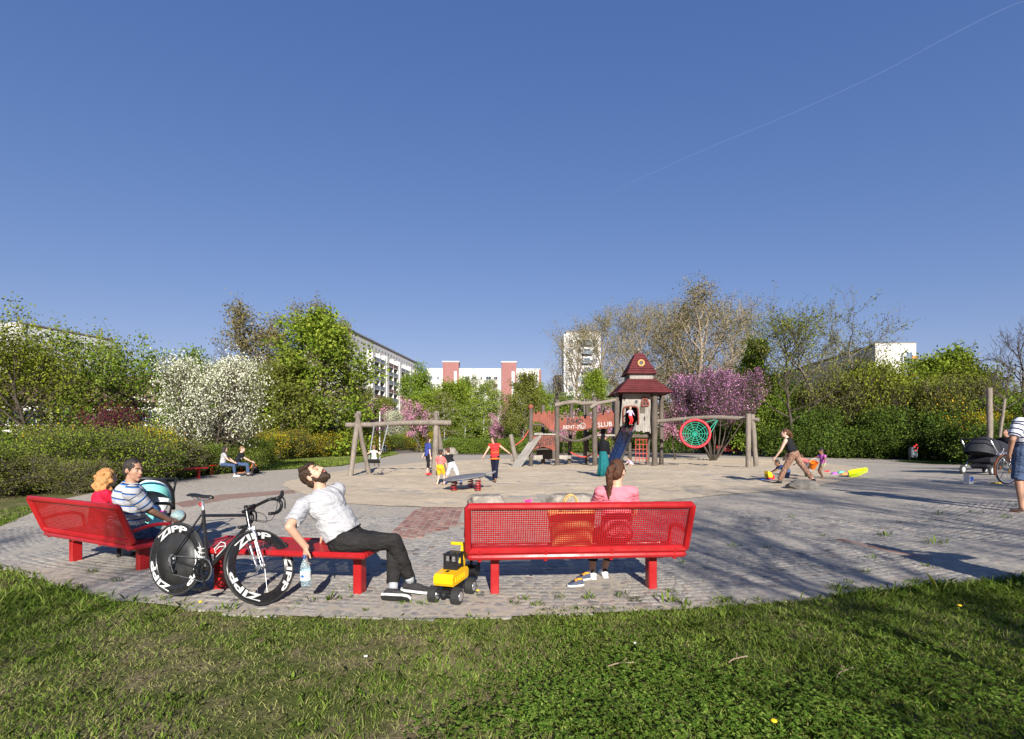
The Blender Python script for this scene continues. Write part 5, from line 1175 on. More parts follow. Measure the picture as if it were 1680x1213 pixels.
flat_bench(P(347, 779), P(395, 774), 'backless red bench carrying the young couple', 'backless red benches by the bushes')
q = P(632, 741); bench((q[0], 74, .30), R_(200), 'far red bench with a backrest between the yellow bushes', None, None, True, 1.25)
q = P(606, 742); bench(((636 - 840) / 800 * 66, 66, .27), R_(250), 'far red bench seen from its end behind the girl on the swing', None, None, True, 1.0)
bench((at(1197, 735, 50)[0], 50, G(0, 50)), R_(180), 'dark red bench in the shade behind the nest swing', None, None, True, 1.1)
bench((at(1262, 735, 50)[0], 50, G(0, 50)), R_(180), 'dark red bench in the shade right of the leaning posts', None, None, True, 1.1)
q = P(1652, 790); bench((at(1672, 770, 16.5)[0], 16.5, G(17, 16.5)), R_(100), 'red bench at the right edge with the dark-haired man', 0, None, False, .8)
# ------------------------------------------------------------- bicycles
DECAL = mat('white_decal', (.55, .55, .54), .4, .04, 30)
CARB = mat('carbon_gloss', (.014, .014, .015), .3, .3, 16, spec=.45)
FRAMEB = mat('frame_black', (.012, .012, .013), .25, .2, 8, spec=.5, dirt=((.25, .25, .25), 26, .70))
AX = np.array([[1, 0, 0], [0, 0, 1], [0, -1, 0.]])   # lathe axis -> +-y
def bent_text(body, size, R, ang, y, m, flip=1, st=2.35):
    me = text_mesh(body, size, m, ext=.0008, bold=.03); n = len(me.vertices); co = np.zeros(n * 3); me.vertices.foreach_get('co', co); co = co.reshape(-1, 3)
    a = ang - flip * st * co[:, 0] / R; r = R + co[:, 1]; out = np.column_stack([r * np.cos(a), y + co[:, 2] * 1, r * np.sin(a)]); me.vertices.foreach_set('co', out.ravel()); me.update(); return me
def race_wheel(parent, name, M, disc):
    o = empty_mesh = None
    mb = MB(); mb.path([(math.cos(t) * .3335, 0, math.sin(t) * .3335) for t in np.linspace(0, 2 * np.pi, 49)[:-1]], .0125, 8, closed=True); w = mb.build(name, RUB, parent, True); w.matrix_local = M
    rim = MB(); prof = [(.322, -.010), (.325, 0), (.322, .010), (.30, .0135), (.27, .013), (.243, .006), (.243, -.006), (.27, -.013), (.30, -.0135)]
    rim.lathe(prof, 48, (0, 0, 0), AX, True); inst('rim', rim.mesh('rim', CARB, True), w)
    hub = MB(); hub.lathe([(.012, -.05), (.026, -.045), (.018, -.03), (.016, 0), (.018, .03), (.026, .045), (.012, .05)], 14, (0, 0, 0), AX); inst('hub', hub.mesh('hub', STEEL, True), w)
    if disc:
        dm = MB(); dm.lathe([(.02, .022), (.246, .0085), (.246, -.0085), (.02, -.022)], 48, (0, 0, 0), AX, True); inst('disc', dm.mesh('disc', mat('carbon_matt', (.022, .022, .022), .5, .4, 9), True), w)
    else:
        sp_ = MB()
        for k in range(16):
            t = k * 2 * math.pi / 16 + .06; s = .028 if k % 2 else -.028; sp_.path([(.02 * math.cos(t + (.9 if k % 4 < 2 else -.9)), s, .02 * math.sin(t + (.9 if k % 4 < 2 else -.9))), (.243 * math.cos(t), 0, .243 * math.sin(t))], .0014, 4)
        inst('spokes', sp_.mesh('spokes', STEEL), w)
    for y, fl in ((-.0155, 1), (.0155, -1)):
        for k, body in enumerate(('ZIPP', 'ZIPP', 'ZIPP')):
            inst('lettering', bent_text(body, .082, .283, R_(98 + k * 120 + (8 if disc else 0)), y, DECAL, fl), w)
    return w
bk = empty('racing_bicycle', (0, 0, 0), 0, 'black racing bicycle with white lettered deep rims leaning on the backless bench', 'bicycle')
RH, BB, SC_, HT, HB = V(0, 0, .346), V(.40, 0, .275), V(.275, 0, .80), V(.80, 0, .815), V(.845, 0, .69)
fr_ = MB(); fr_.path([BB, SC_ + nrm(SC_ - BB) * .02], .0155, 8); fr_.path([SC_ - V(-.01, 0, .03), HT - V(0, 0, .02)], .0145, 8); fr_.path([BB, HB + V(-.005, 0, .03)], .018, 8); fr_.path([HB - (HT - HB) * .06, HT + (HT - HB) * .12], .019, 10)
for s in (-1, 1): fr_.path([RH + V(0, s * .06, 0), BB + V(-.05, s * .03, 0), BB], [.008, .010, .012], 6); fr_.path([RH + V(0, s * .06, 0), SC_ + V(-.06, s * .045, -.14), SC_ + V(-.005, s * .012, -.02)], [.007, .008, .009], 6)
fr_.tube(BB - V(0, .034, 0), BB + V(0, .034, 0), .021, .021, 12); fr_.build('frame', FRAMEB, bk, 40)
d_ = nrm(SC_ - BB); mb = MB(); mb.path([SC_ - d_ * .05, SC_ + d_ * .125], .0135, 8); mb.build('seatpost', SILVER, bk, True)
sp_ = SC_ + d_ * .15; mb = MB()
ss = []
for x, w, z in [(-.13, .062, .022), (-.10, .070, .024), (-.03, .058, .014), (.04, .03, .010), (.10, .020, .012), (.135, .012, .004)]: ss.append((x, w, z))
vs = []; n = 12
for x, w, z in ss:
    for k in range(n):
        t = 2 * math.pi * k / n; vs.append(sp_ + V(x, w * math.cos(t), z + (.010 if math.sin(t) > 0 else .022) * math.sin(t) - .012 * abs(math.cos(t)) ** 3))
mb.add(vs, [(i * n + k, (i + 1) * n + k, (i + 1) * n + (k + 1) % n, i * n + (k + 1) % n) for i in range(len(ss) - 1) for k in range(n)] + [tuple(range(n)), tuple((len(ss) - 1) * n + k for k in range(n))[::-1]])
sdl = mb.build('saddle', BLACKP, bk, True); mb = MB()
for s in (-1, 1): mb.path([sp_ + V(-.11, s * .022, .0), sp_ + V(-.05, s * .022, -.03), sp_ + V(.05, s * .022, -.03), sp_ + V(.11, s * .012, .0)], .0035, 5)
mb.build('rails', STEEL, sdl)
mb = MB(); mb.box(SC_ + V(-.035, 0, .075), (.03, .04, .035), None, .008); mb.build('rear_light', RED, bk)
race_wheel(bk, 'rear_wheel', Matrix.Translation(Vector(RH)), True)
mb = MB()
for k in range(6): mb.lathe([(.021 + k * .0045, -.030 - .0035 * k), (.025 + k * .0045, -.030 - .0035 * k), (.025 + k * .0045, -.0285 - .0035 * k), (.021 + k * .0045, -.0285 - .0035 * k)], 20, RH, AX, True)
mb.build('cassette', STEEL, bk)
mb = MB(); rd = RH + V(.01, -.055, -.06)
for c0, r in ((rd, .022), (rd + V(.03, 0, -.055), .022)): mb.lathe([(.004, -.006), (r, -.006), (r, .006), (.004, .006)], 14, c0, AX, True)
mb.box(rd + V(.015, -.008, -.025), (.02, .012, .09), roty(R_(-30)), .003); mb.path([RH + V(0, -.06, 0), rd + V(0, -.01, 0)], .012, 6); mb.build('derailleur', BLACKP, bk)
cr = MB(); CY = -.055
cr.lathe([(.082, -.003), (.104, -.003), (.106, 0), (.104, .003), (.082, .003)], 40, BB + V(0, CY, 0), AX, True); cr.lathe([(.064, -.003), (.078, -.003), (.078, .003), (.064, .003)], 32, BB + V(0, CY + .012, 0), AX, True)
for k in range(5): t = k * 1.2566 + .3; cr.path([BB + V(0, CY, 0), BB + V(math.cos(t) * .09, CY, math.sin(t) * .09)], .009, 5)
ca = R_(-62); cdir = V(math.cos(ca), 0, math.sin(ca)); cr.path([BB + V(0, CY - .012, 0), BB + cdir * .172 + V(0, CY - .02, 0)], [.015, .011], 8); cr.path([BB + V(0, .055, 0), BB - cdir * .172 + V(0, .065, 0)], [.015, .011], 8); cr.build('crankset', BLACKG, bk, 40)
for s, p in ((1, BB + cdir * .172 + V(0, CY - .075, 0)), (-1, BB - cdir * .172 + V(0, .12, 0))):
    mb = MB(); mb.tube(p + V(0, -.05, 0), p + V(0, .05, 0), .008, None, 8)
    for x in (-.042, .042): mb.box(p + V(x, 0, 0), (.012, .085, .022), None, .003)
    for y in (-.04, 0, .04): mb.box(p + V(0, y, 0), (.084, .01, .018), None, .002)
    mb.build('pedal', BLACKP, bk)
mb = MB(); y = CY; mb.path([RH + V(0, y, .034), BB + V(0, y, .104)], .004, 5); mb.path([rd + V(.03, 0, -.077), BB + V(0, y, -.104)], .004, 5); mb.path([BB + V(.105 * math.cos(t), y, .105 * math.sin(t)) for t in np.linspace(math.pi / 2, -math.pi / 2, 14)], .0045, 5); mb.build('chain', STEEL, bk)
dt = nrm(HB - BB); un = nrm(V(-dt[2], 0, dt[0])); b0 = BB + dt * .14 + un * .03; mb = MB()
mb.path([b0, b0 + un * .0 + dt * .02, b0 + dt * .145 + un * .0, b0 + dt * .16 + un * .035, b0 + dt * .13 + un * .075, b0 + dt * .03 + un * .075, b0 + dt * .02 + un * .03], .0045, 6, closed=False); mb.path([b0 + dt * .05 + V(0, -.034, 0) + un * .03, b0 + dt * .12 + V(0, -.034, 0) + un * .03, b0 + dt * .15 + un * .01], .0045, 6); mb.path([b0 + dt * .05 + V(0, .034, 0) + un * .03, b0 + dt * .12 + V(0, .034, 0) + un * .03, b0 + dt * .15 + un * .01], .0045, 6); mb.build('bottle_cage', WHITEP, bk, True)
mb = MB(); st = nrm(BB - SC_)
for k in range(4):
    p = BB + V(-.035, 0, .02) + (SC_ - BB) * (.10 + .075 * k); mb.box(p + V(-.02, 0, 0), (.055, .062, .010), roty(R_(12)), .003)
mb.build('lock', WHITEP, bk)
# front assembly, turned far to the left round the steering axis
zx = nrm(HT - HB); xx = nrm(V(zx[2], 0, -zx[0])); Rs = np.stack([xx, V(0, 1, 0), zx], 1); STEER = R_(80)
Rm = Matrix.Translation(Vector(HB)) @ Matrix(Rs.tolist()).to_4x4() @ Matrix.Rotation(STEER, 4, 'Z')
def fparts(mb, name, m, sm=True, par=None):
    o = mb.build(name, m, par or bk, sm); o.matrix_local = Rm if par is None else Matrix.Identity(4); return o
fh = V(.035, 0, -.375)
mb = MB(); mb.path([(0, 0, .0), (0, 0, -.035)], .02, 10)
for s in (-1, 1): mb.path(smooth_pts([(0, s * .012, -.025), (.006, s * .042, -.06), (.008, s * .050, -.18), (fh[0], s * .052, fh[2])], 4), np.linspace(.0165, .010, 13), 8, flat=.7)
mb.tube(fh + V(0, -.062, 0), fh + V(0, .062, 0), .008, None, 8); fparts(mb, 'fork', SILVER)
wfm = Rm @ Matrix.Translation(Vector(fh)); race_wheel(bk, 'front_wheel', wfm, False)
mb = MB(); mb.box((.028, 0, -.035), (.03, .05, .07), None, .01); fparts(mb, 'front_brake', SILVER, False)
hz = .185; mb = MB(); mb.path([(0, 0, .14), (0, 0, hz + .02)], .018, 10); mb.path([(0, 0, hz), (.10, 0, hz + .012)], .017, 8)
hb = [(.10, -.02, hz + .012)]
for s in (-1, 1):
    pts = smooth_pts([(.10, 0, hz + .012), (.10, s * .17, hz + .012), (.115, s * .205, hz + .012), (.17, s * .212, hz + .004), (.205, s * .215, -.03 + hz), (.19, s * .218, hz - .085), (.13, s * .222, hz - .125), (.05, s * .225, hz - .13)], 4); mb.path(pts, .0155, 8)
hbar = fparts(mb, 'handlebar', BLACKP)
for s in (-1, 1):
    mb = MB(); mb.path([(.155, s * .212, hz + .01), (.20, s * .213, hz + .016), (.235, s * .214, hz + .045), (.245, s * .214, hz + .085)], [.018, .021, .019, .013], 8); fparts(mb, 'hood', BLACKP, True, hbar)
    mb = MB(); mb.path(smooth_pts([(.225, s * .214, hz + .03), (.25, s * .214, hz - .01), (.235, s * .216, hz - .09)]), .0075, 6); fparts(mb, 'brake_lever', BLACKP, True, hbar)
mb = MB()
for s in (-1, 1): mb.path(smooth_pts([(.18, s * .20, hz + .01), (.24, s * .10, hz - .05), (.20, s * .03, hz - .15), (.03, s * .01, hz - .12)]), .003, 5)
fparts(mb, 'brake_cable', BLACKP, True)
rc, fc = P(281, 984.5), P(418, 996.5); byaw = math.atan2(fc[1] - rc[1], fc[0] - rc[0])
bk.rotation_euler = (R_(-6.5), 0, byaw); bk.location = (rc[0] - .0, rc[1] + .02, .008)
# city bicycle at the right edge
def city_bike(loc, yaw, label):
    o = empty('city_bicycle', loc, yaw, label, 'bicycle'); r = .345
    for nm, x in (('rear_wheel', 0), ('front_wheel', 1.07)):
        mb = MB(); mb.path([(math.cos(t) * r, 0, math.sin(t) * r) for t in np.linspace(0, 2 * np.pi, 41)[:-1]], .019, 8, closed=True); w = mb.build(nm, RUB, o, True, (x, 0, r + .018))
        mb = MB(); mb.lathe([(r - .036, -.012), (r - .012, -.014), (r - .012, .014), (r - .036, .012)], 40, (0, 0, 0), AX, True); inst('rim', mb.mesh('rim', SILVER, 40), w)
        mb = MB()
        for k in range(28): t = k * math.pi / 14; mb.path([(.03 * math.cos(t + .8 * (-1) ** k), .03 * (-1) ** k, .03 * math.sin(t + .8 * (-1) ** k)), ((r - .03) * math.cos(t), 0, (r - .03) * math.sin(t))], .002, 4)
        mb.lathe([(.01, -.06), (.03, -.05), (.03, .05), (.01, .06)], 12, (0, 0, 0), AX); inst('spokes', mb.mesh('spokes', STEEL), w)
        if x == 0: mb = MB(); mb.box((-.25, -.03, .06), (.03, .012, .07), None, .004); inst('reflector', mb.mesh('reflector', ORANGE), w)
        mb = MB(); mb.path([(x + math.cos(t) * (r + .04), 0, r + .018 + math.sin(t) * (r + .04)) for t in np.linspace(R_(25), R_(200 if x == 0 else 165), 22)], .028, 8, flat=.5); mb.build('mudguard', mat('mudguard_copper', (.36, .13, .05), .35, .1, 9), o, True)
    R0 = V(0, 0, r + .018); B = V(.46, 0, .30); S = V(.26, 0, .82); H = V(.88, 0, .92); HBt = V(.94, 0, .72)
    mb = MB(); mb.path([B, S], .018, 8); mb.path([B, HBt], .021, 8); mb.path([B + (S - B) * .45, H - V(0, 0, .06)], .018, 8); mb.path([HBt, H + V(-.02, 0, .08)], .02, 8); mb.path([HBt, V(1.0, .05, .5), V(1.07, .05, r + .018)], .014, 8); mb.path([HBt, V(1.0, -.05, .5), V(1.07, -.05, r + .018)], .014, 8)
    for s in (-1, 1): mb.path([R0 + V(0, s * .06, 0), B + V(0, s * .02, 0)], .012, 6); mb.path([R0 + V(0, s * .06, 0), B + (S - B) * .8 + V(0, s * .03, 0)], .011, 6)
    mb.build('frame', WHITEP, o, True)
    mb = MB()
    for s in (-1, 1): mb.path([R0 + V(0, s * .075, 0), V(-.12, s * .075, .745)], .009, 6); mb.path([R0 + V(0, s * .075, 0), V(.06, s * .075, .76)], .009, 6); mb.path([V(.22, s * .07, .78), V(-.20, s * .075, .76), V(-.25, s * .05, .73)], .009, 6)
    for k in range(5): mb.path([V(-.18 + k * .09, -.07, .765), V(-.18 + k * .09, .07, .765)], .007, 5)
    mb.build('rack', SILVER, o, True)
    mb = MB(); mb.path([S, S + V(-.04, 0, .14)], .013, 8); mb.build('seatpost', SILVER, o); mb = MB(); mb.ell(S + V(-.07, 0, .17), (.13, .09, .035)); mb.ell(S + V(.05, 0, .165), (.10, .035, .025)); mb.build('saddle', BLACKP, o, True)
    mb = MB(); mb.path(smooth_pts([(.70, -.28, 1.06), (.82, -.2, 1.1), (.86, 0, 1.06), (.82, .2, 1.1), (.70, .28, 1.06)]), .013, 8); mb.build('handlebar', SILVER, o, True)
    mb = MB(); mb.box((.23, -.06, .33), (.52, .03, .11), None, .012); mb.build('chain_guard', mat('guard_ochre', (.42, .22, .06), .4, .1), o); mb = MB(); mb.path([B + V(0, -.09, 0), B + V(.1, -.1, -.13)], .012, 6); mb.box(B + V(.1, -.15, -.14), (.09, .09, .025)); mb.build('crank', STEEL, o); mb = MB(); mb.path([V(.02, .08, .3), V(-.02, .16, .02)], .01, 6); mb.build('kickstand', STEEL, o); return o
q = at(1651.5, 795, 11.9); city_bike((q[0], q[1], q[2]), R_(12), 'white city bicycle with a luggage rack at the right edge')
# ------------------------------------------------------------- toys, shoes, bags
q = P(722, 996); t = P(761, 967); tv = t - q; ex = empty('toy_excavator', ((q[0] + t[0]) / 2, (q[1] + t[1]) / 2, 0), math.atan2(tv[1], tv[0]), 'yellow toy excavator with a black cab and bucket', 'toy digger')
wm = MB(); wm.lathe([(.012, -.036), (.062, -.040), (.072, -.030), (.072, .030), (.062, .040), (.012, .036)], 18, (0, 0, 0), AX)
for k in range(18): a = k * math.pi / 9; wm.box((.071 * math.cos(a), 0, .071 * math.sin(a)), (.008, .07, .008), roty(-a))
wm = wm.mesh('wheel', RUB); hm = MB(); hm.lathe([(.002, .041), (.042, .041), (.045, .037), (.045, -.037), (.042, -.041), (.002, -.041)], 16, (0, 0, 0), AX); hm = hm.mesh('hubcap', SILVER, 40)
for x in (-.165, .165):
    for y in (-.115, .115): w = inst('wheel', wm, ex, (x, y, .074)); inst('hubcap', hm, w)
mb = MB(); mb.box((0, 0, .10), (.40, .085, .05), None, .01); mb.box((0, 0, .13), (.20, .13, .05), None, .01)
for x in (-.165, .165): mb.tube((x, -.1, .074), (x, .1, .074), .014)
mb.ell((-.20, 0, .085), (.03, .03, .03)); mb.box((-.205, 0, .12), (.03, .13, .02)); mb.build('chassis', BLACKP, ex)
cab = MB(); cab.prism([(-.20, .165), (-.215, .19), (-.215, .245), (-.185, .27), (.04, .285), (.13, .275), (.165, .245), (.165, .185), (.14, .165)], .19, None, (0, -.095, 0)); bd = cab.build('body', YEL, ex)
mb = MB()
for y in (-.097, .097):
    for k in range(5): mb.box((-.15 + k * .05, y, .215), (.012, .008, .05), None, .003)
for k in range(7): mb.box((-.217, -.066 + k * .022, .215), (.008, .008, .05), None, .002)
mb.build('ribs', YEL, bd)['kind'] = 'stuff'; mb = MB(); mb.box((-.11, 0, .279), (.045, .025, .006)); mb.build('slot', BLACKP, bd)
mb = MB()
for x in (-.045, .085):
    for y in (-.06, .06): mb.box((x, y, .345), (.022, .022, .14), None, .004)
mb.box((.02, 0, .415), (.165, .15, .022), None, .008); mb.box((.02, 0, .29), (.16, .145, .035), None, .004); mb.box((-.05, 0, .33), (.012, .13, .05)); mb.box((-.03, -.035, .43), (.03, .02, .012)); mb.box((-.03, .035, .43), (.03, .02, .012)); mb.build('cab', BLACKP, ex)
mb = MB(); mb.prism([(.11, .25), (.17, .25), (.235, .40), (.24, .475), (.20, .475), (.17, .41)], .045, None, (0, -.0225 - .03, 0)); mb.box((.20, .03, .472), (.035, .15, .03), None, .006); mb.prism([(.20, .44), (.24, .47), (.36, .40), (.43, .33), (.41, .315), (.33, .345)], .06, None, (0, -.03 - .03, 0)); mb.build('boom', YEL, ex)
mb = MB(); mb.path([(.40, -.03, .33), (.40, -.03, .24)], .016, 6); mb.prism([(.33, .235), (.34, .15), (.38, .10), (.45, .10), (.49, .15), (.48, .235)], .13, None, (0, -.095, 0)); mb.build('bucket', BLACKP, ex)
DKBL = mat('shoe_navy', (.045, .055, .09), .7, .2, 30); ORL = mat('shoe_orange', (.75, .28, .02), .7, .1, 20)
def kid_shoe(loc, yaw, label, L=.17):
    o = empty('child_shoe', loc, yaw, label, 'shoe', "pair of child's sneakers")
    so = MB(); pts = [(-.085, -.026), (-.05, -.031), (.02, -.034), (.06, -.036), (.085, -.02), (.088, .01), (.06, .034), (.0, .030), (-.06, .030), (-.088, .018)]
    n = len(pts); so.add([(x, y, 0) for x, y in pts] + [(x * 1.03, y * 1.05, .018) for x, y in pts], [tuple(range(n))[::-1], tuple(range(n, 2 * n))] + [(i, (i + 1) % n, n + (i + 1) % n, n + i) for i in range(n)]); so.build('sole', WHITEP, o)
    up = MB(); secs = [(-.082, .020, .066), (-.06, .029, .072), (-.02, .031, .066), (.02, .033, .052), (.055, .034, .036), (.08, .022, .024)]; vs = []; m = 9
    for x, w, h in secs:
        for k in range(m): a = math.pi * k / (m - 1); vs.append((x, w * math.cos(a), .017 + (h - .017) * math.sin(a) ** .7))
    up.add(vs, [(i * m + k, i * m + k + 1, (i + 1) * m + k + 1, (i + 1) * m + k) for i in range(len(secs) - 1) for k in range(m - 1)] + [tuple(range(m)), tuple((len(secs) - 1) * m + k for k in range(m))[::-1]]); up.build('upper', DKBL, o, 50)
    li = MB(); li.ell((-.045, 0, .066), (.036, .021, .012)); li.box((.0, 0, .058), (.02, .052, .012), roty(.35), .004); li.build('lining', ORL, o, True)
    la = MB()
    for x, z in ((.015, .056), (.03, .050)): la.box((x, 0, z), (.008, .05, .006), roty(.5))
    la.build('strap', BLACKP, o); return o
q = P(944, 962); kid_shoe((q[0], q[1], q[2] + .004), R_(196), "child's navy sneaker with orange lining lying in front")
q = P(955, 952); kid_shoe((q[0] + .01, q[1], q[2] + .004), R_(203), "child's navy sneaker with orange lining lying behind its twin")
# straw bag on the bench
STRAW = mat('straw', (.42, .27, .10), .8, .3, 40, .6, 90)
c = V(.60, 4.93, SZ + .02)
bag = MB(); vs = []; nz_ = 8; na = 18
for j in range(nz_ + 1):
    u = j / nz_
    for k in range(na):
        a = 2 * math.pi * k / na; ca_, sa = math.cos(a), math.sin(a); vs.append((math.copysign(abs(ca_) ** .6, ca_) * (.20 + .045 * u), math.copysign(abs(sa) ** .6, sa) * (.085 + .02 * u), .36 * u + .012 * math.sin(3 * a) * u))
bag.add(vs, [(j * na + k, j * na + (k + 1) % na, (j + 1) * na + (k + 1) % na, (j + 1) * na + k) for j in range(nz_) for k in range(na)] + [tuple(range(na))[::-1]])
bo = bag.thing('straw_bag', STRAW, 'straw shopping bag with two loop handles standing on the bench', 'bag', smooth=True, loc=c)
for y in (-.09, .09): mb = MB(); mb.path(smooth_pts([(-.09, y, .34), (-.07, y * .8, .46), (-.02, y * .6, .52), (.04, y * .6, .50), (.08, y * .9, .36)], 4), .009, 6); mb.build('handle', STRAW, bo, True)
PINKP = mat('pink_paper', (.62, .05, .25), .6, .2, 30)
q = P(866, 833); mb = MB()
for k in range(9): a = k * .7; mb.path([(0, 0, .05), (.05 * math.cos(a), .05 * math.sin(a), .16), (.11 * math.cos(a), .11 * math.sin(a), .17 + .03 * math.sin(3 * a))], [.006, .02, .004], 5)
mb.thing('paper_windmill', PINKP, 'pink toy windmill sticking up just behind the red bench', 'toy', loc=(q[0], q[1] - .2, q[2] + .02))
# toys in the sand
LIME = mat('lime_plastic', (.46, .58, .01), .35, .08, 9, spec=.5)
q = P(1402, 783); mb = MB(); k_ = [(-.42, .04, .22), (-.30, .20, .27), (0, .23, .27), (.35, .19, .26), (.75, .10, .25), (1.02, .05, .26)]; vs = []
for x, w, h in k_: vs += [(x, -w * .7, 0), (x, -w, h), (x, -w * .82, h), (x, -w * .55, .05), (x, w * .55, .05), (x, w * .82, h), (x, w, h), (x, w * .7, 0)]
mb.add(vs, [(i * 8 + k, (i + 1) * 8 + k, (i + 1) * 8 + (k + 1) % 8, i * 8 + (k + 1) % 8) for i in range(5) for k in range(8)] + [tuple(range(8)), tuple(range(40, 48))[::-1]]); mb.thing('toy_boat', LIME, 'lime green plastic toy boat lying on the sand rim', 'toy', loc=(q[0], q[1], q[2] + .05), rot=(R_(14), R_(-10), R_(24))).scale = (.62, .62, .55)
def bucket(px, py, c, label, s=1., rot=(0, 0, 0), dz=0, d=None):
    q = P(px, py) if d is None else at(px, py, d); mb = MB(); mb.lathe([(.001, 0), (.08 * s, 0), (.12 * s, .2 * s), (.128 * s, .2 * s), (.128 * s, .185 * s), (.118 * s, .19 * s), (.075 * s, .01), (.001, .01)], 16); o = mb.thing('toy_bucket', c, label, 'toy', loc=(q[0], q[1], q[2] + dz), rot=rot, smooth=40)
    mb = MB(); mb.path(arc((0, 0, .19 * s), .122 * s, 0, 180, 10), .007, 5); mb.build('handle', WHITEP, o); return o
def P2(n, c): return mat(n, c, .4, .08, 9, spec=.5)
bucket(1332, 773, P2('orange_plastic', (.70, .17, .01)), 'orange bucket carried by the child in the sand', 1.05, (R_(25), 0, 0), .08, 14.6)
bucket(1325, 783, P2('green_plastic', (.10, .45, .06)), 'green bucket on the sand behind the leopard trousers', .9)
def spade(px, py, c, label, yaw, L=.5):
    q = P(px, py); mb = MB(); mb.path([(-L / 2, 0, .03), (L * .2, 0, .035)], .014, 6); mb.path([(-L / 2, -.05, .03), (-L / 2, .05, .03)], .014, 6); mb.prism([(L * .18, .02), (L * .5, .02), (L * .5, .045), (L * .18, .05)], .13, None, (0, -.065, 0)); mb.thing('toy_spade', c, label, 'toy', loc=(q[0], q[1], q[2] + .01), rot=(0, 0, yaw))
BLU, REDP, YLW, PURP = P2('blue_plastic', (.02, .10, .55)), P2('red_plastic', (.60, .02, .02)), P2('yellow_toy', (.75, .50, .01)), P2('purple_plastic', (.32, .10, .45))
spade(1252, 789, BLU, 'blue spade lying at the left of the sand toys', .2); spade(1316, 791, P2('lime_toy', (.35, .60, .02)), 'small lime spade behind the dark boulder', .5, .4); spade(1328, 790, P2('rust_toy', (.45, .08, .03)), 'small rust red rake beside the lime spade', -.2, .35); spade(1342, 775, P2('beige_toy', (.5, .42, .3)), 'long pale spade under the orange bucket', 2.4, .8)
q = P(1264, 788); mb = MB(); mb.box((0, 0, .07), (.32, .2, .10), None, .03); mb.box((.08, 0, .15), (.12, .16, .1), None, .02); o = mb.thing('toy_truck', REDP, 'red toy truck with a yellow tipper in the sand', 'toy', loc=q, rot=(0, 0, .3)); o.scale = (.78,) * 3; mb = MB(); mb.prism([(-.2, .12), (.02, .12), (-.02, .3), (-.22, .38)], .2, None, (0, -.1, 0)); mb.build('tipper', YLW, o)
for px, py, c, lb in ((1355, 776, REDP, 'red and white sand mould nearest the toddler'), (1368, 779, PURP, 'purple sand mould left of the lime boat'), (1379, 777, P2('mint_toy', (.1, .5, .35)), 'mint green sand mould near the lime boat'), (1384, 780, P2('orange_toy', (.7, .25, .05)), 'orange sand mould near the lime boat'), (1391, 779, P2('pink_toy', (.7, .2, .3)), 'pink sand mould touching the lime boat')):
    q = P(px, py); mb = MB(); mb.lathe([(.001, .07), (.05, .07), (.075, .05), (.10, .0)], 10, (0, 0, .01)); mb.ell((.09, .05, .05), (.07, .05, .04)); mb.thing('sand_mould', c, lb, 'toy', loc=q, smooth=40)
# litter bins, posts, fence, box
def bin_(loc, label, c, yaw=0, sc=1):
    o = empty('litter_bin', loc, yaw, label, 'litter bin'); mb = MB(); mb.box((0, 0, .58), (.42, .34, .72), None, .05); mb.build('body', c, o); mb = MB()
    for x in (-.22, .22): mb.tube((x, 0, 0), (x, 0, 1.05), .03)
    mb.box((0, 0, 1.02), (.5, .4, .04), None, .012); mb.build('frame', BLACKP, o); mb = MB(); mb.box((0, -.172, .82), (.28, .01, .12)); mb.build('slot', BLACKG, o); o.scale = (sc,) * 3; return o
BINM = mat('bin_grey', (.11, .13, .15), .5, .15, 6)
o = bin_((at(1498, 740, 37)[0], 37, G(18, 37)), 'grey litter bin covered in red stickers in front of the shrubs', BINM, 0, 1.1)
for k, (x, z) in enumerate(((-.08, 1.0), (.1, .9), (.06, 1.1), (0, .75))): mb = MB(); mb.box((x, -.215, z), (.12, .012, .09), roty(.3 * k)); mb.build('sticker', REDP, o)
bin_((at(631, 746, 52)[0], 52, G(-13, 52)), 'grey litter bin beside the white post', BINM)
mb = MB(); mb.path([(0, 0, 0), (0, 0, 4.4)], .055, 8); o = mb.thing('sign_post', WHITEP, 'thin white post behind the left swing', 'post', loc=(at(623, 747, 48)[0], 48, G(0, 48)))
mb = MB(); mb.path([(0, 0, 0), (0, 0, 3.6)], .10, 8); mb.thing('dark_post', DARKW, 'dark thin post left of the white post', 'post', loc=(at(615, 745, 55)[0], 55, G(0, 55)))
mb = log_path([(0, 0, -.1), (.03, 0, 2.0), (0, 0, 4.35)], .13, 10, .03, 3); mb.thing('grey_post', LOGW, 'tall grey wooden post behind the double buggy', 'post', smooth=40, loc=(at(1623, 740, 27)[0], 27, G(26, 27)))
mb = log_path([(0, 0, 0), (.12, 0, 1.6), (.4, 0, 3.8)], .07, 8, .05, 4); mb.thing('leaning_stake', LOGW, 'thin leaning stake beside the tall grey post', 'post', smooth=40, loc=(at(1637, 738, 27.5)[0], 27.5, G(26, 27)))
fe = empty('ball_fence', (at(1575, 735, 46)[0], 46, G(40, 46)), 0, 'tall white-posted ball court fence behind the right shrubs', 'fence'); mb = MB(); mb.tube((-1, 0, 5.0), (9, 0, 5.1), .045); mb.build('top_rail', WHITEP, fe)
for k in range(6): mb = MB(); mb.tube((-.2 + k * 1.5, 0, 0), (-.2 + k * 1.5, 0, 5.0), .05); mb.build('post', WHITEP, fe)
mb = MB()
for k in range(28): mb.tube((-1 + k * .36, .05, .2), (-1 + k * .36, .05, 5), .008, None, 3)
for k in range(14): mb.tube((-1, .05, .3 + k * .35), (9, .05, .3 + k * .35), .008, None, 3)
o = mb.build('mesh_panel', STEEL, fe); o['kind'] = 'stuff'
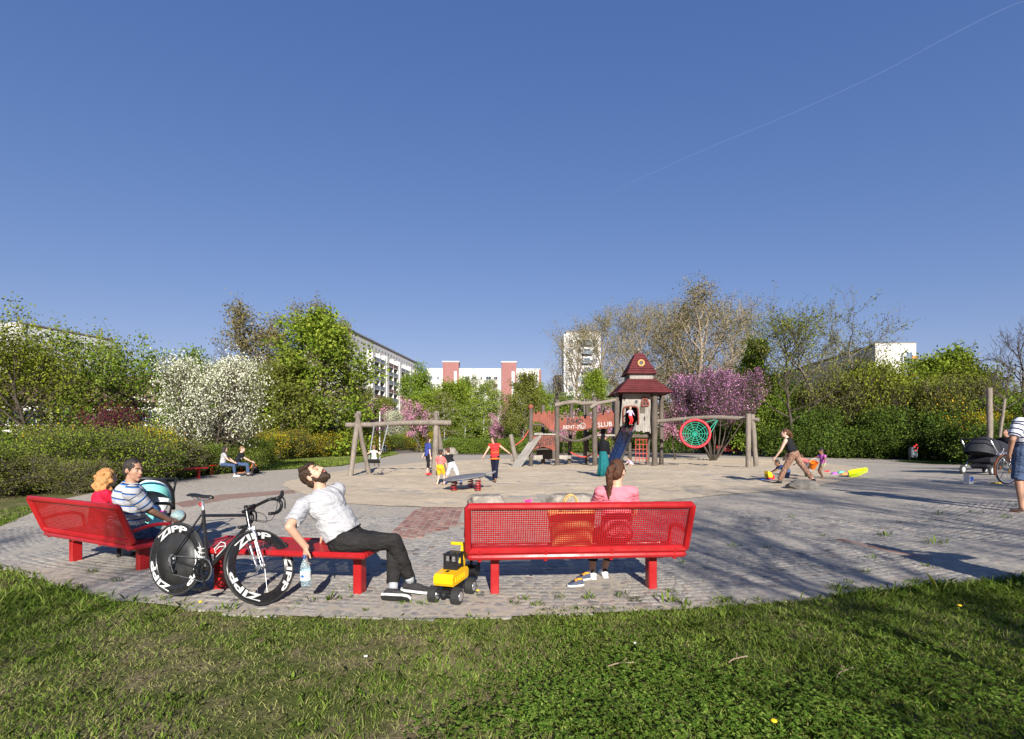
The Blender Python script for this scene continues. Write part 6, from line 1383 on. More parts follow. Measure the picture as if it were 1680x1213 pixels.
q = P(1590, 806); q = at(1589, 783, 12.6); q[2] = G(q[0], q[1]); mb = MB(); mb.box((0, 0, .12), (.16, .14, .24), None, .008); o = mb.thing('carton', WHITEP, 'white printed carton standing by the buggy', 'carton', loc=q, rot=(0, 0, .3)); mb = MB(); mb.box((0, -.072, .15), (.10, .006, .08)); mb.box((-.02, -.074, .09), (.07, .006, .04)); mb.build('print', BLU, o); mb = MB(); mb.box((0, 0, .245), (.15, .13, .02)); mb.build('lid', mat('kraft', (.42, .28, .17)), o)
mb = MB(); mb.box((0, 0, .012), (.5, .10, .02)); mb.thing('yellow_board', YLW, 'flat yellow toy lying by the buggy wheels', 'toy', loc=(q[0] + .75, q[1] - .1, G(q[0] + .7, q[1]) + .005), rot=(0, 0, .1))
cb = MB(); cb.box((0, 0, .8), (3.0, 1.0, 1.6), None, .05); cb.box((0, 0, 1.66), (3.1, 1.1, .12), None, .03); cb.thing('container', mat('container_blue', (.03, .08, .22), .5, .1, 3), 'blue metal container behind the hedge near the birch', 'container', loc=(at(735, 735, 68)[0], 68, .28))
rk = rock('boulder', 'pale boulder at the hedge foot behind the boys', (at(737, 740, 52)[0], 52, .25), (.9, .6, .6), 5, STONE)
mb = MB(); mb.lathe([(.03, 0), (.045, .02), (.04, .09), (.02, .10)], 10); mb.thing('paper_cup', WHITEP, 'white paper cup lying at the foot of the left red rail bench', 'cup', loc=P(297, 786), rot=(R_(80), 0, 1))
# ------------------------------------------------------------- prams
TURQ = mat('turquoise_cloth', (.20, .58, .52), .8, .1, 14, .15, 60); GREYC = mat('grey_cloth', (.30, .31, .33), .85, .15, 12); WHTC = mat('white_cloth', (.74, .74, .72), .85, .05, 12); DKC = mat('dark_cloth', (.016, .017, .022), .75, .2, 10); MAG = mat('magenta_piping', (.55, .04, .35), .6, .1); BLUEC = mat('blue_cloth', (.04, .12, .4), .8, .1)
st = empty('stroller', (-5.47, 7.35, G(-5.47, 7.35) - .06), R_(205), 'stroller with a turquoise foot cover and black bumper bar beyond the couple', 'stroller')
for x, y in ((-.26, -.40), (.26, -.40), (-.24, .42), (.24, .42)):
    mb = MB(); mb.lathe([(.03, -.022), (.10, -.025), (.118, -.015), (.118, .015), (.10, .025), (.03, .022)], 20, (0, 0, 0), np.array([[0, 0, 1], [1, 0, 0], [0, 1, 0.]])); w = mb.build('wheel', RUB, st, 40, (x, y, .118)); mb = MB(); mb.lathe([(.005, -.027), (.09, -.027), (.09, .027), (.005, .027)], 18, (0, 0, 0), np.array([[0, 0, 1], [1, 0, 0], [0, 1, 0.]])); inst('rim', mb.mesh('rim', WHITEP, 40), w)
mb = MB()
for s in (-.25, .25): mb.path([(s, .42, .12), (s, -.05, .55), (s, -.42, .95)], .015, 8); mb.path([(s, -.40, .12), (s, .05, .58)], .014, 8); mb.path(smooth_pts([(s, -.42, .95), (s, -.52, 1.04), (s, -.58, 1.07)]), .016, 8)
mb.path([(-.25, -.58, 1.07), (.25, -.58, 1.07)], .02, 8); mb.build('frame', BLACKP, st, True)
mb = MB(); mb.box((0, .02, .52), (.42, .60, .14), None, .05); mb.build('seat', GREYC, st)
mb = MB(); mb.ell((0, -.20, .80), (.235, .07, .30), rotx(R_(14)), 16, 10); mb.build('seat_back', mat('patterned_lining', (.46, .47, .48), .85, .55, 7), st, True)
mb = MB(); n = 9; vs = []
for i in range(7):
    t = R_(15 + 24 * i)
    for k in range(n): a = math.pi * k / (n - 1); vs.append((-.27 * math.cos(a), -.22 - .34 * math.cos(t) * math.sin(a) ** .6 * -1 * -1, .62 + .40 * math.sin(t) * (.25 + .75 * math.sin(a))))
nA = 12; mb = MB(); hd = MB(); hoods = []
for j, (m_, t0, t1) in enumerate(((GREYC, 100, 128), (WHTC, 70, 100), (TURQ, 40, 70))):
    mb = MB(); vs = []
    for i in range(4):
        t = R_(t0 + (t1 - t0) * i / 3); d = V(0, math.cos(t), math.sin(t))
        for k in range(nA + 1): a = math.pi * k / nA; vs.append(V(-.26 * math.cos(a), -.2, .66) + d * (.44 * math.sin(a) ** .7))
    mb.add(vs, [(i * (nA + 1) + k, i * (nA + 1) + k + 1, (i + 1) * (nA + 1) + k + 1, (i + 1) * (nA + 1) + k) for i in range(3) for k in range(nA)]); mb.build('hood', m_, st, True)
mb = MB(); mb.path(smooth_pts([(-.28, -.16, .62), (-.29, .02, .92), (-.2, .14, 1.08), (0, .18, 1.13), (.2, .14, 1.08), (.29, .02, .92), (.28, -.16, .62)], 4), .024, 8); mb.build('hood_bow', BLACKP, st, True)
mb = MB(); mb.path(smooth_pts([(-.28, .0, .70), (-.27, .3, .76), (0, .42, .78), (.27, .3, .76), (.28, .0, .70)], 4), .024, 8); mb.build('bumper_bar', BLACKP, st, True)
mb = MB(); mb.ell((0, .38, .50), (.25, .30, .17), rotx(R_(-38)), 18, 12); mb.ell((0, .52, .33), (.22, .16, .2), None, 16, 10); mb.build('foot_cover', TURQ, st, True)
mb = MB(); mb.path(smooth_pts([(-.25, .16, .62), (0, .24, .66), (.25, .16, .62)]), .01, 6); mb.build('piping', MAG, st, True)
mb = MB(); mb.ell((0, .02, .68), .09); mb.ell((-.08, .12, .64), (.07, .1, .06)); mb.build('blanket', BLUEC, st, True)
pr = empty('double_buggy', (at(1612, 770, 15)[0] + .36, 15.2, G(14.5, 15.2) - .02), R_(-70), 'black double buggy with raised hoods at the right', 'pram')
for x, y, r in ((-.36, -.55, .15), (.36, -.55, .15), (-.34, .55, .12), (.34, .55, .12)):
    mb = MB(); mb.lathe([(.03, -.025), (r - .02, -.028), (r, -.015), (r, .015), (r - .02, .028), (.03, .025)], 18, (0, 0, 0), np.array([[0, 0, 1], [1, 0, 0], [0, 1, 0.]])); w = mb.build('wheel', RUB, pr, 40, (x, y, r)); mb = MB(); mb.lathe([(.005, -.03), (r * .6, -.03), (r * .6, .03), (.005, .03)], 14, (0, 0, 0), np.array([[0, 0, 1], [1, 0, 0], [0, 1, 0.]])); inst('rim', mb.mesh('rim', GREYC, 40), w)
mb = MB()
for s in (-.36, .36): mb.path([(s, .55, .14), (s, -.3, .72), (s, -.62, 1.06)], .02, 8); mb.path([(s, -.55, .15), (s, .1, .70)], .02, 8)
mb.build('frame', SILVER, pr, True)
mb = MB(); mb.path(smooth_pts([(-.36, -.62, 1.06), (-.30, -.72, 1.10), (.30, -.72, 1.10), (.36, -.62, 1.06)]), .025, 8); mb.build('handle', BLACKP, pr, True)
mb = MB(); mb.box((0, 0, .45), (.66, .9, .2), None, .06); mb.box((0, -.1, .26), (.5, .7, .14), None, .05); mb.box((0, -.3, .72), (.66, .10, .5), rotx(R_(20)), .04); mb.build('seat', DKC, pr)
for j, (yc, hgt) in enumerate(((-.22, .60), (.28, .50))):
    mb = MB(); vs = []
    for i in range(6):
        t = R_(35 + 130 * i / 5); d = V(0, math.cos(t), math.sin(t))
        for k in range(nA + 1): a = math.pi * k / nA; vs.append(V(-.37 * math.cos(a), yc, .58) + d * (hgt * math.sin(a) ** .55))
    mb.add(vs, [(i * (nA + 1) + k, i * (nA + 1) + k + 1, (i + 1) * (nA + 1) + k + 1, (i + 1) * (nA + 1) + k) for i in range(5) for k in range(nA)]); h = mb.build('hood', DKC, pr, True)
    mb = MB(); t = R_(35); mb.path([V(-.375 * math.cos(a), yc, .58) + V(0, math.cos(t), math.sin(t)) * (hgt * math.sin(a) ** .55) for a in np.linspace(0, math.pi, 14)], .016, 6); mb.build('piping', GREYC, h, True)
mb = MB(); mb.ell((0, .35, .62), (.26, .3, .14), rotx(R_(20))); mb.build('blanket', GREYC, pr, True)
# contrail high in the sky
m, t_, N_, L_ = nt('contrail_ice'); b = N_['Principled BSDF']; b.inputs['Base Color'].default_value = (.9, .9, .92, 1); b.inputs['Roughness'].default_value = 1
tr = N_.new('ShaderNodeBsdfTransparent'); mx = N_.new('ShaderNodeMixShader'); mx.inputs[0].default_value = .02; L_.new(tr.outputs[0], mx.inputs[1]); L_.new(b.outputs[0], mx.inputs[2]); L_.new(mx.outputs[0], N_['Material Output'].inputs['Surface'])
mb = MB(); cp = [(1700, -6, 3200), (1640, 18, 3300), (1560, 58, 3400), (1440, 122, 3600), (1300, 186, 3800), (1160, 244, 4000), (1040, 298, 4250), (985, 327, 4450)]; mb.path(smooth_pts([at(*p) for p in cp], 4), np.linspace(4.2, 1.4, 29), 6)
tag(mb.build('contrail', m, None, True), 'thin white contrail crossing the blue sky at the upper right', 'contrail')

# small litter on the lawn
STK = wood('dry_twig', (.16, .11, .07), (.36, .28, .2), (6, 6, 1.5))
for px, py, L, yaw, lb in ((1020, 1098, .20, .25, 'dry forked twig lying on the clover in the lower middle'), (1210, 1090, .17, .5, 'dry twig on the grass right of the clover'), (1385, 1112, .2, .6, 'dry twig in the shade at the lower right')):
    q = P(px, py); mb = MB(); mb.path(smooth_pts([(-L / 2, 0, .03), (-.02, .012, .035), (L / 2, -.01, .04)]), .004, 5); mb.path([(0, .008, .035), (L * .28, .04, .05)], .003, 5); mb.thing('twig', STK, lb, 'twig', loc=q, rot=(0, 0, yaw))
FY = mat('dandelion_yellow', (.75, .48, .01), .6, .1, 60); FG = mat('flower_stem', (.10, .16, .03), .6, .1)
for px, py, lb in ((328, 996, 'dandelion flowering at the pavement edge below the bicycle'), (773, 975, 'small yellow flower in a joint right of the toy excavator'), (783, 977, 'second small yellow flower farther right of the toy excavator'), (1573, 1003, 'dandelion on the lawn at the lower right'), (1700, 1150, 'dandelion at the far lower right'), (1268, 1198, 'dandelion in the clover at the bottom edge')):
    q = P(px, py); o = empty('dandelion', (q[0], q[1], q[2] - .005), 0, lb, 'flower'); mb = MB(); mb.path([(0, 0, 0), (.005, 0, .05)], .002, 5); mb.build('stem', FG, o); mb = MB(); mb.ell((.005, 0, .053), (.016, .016, .008), None, 10, 6); mb.build('blossom', FY, o)
for px, py, lb in ((600, 1076 + 6, 'white paper scrap on the grass left of the middle'), (1042, 1330 - 270, 'tiny white paper scrap on the lawn')):
    q = P(px, py); mb = MB(); mb.box((0, 0, .022), (.024, .014, .003), rotx(.4)); mb.thing('paper_scrap', WHITEP, lb, 'litter', loc=q, rot=(0, 0, .6))
# ------------------------------------------------------------- people
REM = []
def rem(mb, name, m, parent, vox, it=3, fac=.5, attr=None):
    o = mb.build(name, m, parent, True); md = o.modifiers.new('r', 'REMESH'); md.mode = 'VOXEL'; md.voxel_size = vox; md.use_smooth_shade = True
    if it: sm = o.modifiers.new('s', 'SMOOTH'); sm.iterations = it; sm.factor = fac
    REM.append((o, attr)); return o
def ik(a, c, l1, l2, pole):
    a, c = np.asarray(a, float), np.asarray(c, float); d = c - a; L = min(np.linalg.norm(d), (l1 + l2) * .999); u = nrm(d); c = a + u * L
    x = (l1 * l1 - l2 * l2 + L * L) / (2 * L); h = math.sqrt(max(0, l1 * l1 - x * x)); p = np.asarray(pole, float); p = nrm(p - u * np.dot(p, u)); return a + u * x + p * h, c
def along(A, B, C, t):
    A, B, C = map(np.asarray, (A, B, C)); return A + (B - A) * t if t <= 1 else B + (C - B) * (t - 1)
def limb(mb, A, B, C, rA, rB, rC, t=2., inf=0., n=12, ball=True, t0=0):
    A, B, C = map(lambda q: np.asarray(q, float), (A, B, C)); S = A
    if t <= 1:
        E = along(A, B, C, t); mb.tube(S, E, rA + inf, rA + (rB - rA) * t + inf, n)
    else:
        E = along(A, B, C, t); mb.tube(S, B, rA + inf, rB + inf, n); mb.ell(B, rB + inf, None, n, 8); mb.tube(B, E, rB + inf, rB + (rC - rB) * (t - 1) + inf, n)
    if ball: mb.ell(S, rA + inf, None, n, 8)
def hand(mb, w, d, back, s, side, curl=.5, k=1.):
    """palm, four bent fingers of unequal length and a thumb leaving the side near its base"""
    d = nrm(d); back = nrm(back - d * np.dot(back, d)); lat = np.cross(d, back) * side
    R = np.stack([lat, back, d], 1); mb.ell(w + d * .048 * s, (.040 * s, .017 * s, .052 * s), R, 10, 8); mb.tube(w - d * .02 * s, w + d * .02 * s, .026 * s, .026 * s, 8)
    for i, (o, L) in enumerate(((-.030, .070), (-.010, .080), (.010, .076), (.029, .058))):
        p = w + d * .088 * s + lat * o * s; q = p; dd = d; Ls = L * s
        for j, f in enumerate((.45, .33, .22)):
            a = curl * (.55 + .35 * j); dd = nrm(d * math.cos(a * (j + 1) * .75) - back * math.sin(a * (j + 1) * .75)); q2 = q + dd * Ls * f; mb.capsule(q, q2, .0088 * s * k, .0080 * s * k, 6); q = q2
    p = w + d * .025 * s - lat * .03 * s; t1 = nrm(d * .7 - lat * .75 - back * .35 * curl); q = p + t1 * .042 * s; t2 = nrm(d * .9 - lat * .25 - back * .5 * curl); mb.capsule(p, q, .012 * s * k, .0105 * s * k, 6); mb.capsule(q, q + t2 * .032 * s, .0105 * s * k, .009 * s * k, 6)
def person(label, loc, yaw=0, H=1.7, pel=(0, 0, .93), tdir=(0, 0, 1), fwd=(0, 1, 0), face=None, hup=(0, 0, 1), lh=(-.28, .05, .82), rh=(.28, .05, .82), lpole=(-.5, -1, 0), rpole=(.5, -1, 0),
           la=(-.10, 0, .08), ra=(.10, 0, .08), lkp=(0, 1, .2), rkp=(0, 1, .2), lt=(-.1, 1, -.1), rt=(.1, 1, -.1), w=1., hs=1., skin=None, top=None, bot=None, shoe=None, sole=None, hair=None, vox=.018, pf=None, ak=1., hoff=(0, 0, 0), lup=None, rup=None, curl=(.5, .5), hdir=(None, None), shades=False, group=None, sit=False, cat='person', beard=None, neckb=0, kb=1., shr=1.0, sock=None, back=(None, None)):
    s = H / 1.75; skin = skin or SKIN; root = empty('person', loc, R_(yaw), label, cat, group)
    pel = V(*pel); t = nrm(tdir); f = np.asarray(fwd, float); f = nrm(f - t * np.dot(f, t)); r = np.cross(f, t); Rt = np.stack([r, f, t], 1)
    neck = pel + t * .50 * s - f * neckb * s; face = f if face is None else nrm(face); hup = np.asarray(hup, float); hup = nrm(hup - face * np.dot(hup, face)); hr = np.cross(face, hup); Rh = np.stack([hr, face, hup], 1); hS = s * hs
    hc = neck + t * .045 * s + hup * .125 * hS + face * .015 * hS + V(*hoff)
    shL, shR = neck - t * .055 * s - r * .175 * s * w * shr, neck - t * .055 * s + r * .175 * s * w * shr
    elL, wrL = ik(shL, lh, .285 * s * ak, .255 * s * ak, lpole); elR, wrR = ik(shR, rh, .285 * s * ak, .255 * s * ak, rpole)
    pr_ = r if pf is None else nrm(np.cross(nrm(pf), (0, 0, 1)))
    hpL, hpR = pel - pr_ * .09 * s * w, pel + pr_ * .09 * s * w
    knL, anL = ik(hpL, la, .43 * s, .42 * s, lkp); knR, anR = ik(hpR, ra, .43 * s, .42 * s, rkp)
    n = 14
    def torso(mb, inf=0., lo=True):
        mb.ell(pel + t * .37 * s, (.155 * s * w + inf, .108 * s * w + inf, .165 * s), Rt, n, 10); mb.ell(pel + t * .20 * s + f * .012 * s, (.135 * s * w + inf, .10 * s * w + inf, .17 * s), Rt, n, 10)
        mb.capsule(shL, shR, .052 * s + inf, .052 * s + inf, n); mb.capsule(neck - t * .02 * s, shL + t * .01 * s, .05 * s + inf * .6, .045 * s + inf, n); mb.capsule(neck - t * .02 * s, shR + t * .01 * s, .05 * s + inf * .6, .045 * s + inf, n)
        if lo: mb.ell(pel + t * .02 * s, (.155 * s * w + inf, .115 * s * w + inf, .125 * s + inf), Rt, n, 10)
    b = MB(); torso(b); hl = lambda x, y, z: hc + Rh @ V(x, y, z) * hS
    b.capsule(neck - t * .05 * s, hl(0, -.01, -.06), .058 * s, .055 * hS, n)
    b.ell(hl(0, -.012, .022), (.074 * hS, .094 * hS, .10 * hS), Rh, 18, 12); b.ell(hl(0, .028, -.055), (.054 * hS, .062 * hS, .066 * hS), Rh, 16, 10); b.ell(hl(0, .072, -.098), .023 * hS); b.ell(hl(0, .03, -.02), (.064 * hS, .062 * hS, .07 * hS), Rh, 14, 10)
    b.capsule(hl(0, .085, .018), hl(0, .106, -.022), .010 * hS, .0155 * hS, 8); b.ell(hl(0, .078, .028), (.054 * hS, .016 * hS, .012 * hS), Rh); b.ell(hl(0, .088, -.052), (.024 * hS, .012 * hS, .014 * hS), Rh)
    for sd in (-1, 1): b.ell(hl(sd * .077, -.008, -.006), (.011 * hS, .020 * hS, .031 * hS), Rh, 10, 8)
    limb(b, shL, elL, wrL, .050 * s * w, .038 * s, .027 * s); limb(b, shR, elR, wrR, .050 * s * w, .038 * s, .027 * s)
    fk = 1. if vox < .012 else 1.3
    hand(b, wrL, wrL - elL if hdir[0] is None else V(*hdir[0]), (-r if back[0] is None else V(*back[0])), s, -1, curl[0], fk); hand(b, wrR, wrR - elR if hdir[1] is None else V(*hdir[1]), (r if back[1] is None else V(*back[1])), s, 1, curl[1], fk)
    limb(b, hpL, knL, anL, .082 * s * w, .056 * s, .036 * s); limb(b, hpR, knR, anR, .082 * s * w, .056 * s, .036 * s)
    lt, rt = nrm(lt), nrm(rt)
    for an, td in ((anL, lt), (anR, rt)): b.capsule(an - td * .02 * s - V(0, 0, .025 * s), an + td * (.10 if shoe else .13) * s - V(0, 0, .042 * s), .032 * s, (.018 if shoe else .026) * s, 10)
    rem(b, 'body', skin, root, vox, 3)
    info = dict(root=root, hl=hl, Rh=Rh, hS=hS, neck=neck, t=t, f=f, r=r, pel=pel, s=s, sh=(shL, shR), el=(elL, elR), wr=(wrL, wrR), kn=(knL, knR), an=(anL, anR), hp=(hpL, hpR), Rt=Rt)
    if top:
        m, sl, hem = top[0], top[1], top[2]; inf = top[3] if len(top) > 3 else .014; inf *= s
        mb = MB(); mb.ell(pel + t * .365 * s, (.155 * s * w + inf, .108 * s * w + inf, .165 * s + inf * .3), Rt, n, 10); mb.ell(pel + t * .20 * s + f * .012 * s, (.137 * s * w + inf, .102 * s * w + inf, .17 * s), Rt, n, 10)
        e0 = pel + t * hem * s; mb.lathe([(1, 0), (1, 1)], 18, e0, np.stack([r * (.150 * s * w + inf), f * (.112 * s * w + inf), (pel + t * .26 * s) - e0], 1))
        if sl > 0:
            mb.capsule(shL, shR, .052 * s + inf, .052 * s + inf, n); mb.capsule(neck - t * .035 * s, shL + t * .008 * s, .05 * s + inf * .6, .046 * s + inf, n); mb.capsule(neck - t * .035 * s, shR + t * .008 * s, .05 * s + inf * .6, .046 * s + inf, n)
            for A, B, C in ((shL, elL, wrL), (shR, elR, wrR)): limb(mb, A, B, C, .052 * s * w, .044 * s if sl <= 1 else .040 * s, .030 * s, sl, inf * 1.1)
        else:
            for sd in (-1, 1): mb.capsule(neck - t * .05 * s + r * sd * .085 * s * w, neck - t * .16 * s + r * sd * .10 * s * w + f * .04 * s, .055 * s, .06 * s, 10); mb.capsule(neck - t * .05 * s + r * sd * .085 * s * w, neck - t * .16 * s + r * sd * .10 * s * w - f * .03 * s, .055 * s, .06 * s, 10)
        info['shirt'] = rem(mb, 'shirt', m, root, vox, 2, attr=('shirt', pel, t, (shL, elL), (shR, elR)))
    if bot:
        m, ln = bot[0], bot[1]; inf = (bot[2] if len(bot) > 2 else .012) * s; mb = MB(); mb.ell(pel + t * .01 * s, (.155 * s * w + inf, .117 * s * w + inf, .125 * s + inf), Rt, n, 10); e1 = pel + t * .14 * s; mb.lathe([(1, 0), (1, 1)], 18, pel, np.stack([r * (.145 * s * w + inf), f * (.108 * s * w + inf), e1 - pel], 1))
        for A, B, C in ((hpL, knL, anL), (hpR, knR, anR)): limb(mb, A, B, C, .084 * s * w, .060 * s, .042 * s * kb, ln, inf)
        info['trousers'] = rem(mb, 'trousers', m, root, vox, 2)
    if sock:
        for an, kn in ((anL, knL), (anR, knR)): mb = MB(); mb.tube(an, an + (kn - an) * .18, .041 * s, .043 * s, 12); mb.build('sock', sock, root, True)
    if shoe:
        for an, td, uu in ((anL, lt, lup), (anR, rt, rup)):
            uu = V(0, 0, 1) if uu is None else V(*uu); up = nrm(uu - td * np.dot(uu, td)); sd = np.cross(td, up); Rf = np.stack([td, sd, up], 1)
            mb = MB(); h0 = an - up * .038 * s; mb.ell(h0 - td * .028 * s, (.048 * s, .040 * s, .042 * s), Rf, 12, 8); mb.ell(h0 + td * .05 * s - up * .004 * s, (.085 * s, .043 * s, .038 * s), Rf, 12, 8); mb.ell(h0 + td * .13 * s - up * .012 * s, (.058 * s, .042 * s, .026 * s), Rf, 12, 8); mb.tube(an - up * .03 * s, an + up * .012 * s, .040 * s, .042 * s, 12)
            sh = rem(mb, 'shoe', shoe, root, min(vox, .012), 2)
            if sole:
                so = [(-.078, -.028), (-.03, -.036), (.05, -.040), (.12, -.044), (.17, -.034), (.190, 0), (.17, .034), (.12, .044), (.05, .038), (-.03, .036), (-.078, .028), (-.085, 0)]; k = len(so); mb = MB(); c = h0 - up * .047 * s
                mb.add([c + (td * x + sd * y) * s for x, y in so] + [c + (td * x * 1.01 + sd * y * 1.03) * s + up * .022 * s for x, y in so], [tuple(range(k))[::-1], tuple(range(k, 2 * k))] + [(i, (i + 1) % k, k + (i + 1) % k, k + i) for i in range(k)]); mb.build('sole', sole, sh); o2 = MB(); o2.add([c + (td * x * .97 + sd * y * .95) * s - up * .007 * s for x, y in so] + [c + (td * x * .97 + sd * y * .95) * s + up * .004 * s for x, y in so], [tuple(range(k))[::-1]] + [(i, (i + 1) % k, k + (i + 1) % k, k + i) for i in range(k)]); o2.build('outsole', RUB, sh)
    if hair:
        st, hm = hair[0], hair[1]; mb = MB(); mb.ell(hl(0, -.024, .036), (.081 * hS, .096 * hS, .100 * hS), Rh, 18, 12); mb.ell(hl(0, -.05, -.015), (.076 * hS, .064 * hS, .082 * hS), Rh, 14, 10)
        for sd in (-1, 1): mb.ell(hl(sd * .062, .012, .035), (.016 * hS, .030 * hS, .045 * hS), Rh, 8, 6)
        hv = min(vox, .012)
        if st == 'bob' or st == 'long' or st == 'curly':
            L = dict(bob=.17, long=.30, curly=.20)[st]; rr = np.random.default_rng(len(REM))
            for a in np.linspace(-2.3, 2.3, 11):
                x, y = .070 * math.sin(a), -.03 - .062 * math.cos(a)
                p = hl(x, y, .04); 
                if st == 'curly':
                    for k in range(7): q = hl(x * (1.05 + .10 * k * .5) + rr.normal(0, .012), y * (1.0 + .04 * k) + rr.normal(0, .012), .06 - .036 * k + rr.normal(0, .01)); mb.ell(q, (.026 + .014 * rr.random()) * hS, None, 8, 6)
                else: mb.capsule(p, hl(x * 1.12, y * 1.02 - .01, .03 - L), .03 * hS, .022 * hS, 8)
        if st == 'pony':
            pp = hair[2]; mb.ell(hl(0, -.115, .045), .030 * hS, None, 10, 8)
            for i in range(len(pp) - 1): a, b_ = pp[i], pp[i + 1]; mb.capsule(hl(*a[:3]), hl(*b_[:3]), a[3] * hS, b_[3] * hS, 10)
        if st == 'buns':
            for sd in (-1, 1): mb.ell(hl(sd * .06, -.05, .12), .035 * hS, None, 10, 8)
        if st == 'cap': pass
        rem(mb, 'hair', hm, root, hv, 2)
        if st == 'cap': 
            mb = MB(); mb.ell(hl(0, -.02, .055), (.086 * hS, .102 * hS, .088 * hS), Rh, 16, 10); mb.ell(hl(0, .11, .055), (.065 * hS, .06 * hS, .012 * hS), Rh, 14, 8); rem(mb, 'cap', hair[2], root, hv, 1)
    if vox < .012:
        mb = MB(); mb.ell(hl(0, .0985, -.050), (.021 * hS, .006 * hS, .0045 * hS), Rh); mb.ell(hl(0, .0975, -.058), (.019 * hS, .007 * hS, .006 * hS), Rh); mb.build('lips', LIP, root, True)
        if hair:
            mb = MB()
            for sd in (-1, 1): mb.path([hl(sd * .012, .096, .034), hl(sd * .03, .094, .040), hl(sd * .05, .078, .034)], .0042 * hS, 6)
            mb.build('eyebrows', hair[1], root, True)
    if shades:
        mb = MB()
        for sd in (-1, 1): mb.ell(hl(sd * .032, .090, .008), (.028 * hS, .010 * hS, .021 * hS), Rh, 12, 8); mb.path([hl(sd * .055, .08, .012), hl(sd * .080, .0, .006)], .004 * hS, 5)
        mb.path([hl(-.012, .098, .012), hl(.012, .098, .012)], .004 * hS, 5); mb.build('sunglasses', BLACKG, root, True)
    elif vox < .0125:
        for sd in (-1, 1):
            if beard: continue
            mb = MB(); mb.ell(hl(sd * .031, .076, .006), (.012 * hS, .010 * hS, .0065 * hS), Rh, 10, 8); e = mb.build('eye', EYEW, root, True); mb = MB(); mb.ell(hl(sd * .031, .084, .006), (.006 * hS, .004 * hS, .006 * hS), Rh, 8, 6); mb.build('iris', IRIS, e, True)
    return info
def cloth(name, c, var=.1, b=.15):
    if name in MATS: return MATS[name]
    m = mat(name, c, .85, var, 9, b, 45, spec=.15); t = m.node_tree; bn = [n for n in t.nodes if n.type == 'BUMP'][0]; mp = t.nodes.new('ShaderNodeMapping'); mp.inputs['Rotation'].default_value = (.5, .7, .3); mp.inputs['Scale'].default_value = (1, 1, 2.6); t.links.new(coords(t), mp.inputs[0])
    t.links.new(bump(t, noise_n(t, 6.5, 3, .5, mp.outputs[0], 1.2), .9, .035), bn.inputs['Normal']); return m
def stripe_mat(name, base, cols, freq, inner=None):
    """woven stripes that follow the garment (attribute v runs along body and sleeves in metres)"""
    m, t, N, L = nt(name); b = N['Principled BSDF']; at_ = N.new('ShaderNodeAttribute'); at_.attribute_name = 'v'; ma = N.new('ShaderNodeMath'); ma.operation = 'MULTIPLY'; ma.inputs[1].default_value = freq; L.new(at_.outputs['Fac'], ma.inputs[0]); fr_ = N.new('ShaderNodeMath'); fr_.operation = 'FRACT'; L.new(ma.outputs[0], fr_.inputs[0])
    c = ramp(t, fr_.outputs[0], [(0, base)] + [(p, q) for p, q in cols]); N[-1].name; 
    for n_ in N:
        if n_.type == 'VALTORGB': n_.color_ramp.interpolation = 'CONSTANT'
    L.new(c, b.inputs['Base Color']); b.inputs['Roughness'].default_value = .85; b.inputs['Specular IOR Level'].default_value = .15; L.new(bump(t, noise_n(t, 45, 4, .6, coords(t)), .15), b.inputs['Normal']); return m
WTEE = cloth('white_jersey', (.33, .33, .345), .03, .06); BJEAN = cloth('black_denim', (.017, .016, .016), .3, .4); DJEAN = cloth('blue_denim', (.045, .075, .14), .3, .3); NAVYT = cloth('navy_trousers', (.008, .010, .024), .2); PINKT = cloth('pink_jersey', (.56, .16, .20), .05); REDT = cloth('red_top', (.62, .03, .03), .1); MAGT = cloth('crimson_top', (.50, .012, .04), .1)
BLUET = cloth('blue_tee', (.035, .05, .20), .1); CORAL = cloth('coral_tee', (.60, .14, .13), .08); YELS = cloth('yellow_shorts', (.70, .36, .02), .08); GREYS = cloth('grey_shorts', (.42, .44, .47), .06); BLKT = cloth('black_jersey', (.012, .012, .014), .2); GREYT = cloth('grey_tee', (.32, .32, .33), .06); WHITS = cloth('white_cotton', (.50, .48, .47), .04); PURT = cloth('purple_tee', (.42, .11, .36), .1); TEALS = cloth('teal_skirt', (.010, .105, .115), .1); BLKV = cloth('black_veil', (.007, .007, .009), .2); BLUS = cloth('blue_shorts', (.06, .09, .16), .15); NAVT = cloth('navy_tee', (.02, .035, .10), .1)
SNK = cloth('grey_sneaker', (.030, .029, .030), .3, .5); WSNK = mat('white_sneaker', (.75, .75, .74), .6, .05, 20)
# 1 bearded man leaning back on the backless bench (faces to the right)
px_ = lambda x, y, d: at(x, y, d)
B0 = V(-1.60, 4.70, 0)
def w_(x, y, d): return tuple(at(x, y, d) - B0)
man = person('bearded man in a white shirt leaning back with his face to the sun', B0, 0, 1.86, pel=w_(569, 886, 4.68), tdir=(-.50, .0, .865), fwd=(.66, -.58, .42), pf=(.97, .1, 0), face=(.60, -.26, .76), hup=(-.74, -.02, .62),
             rh=w_(502, 898, 4.40), lh=w_(527, 886, 5.02), ak=.90, hoff=(.085, 0, .03), rpole=(-.35, -.9, .0), lpole=(-.6, .6, .3), hdir=((-.25, .1, -.96), (-.06, -.06, -1)), back=((-1, 0, .2), (-.7, -.7, 0)), ra=w_(674, 955, 4.74), la=w_(645, 968, 4.58), rkp=(.3, -.15, 1), lkp=(.9, .35, 1), rt=(.97, .05, -.12), lt=(.98, -.15, -.03), lup=(.05, .80, .6),
             skin=SKIN, top=(WTEE, .80, .06, .018), bot=(BJEAN, 1.86, .013), shoe=SNK, sole=WHITEP, hair=('short', HAIR_DK), beard=True, vox=.0075, curl=(.9, .55), sock=GREYC, kb=1.1, neckb=.02, w=1.06)
hl, hS, Rh = man['hl'], man['hS'], man['Rh']
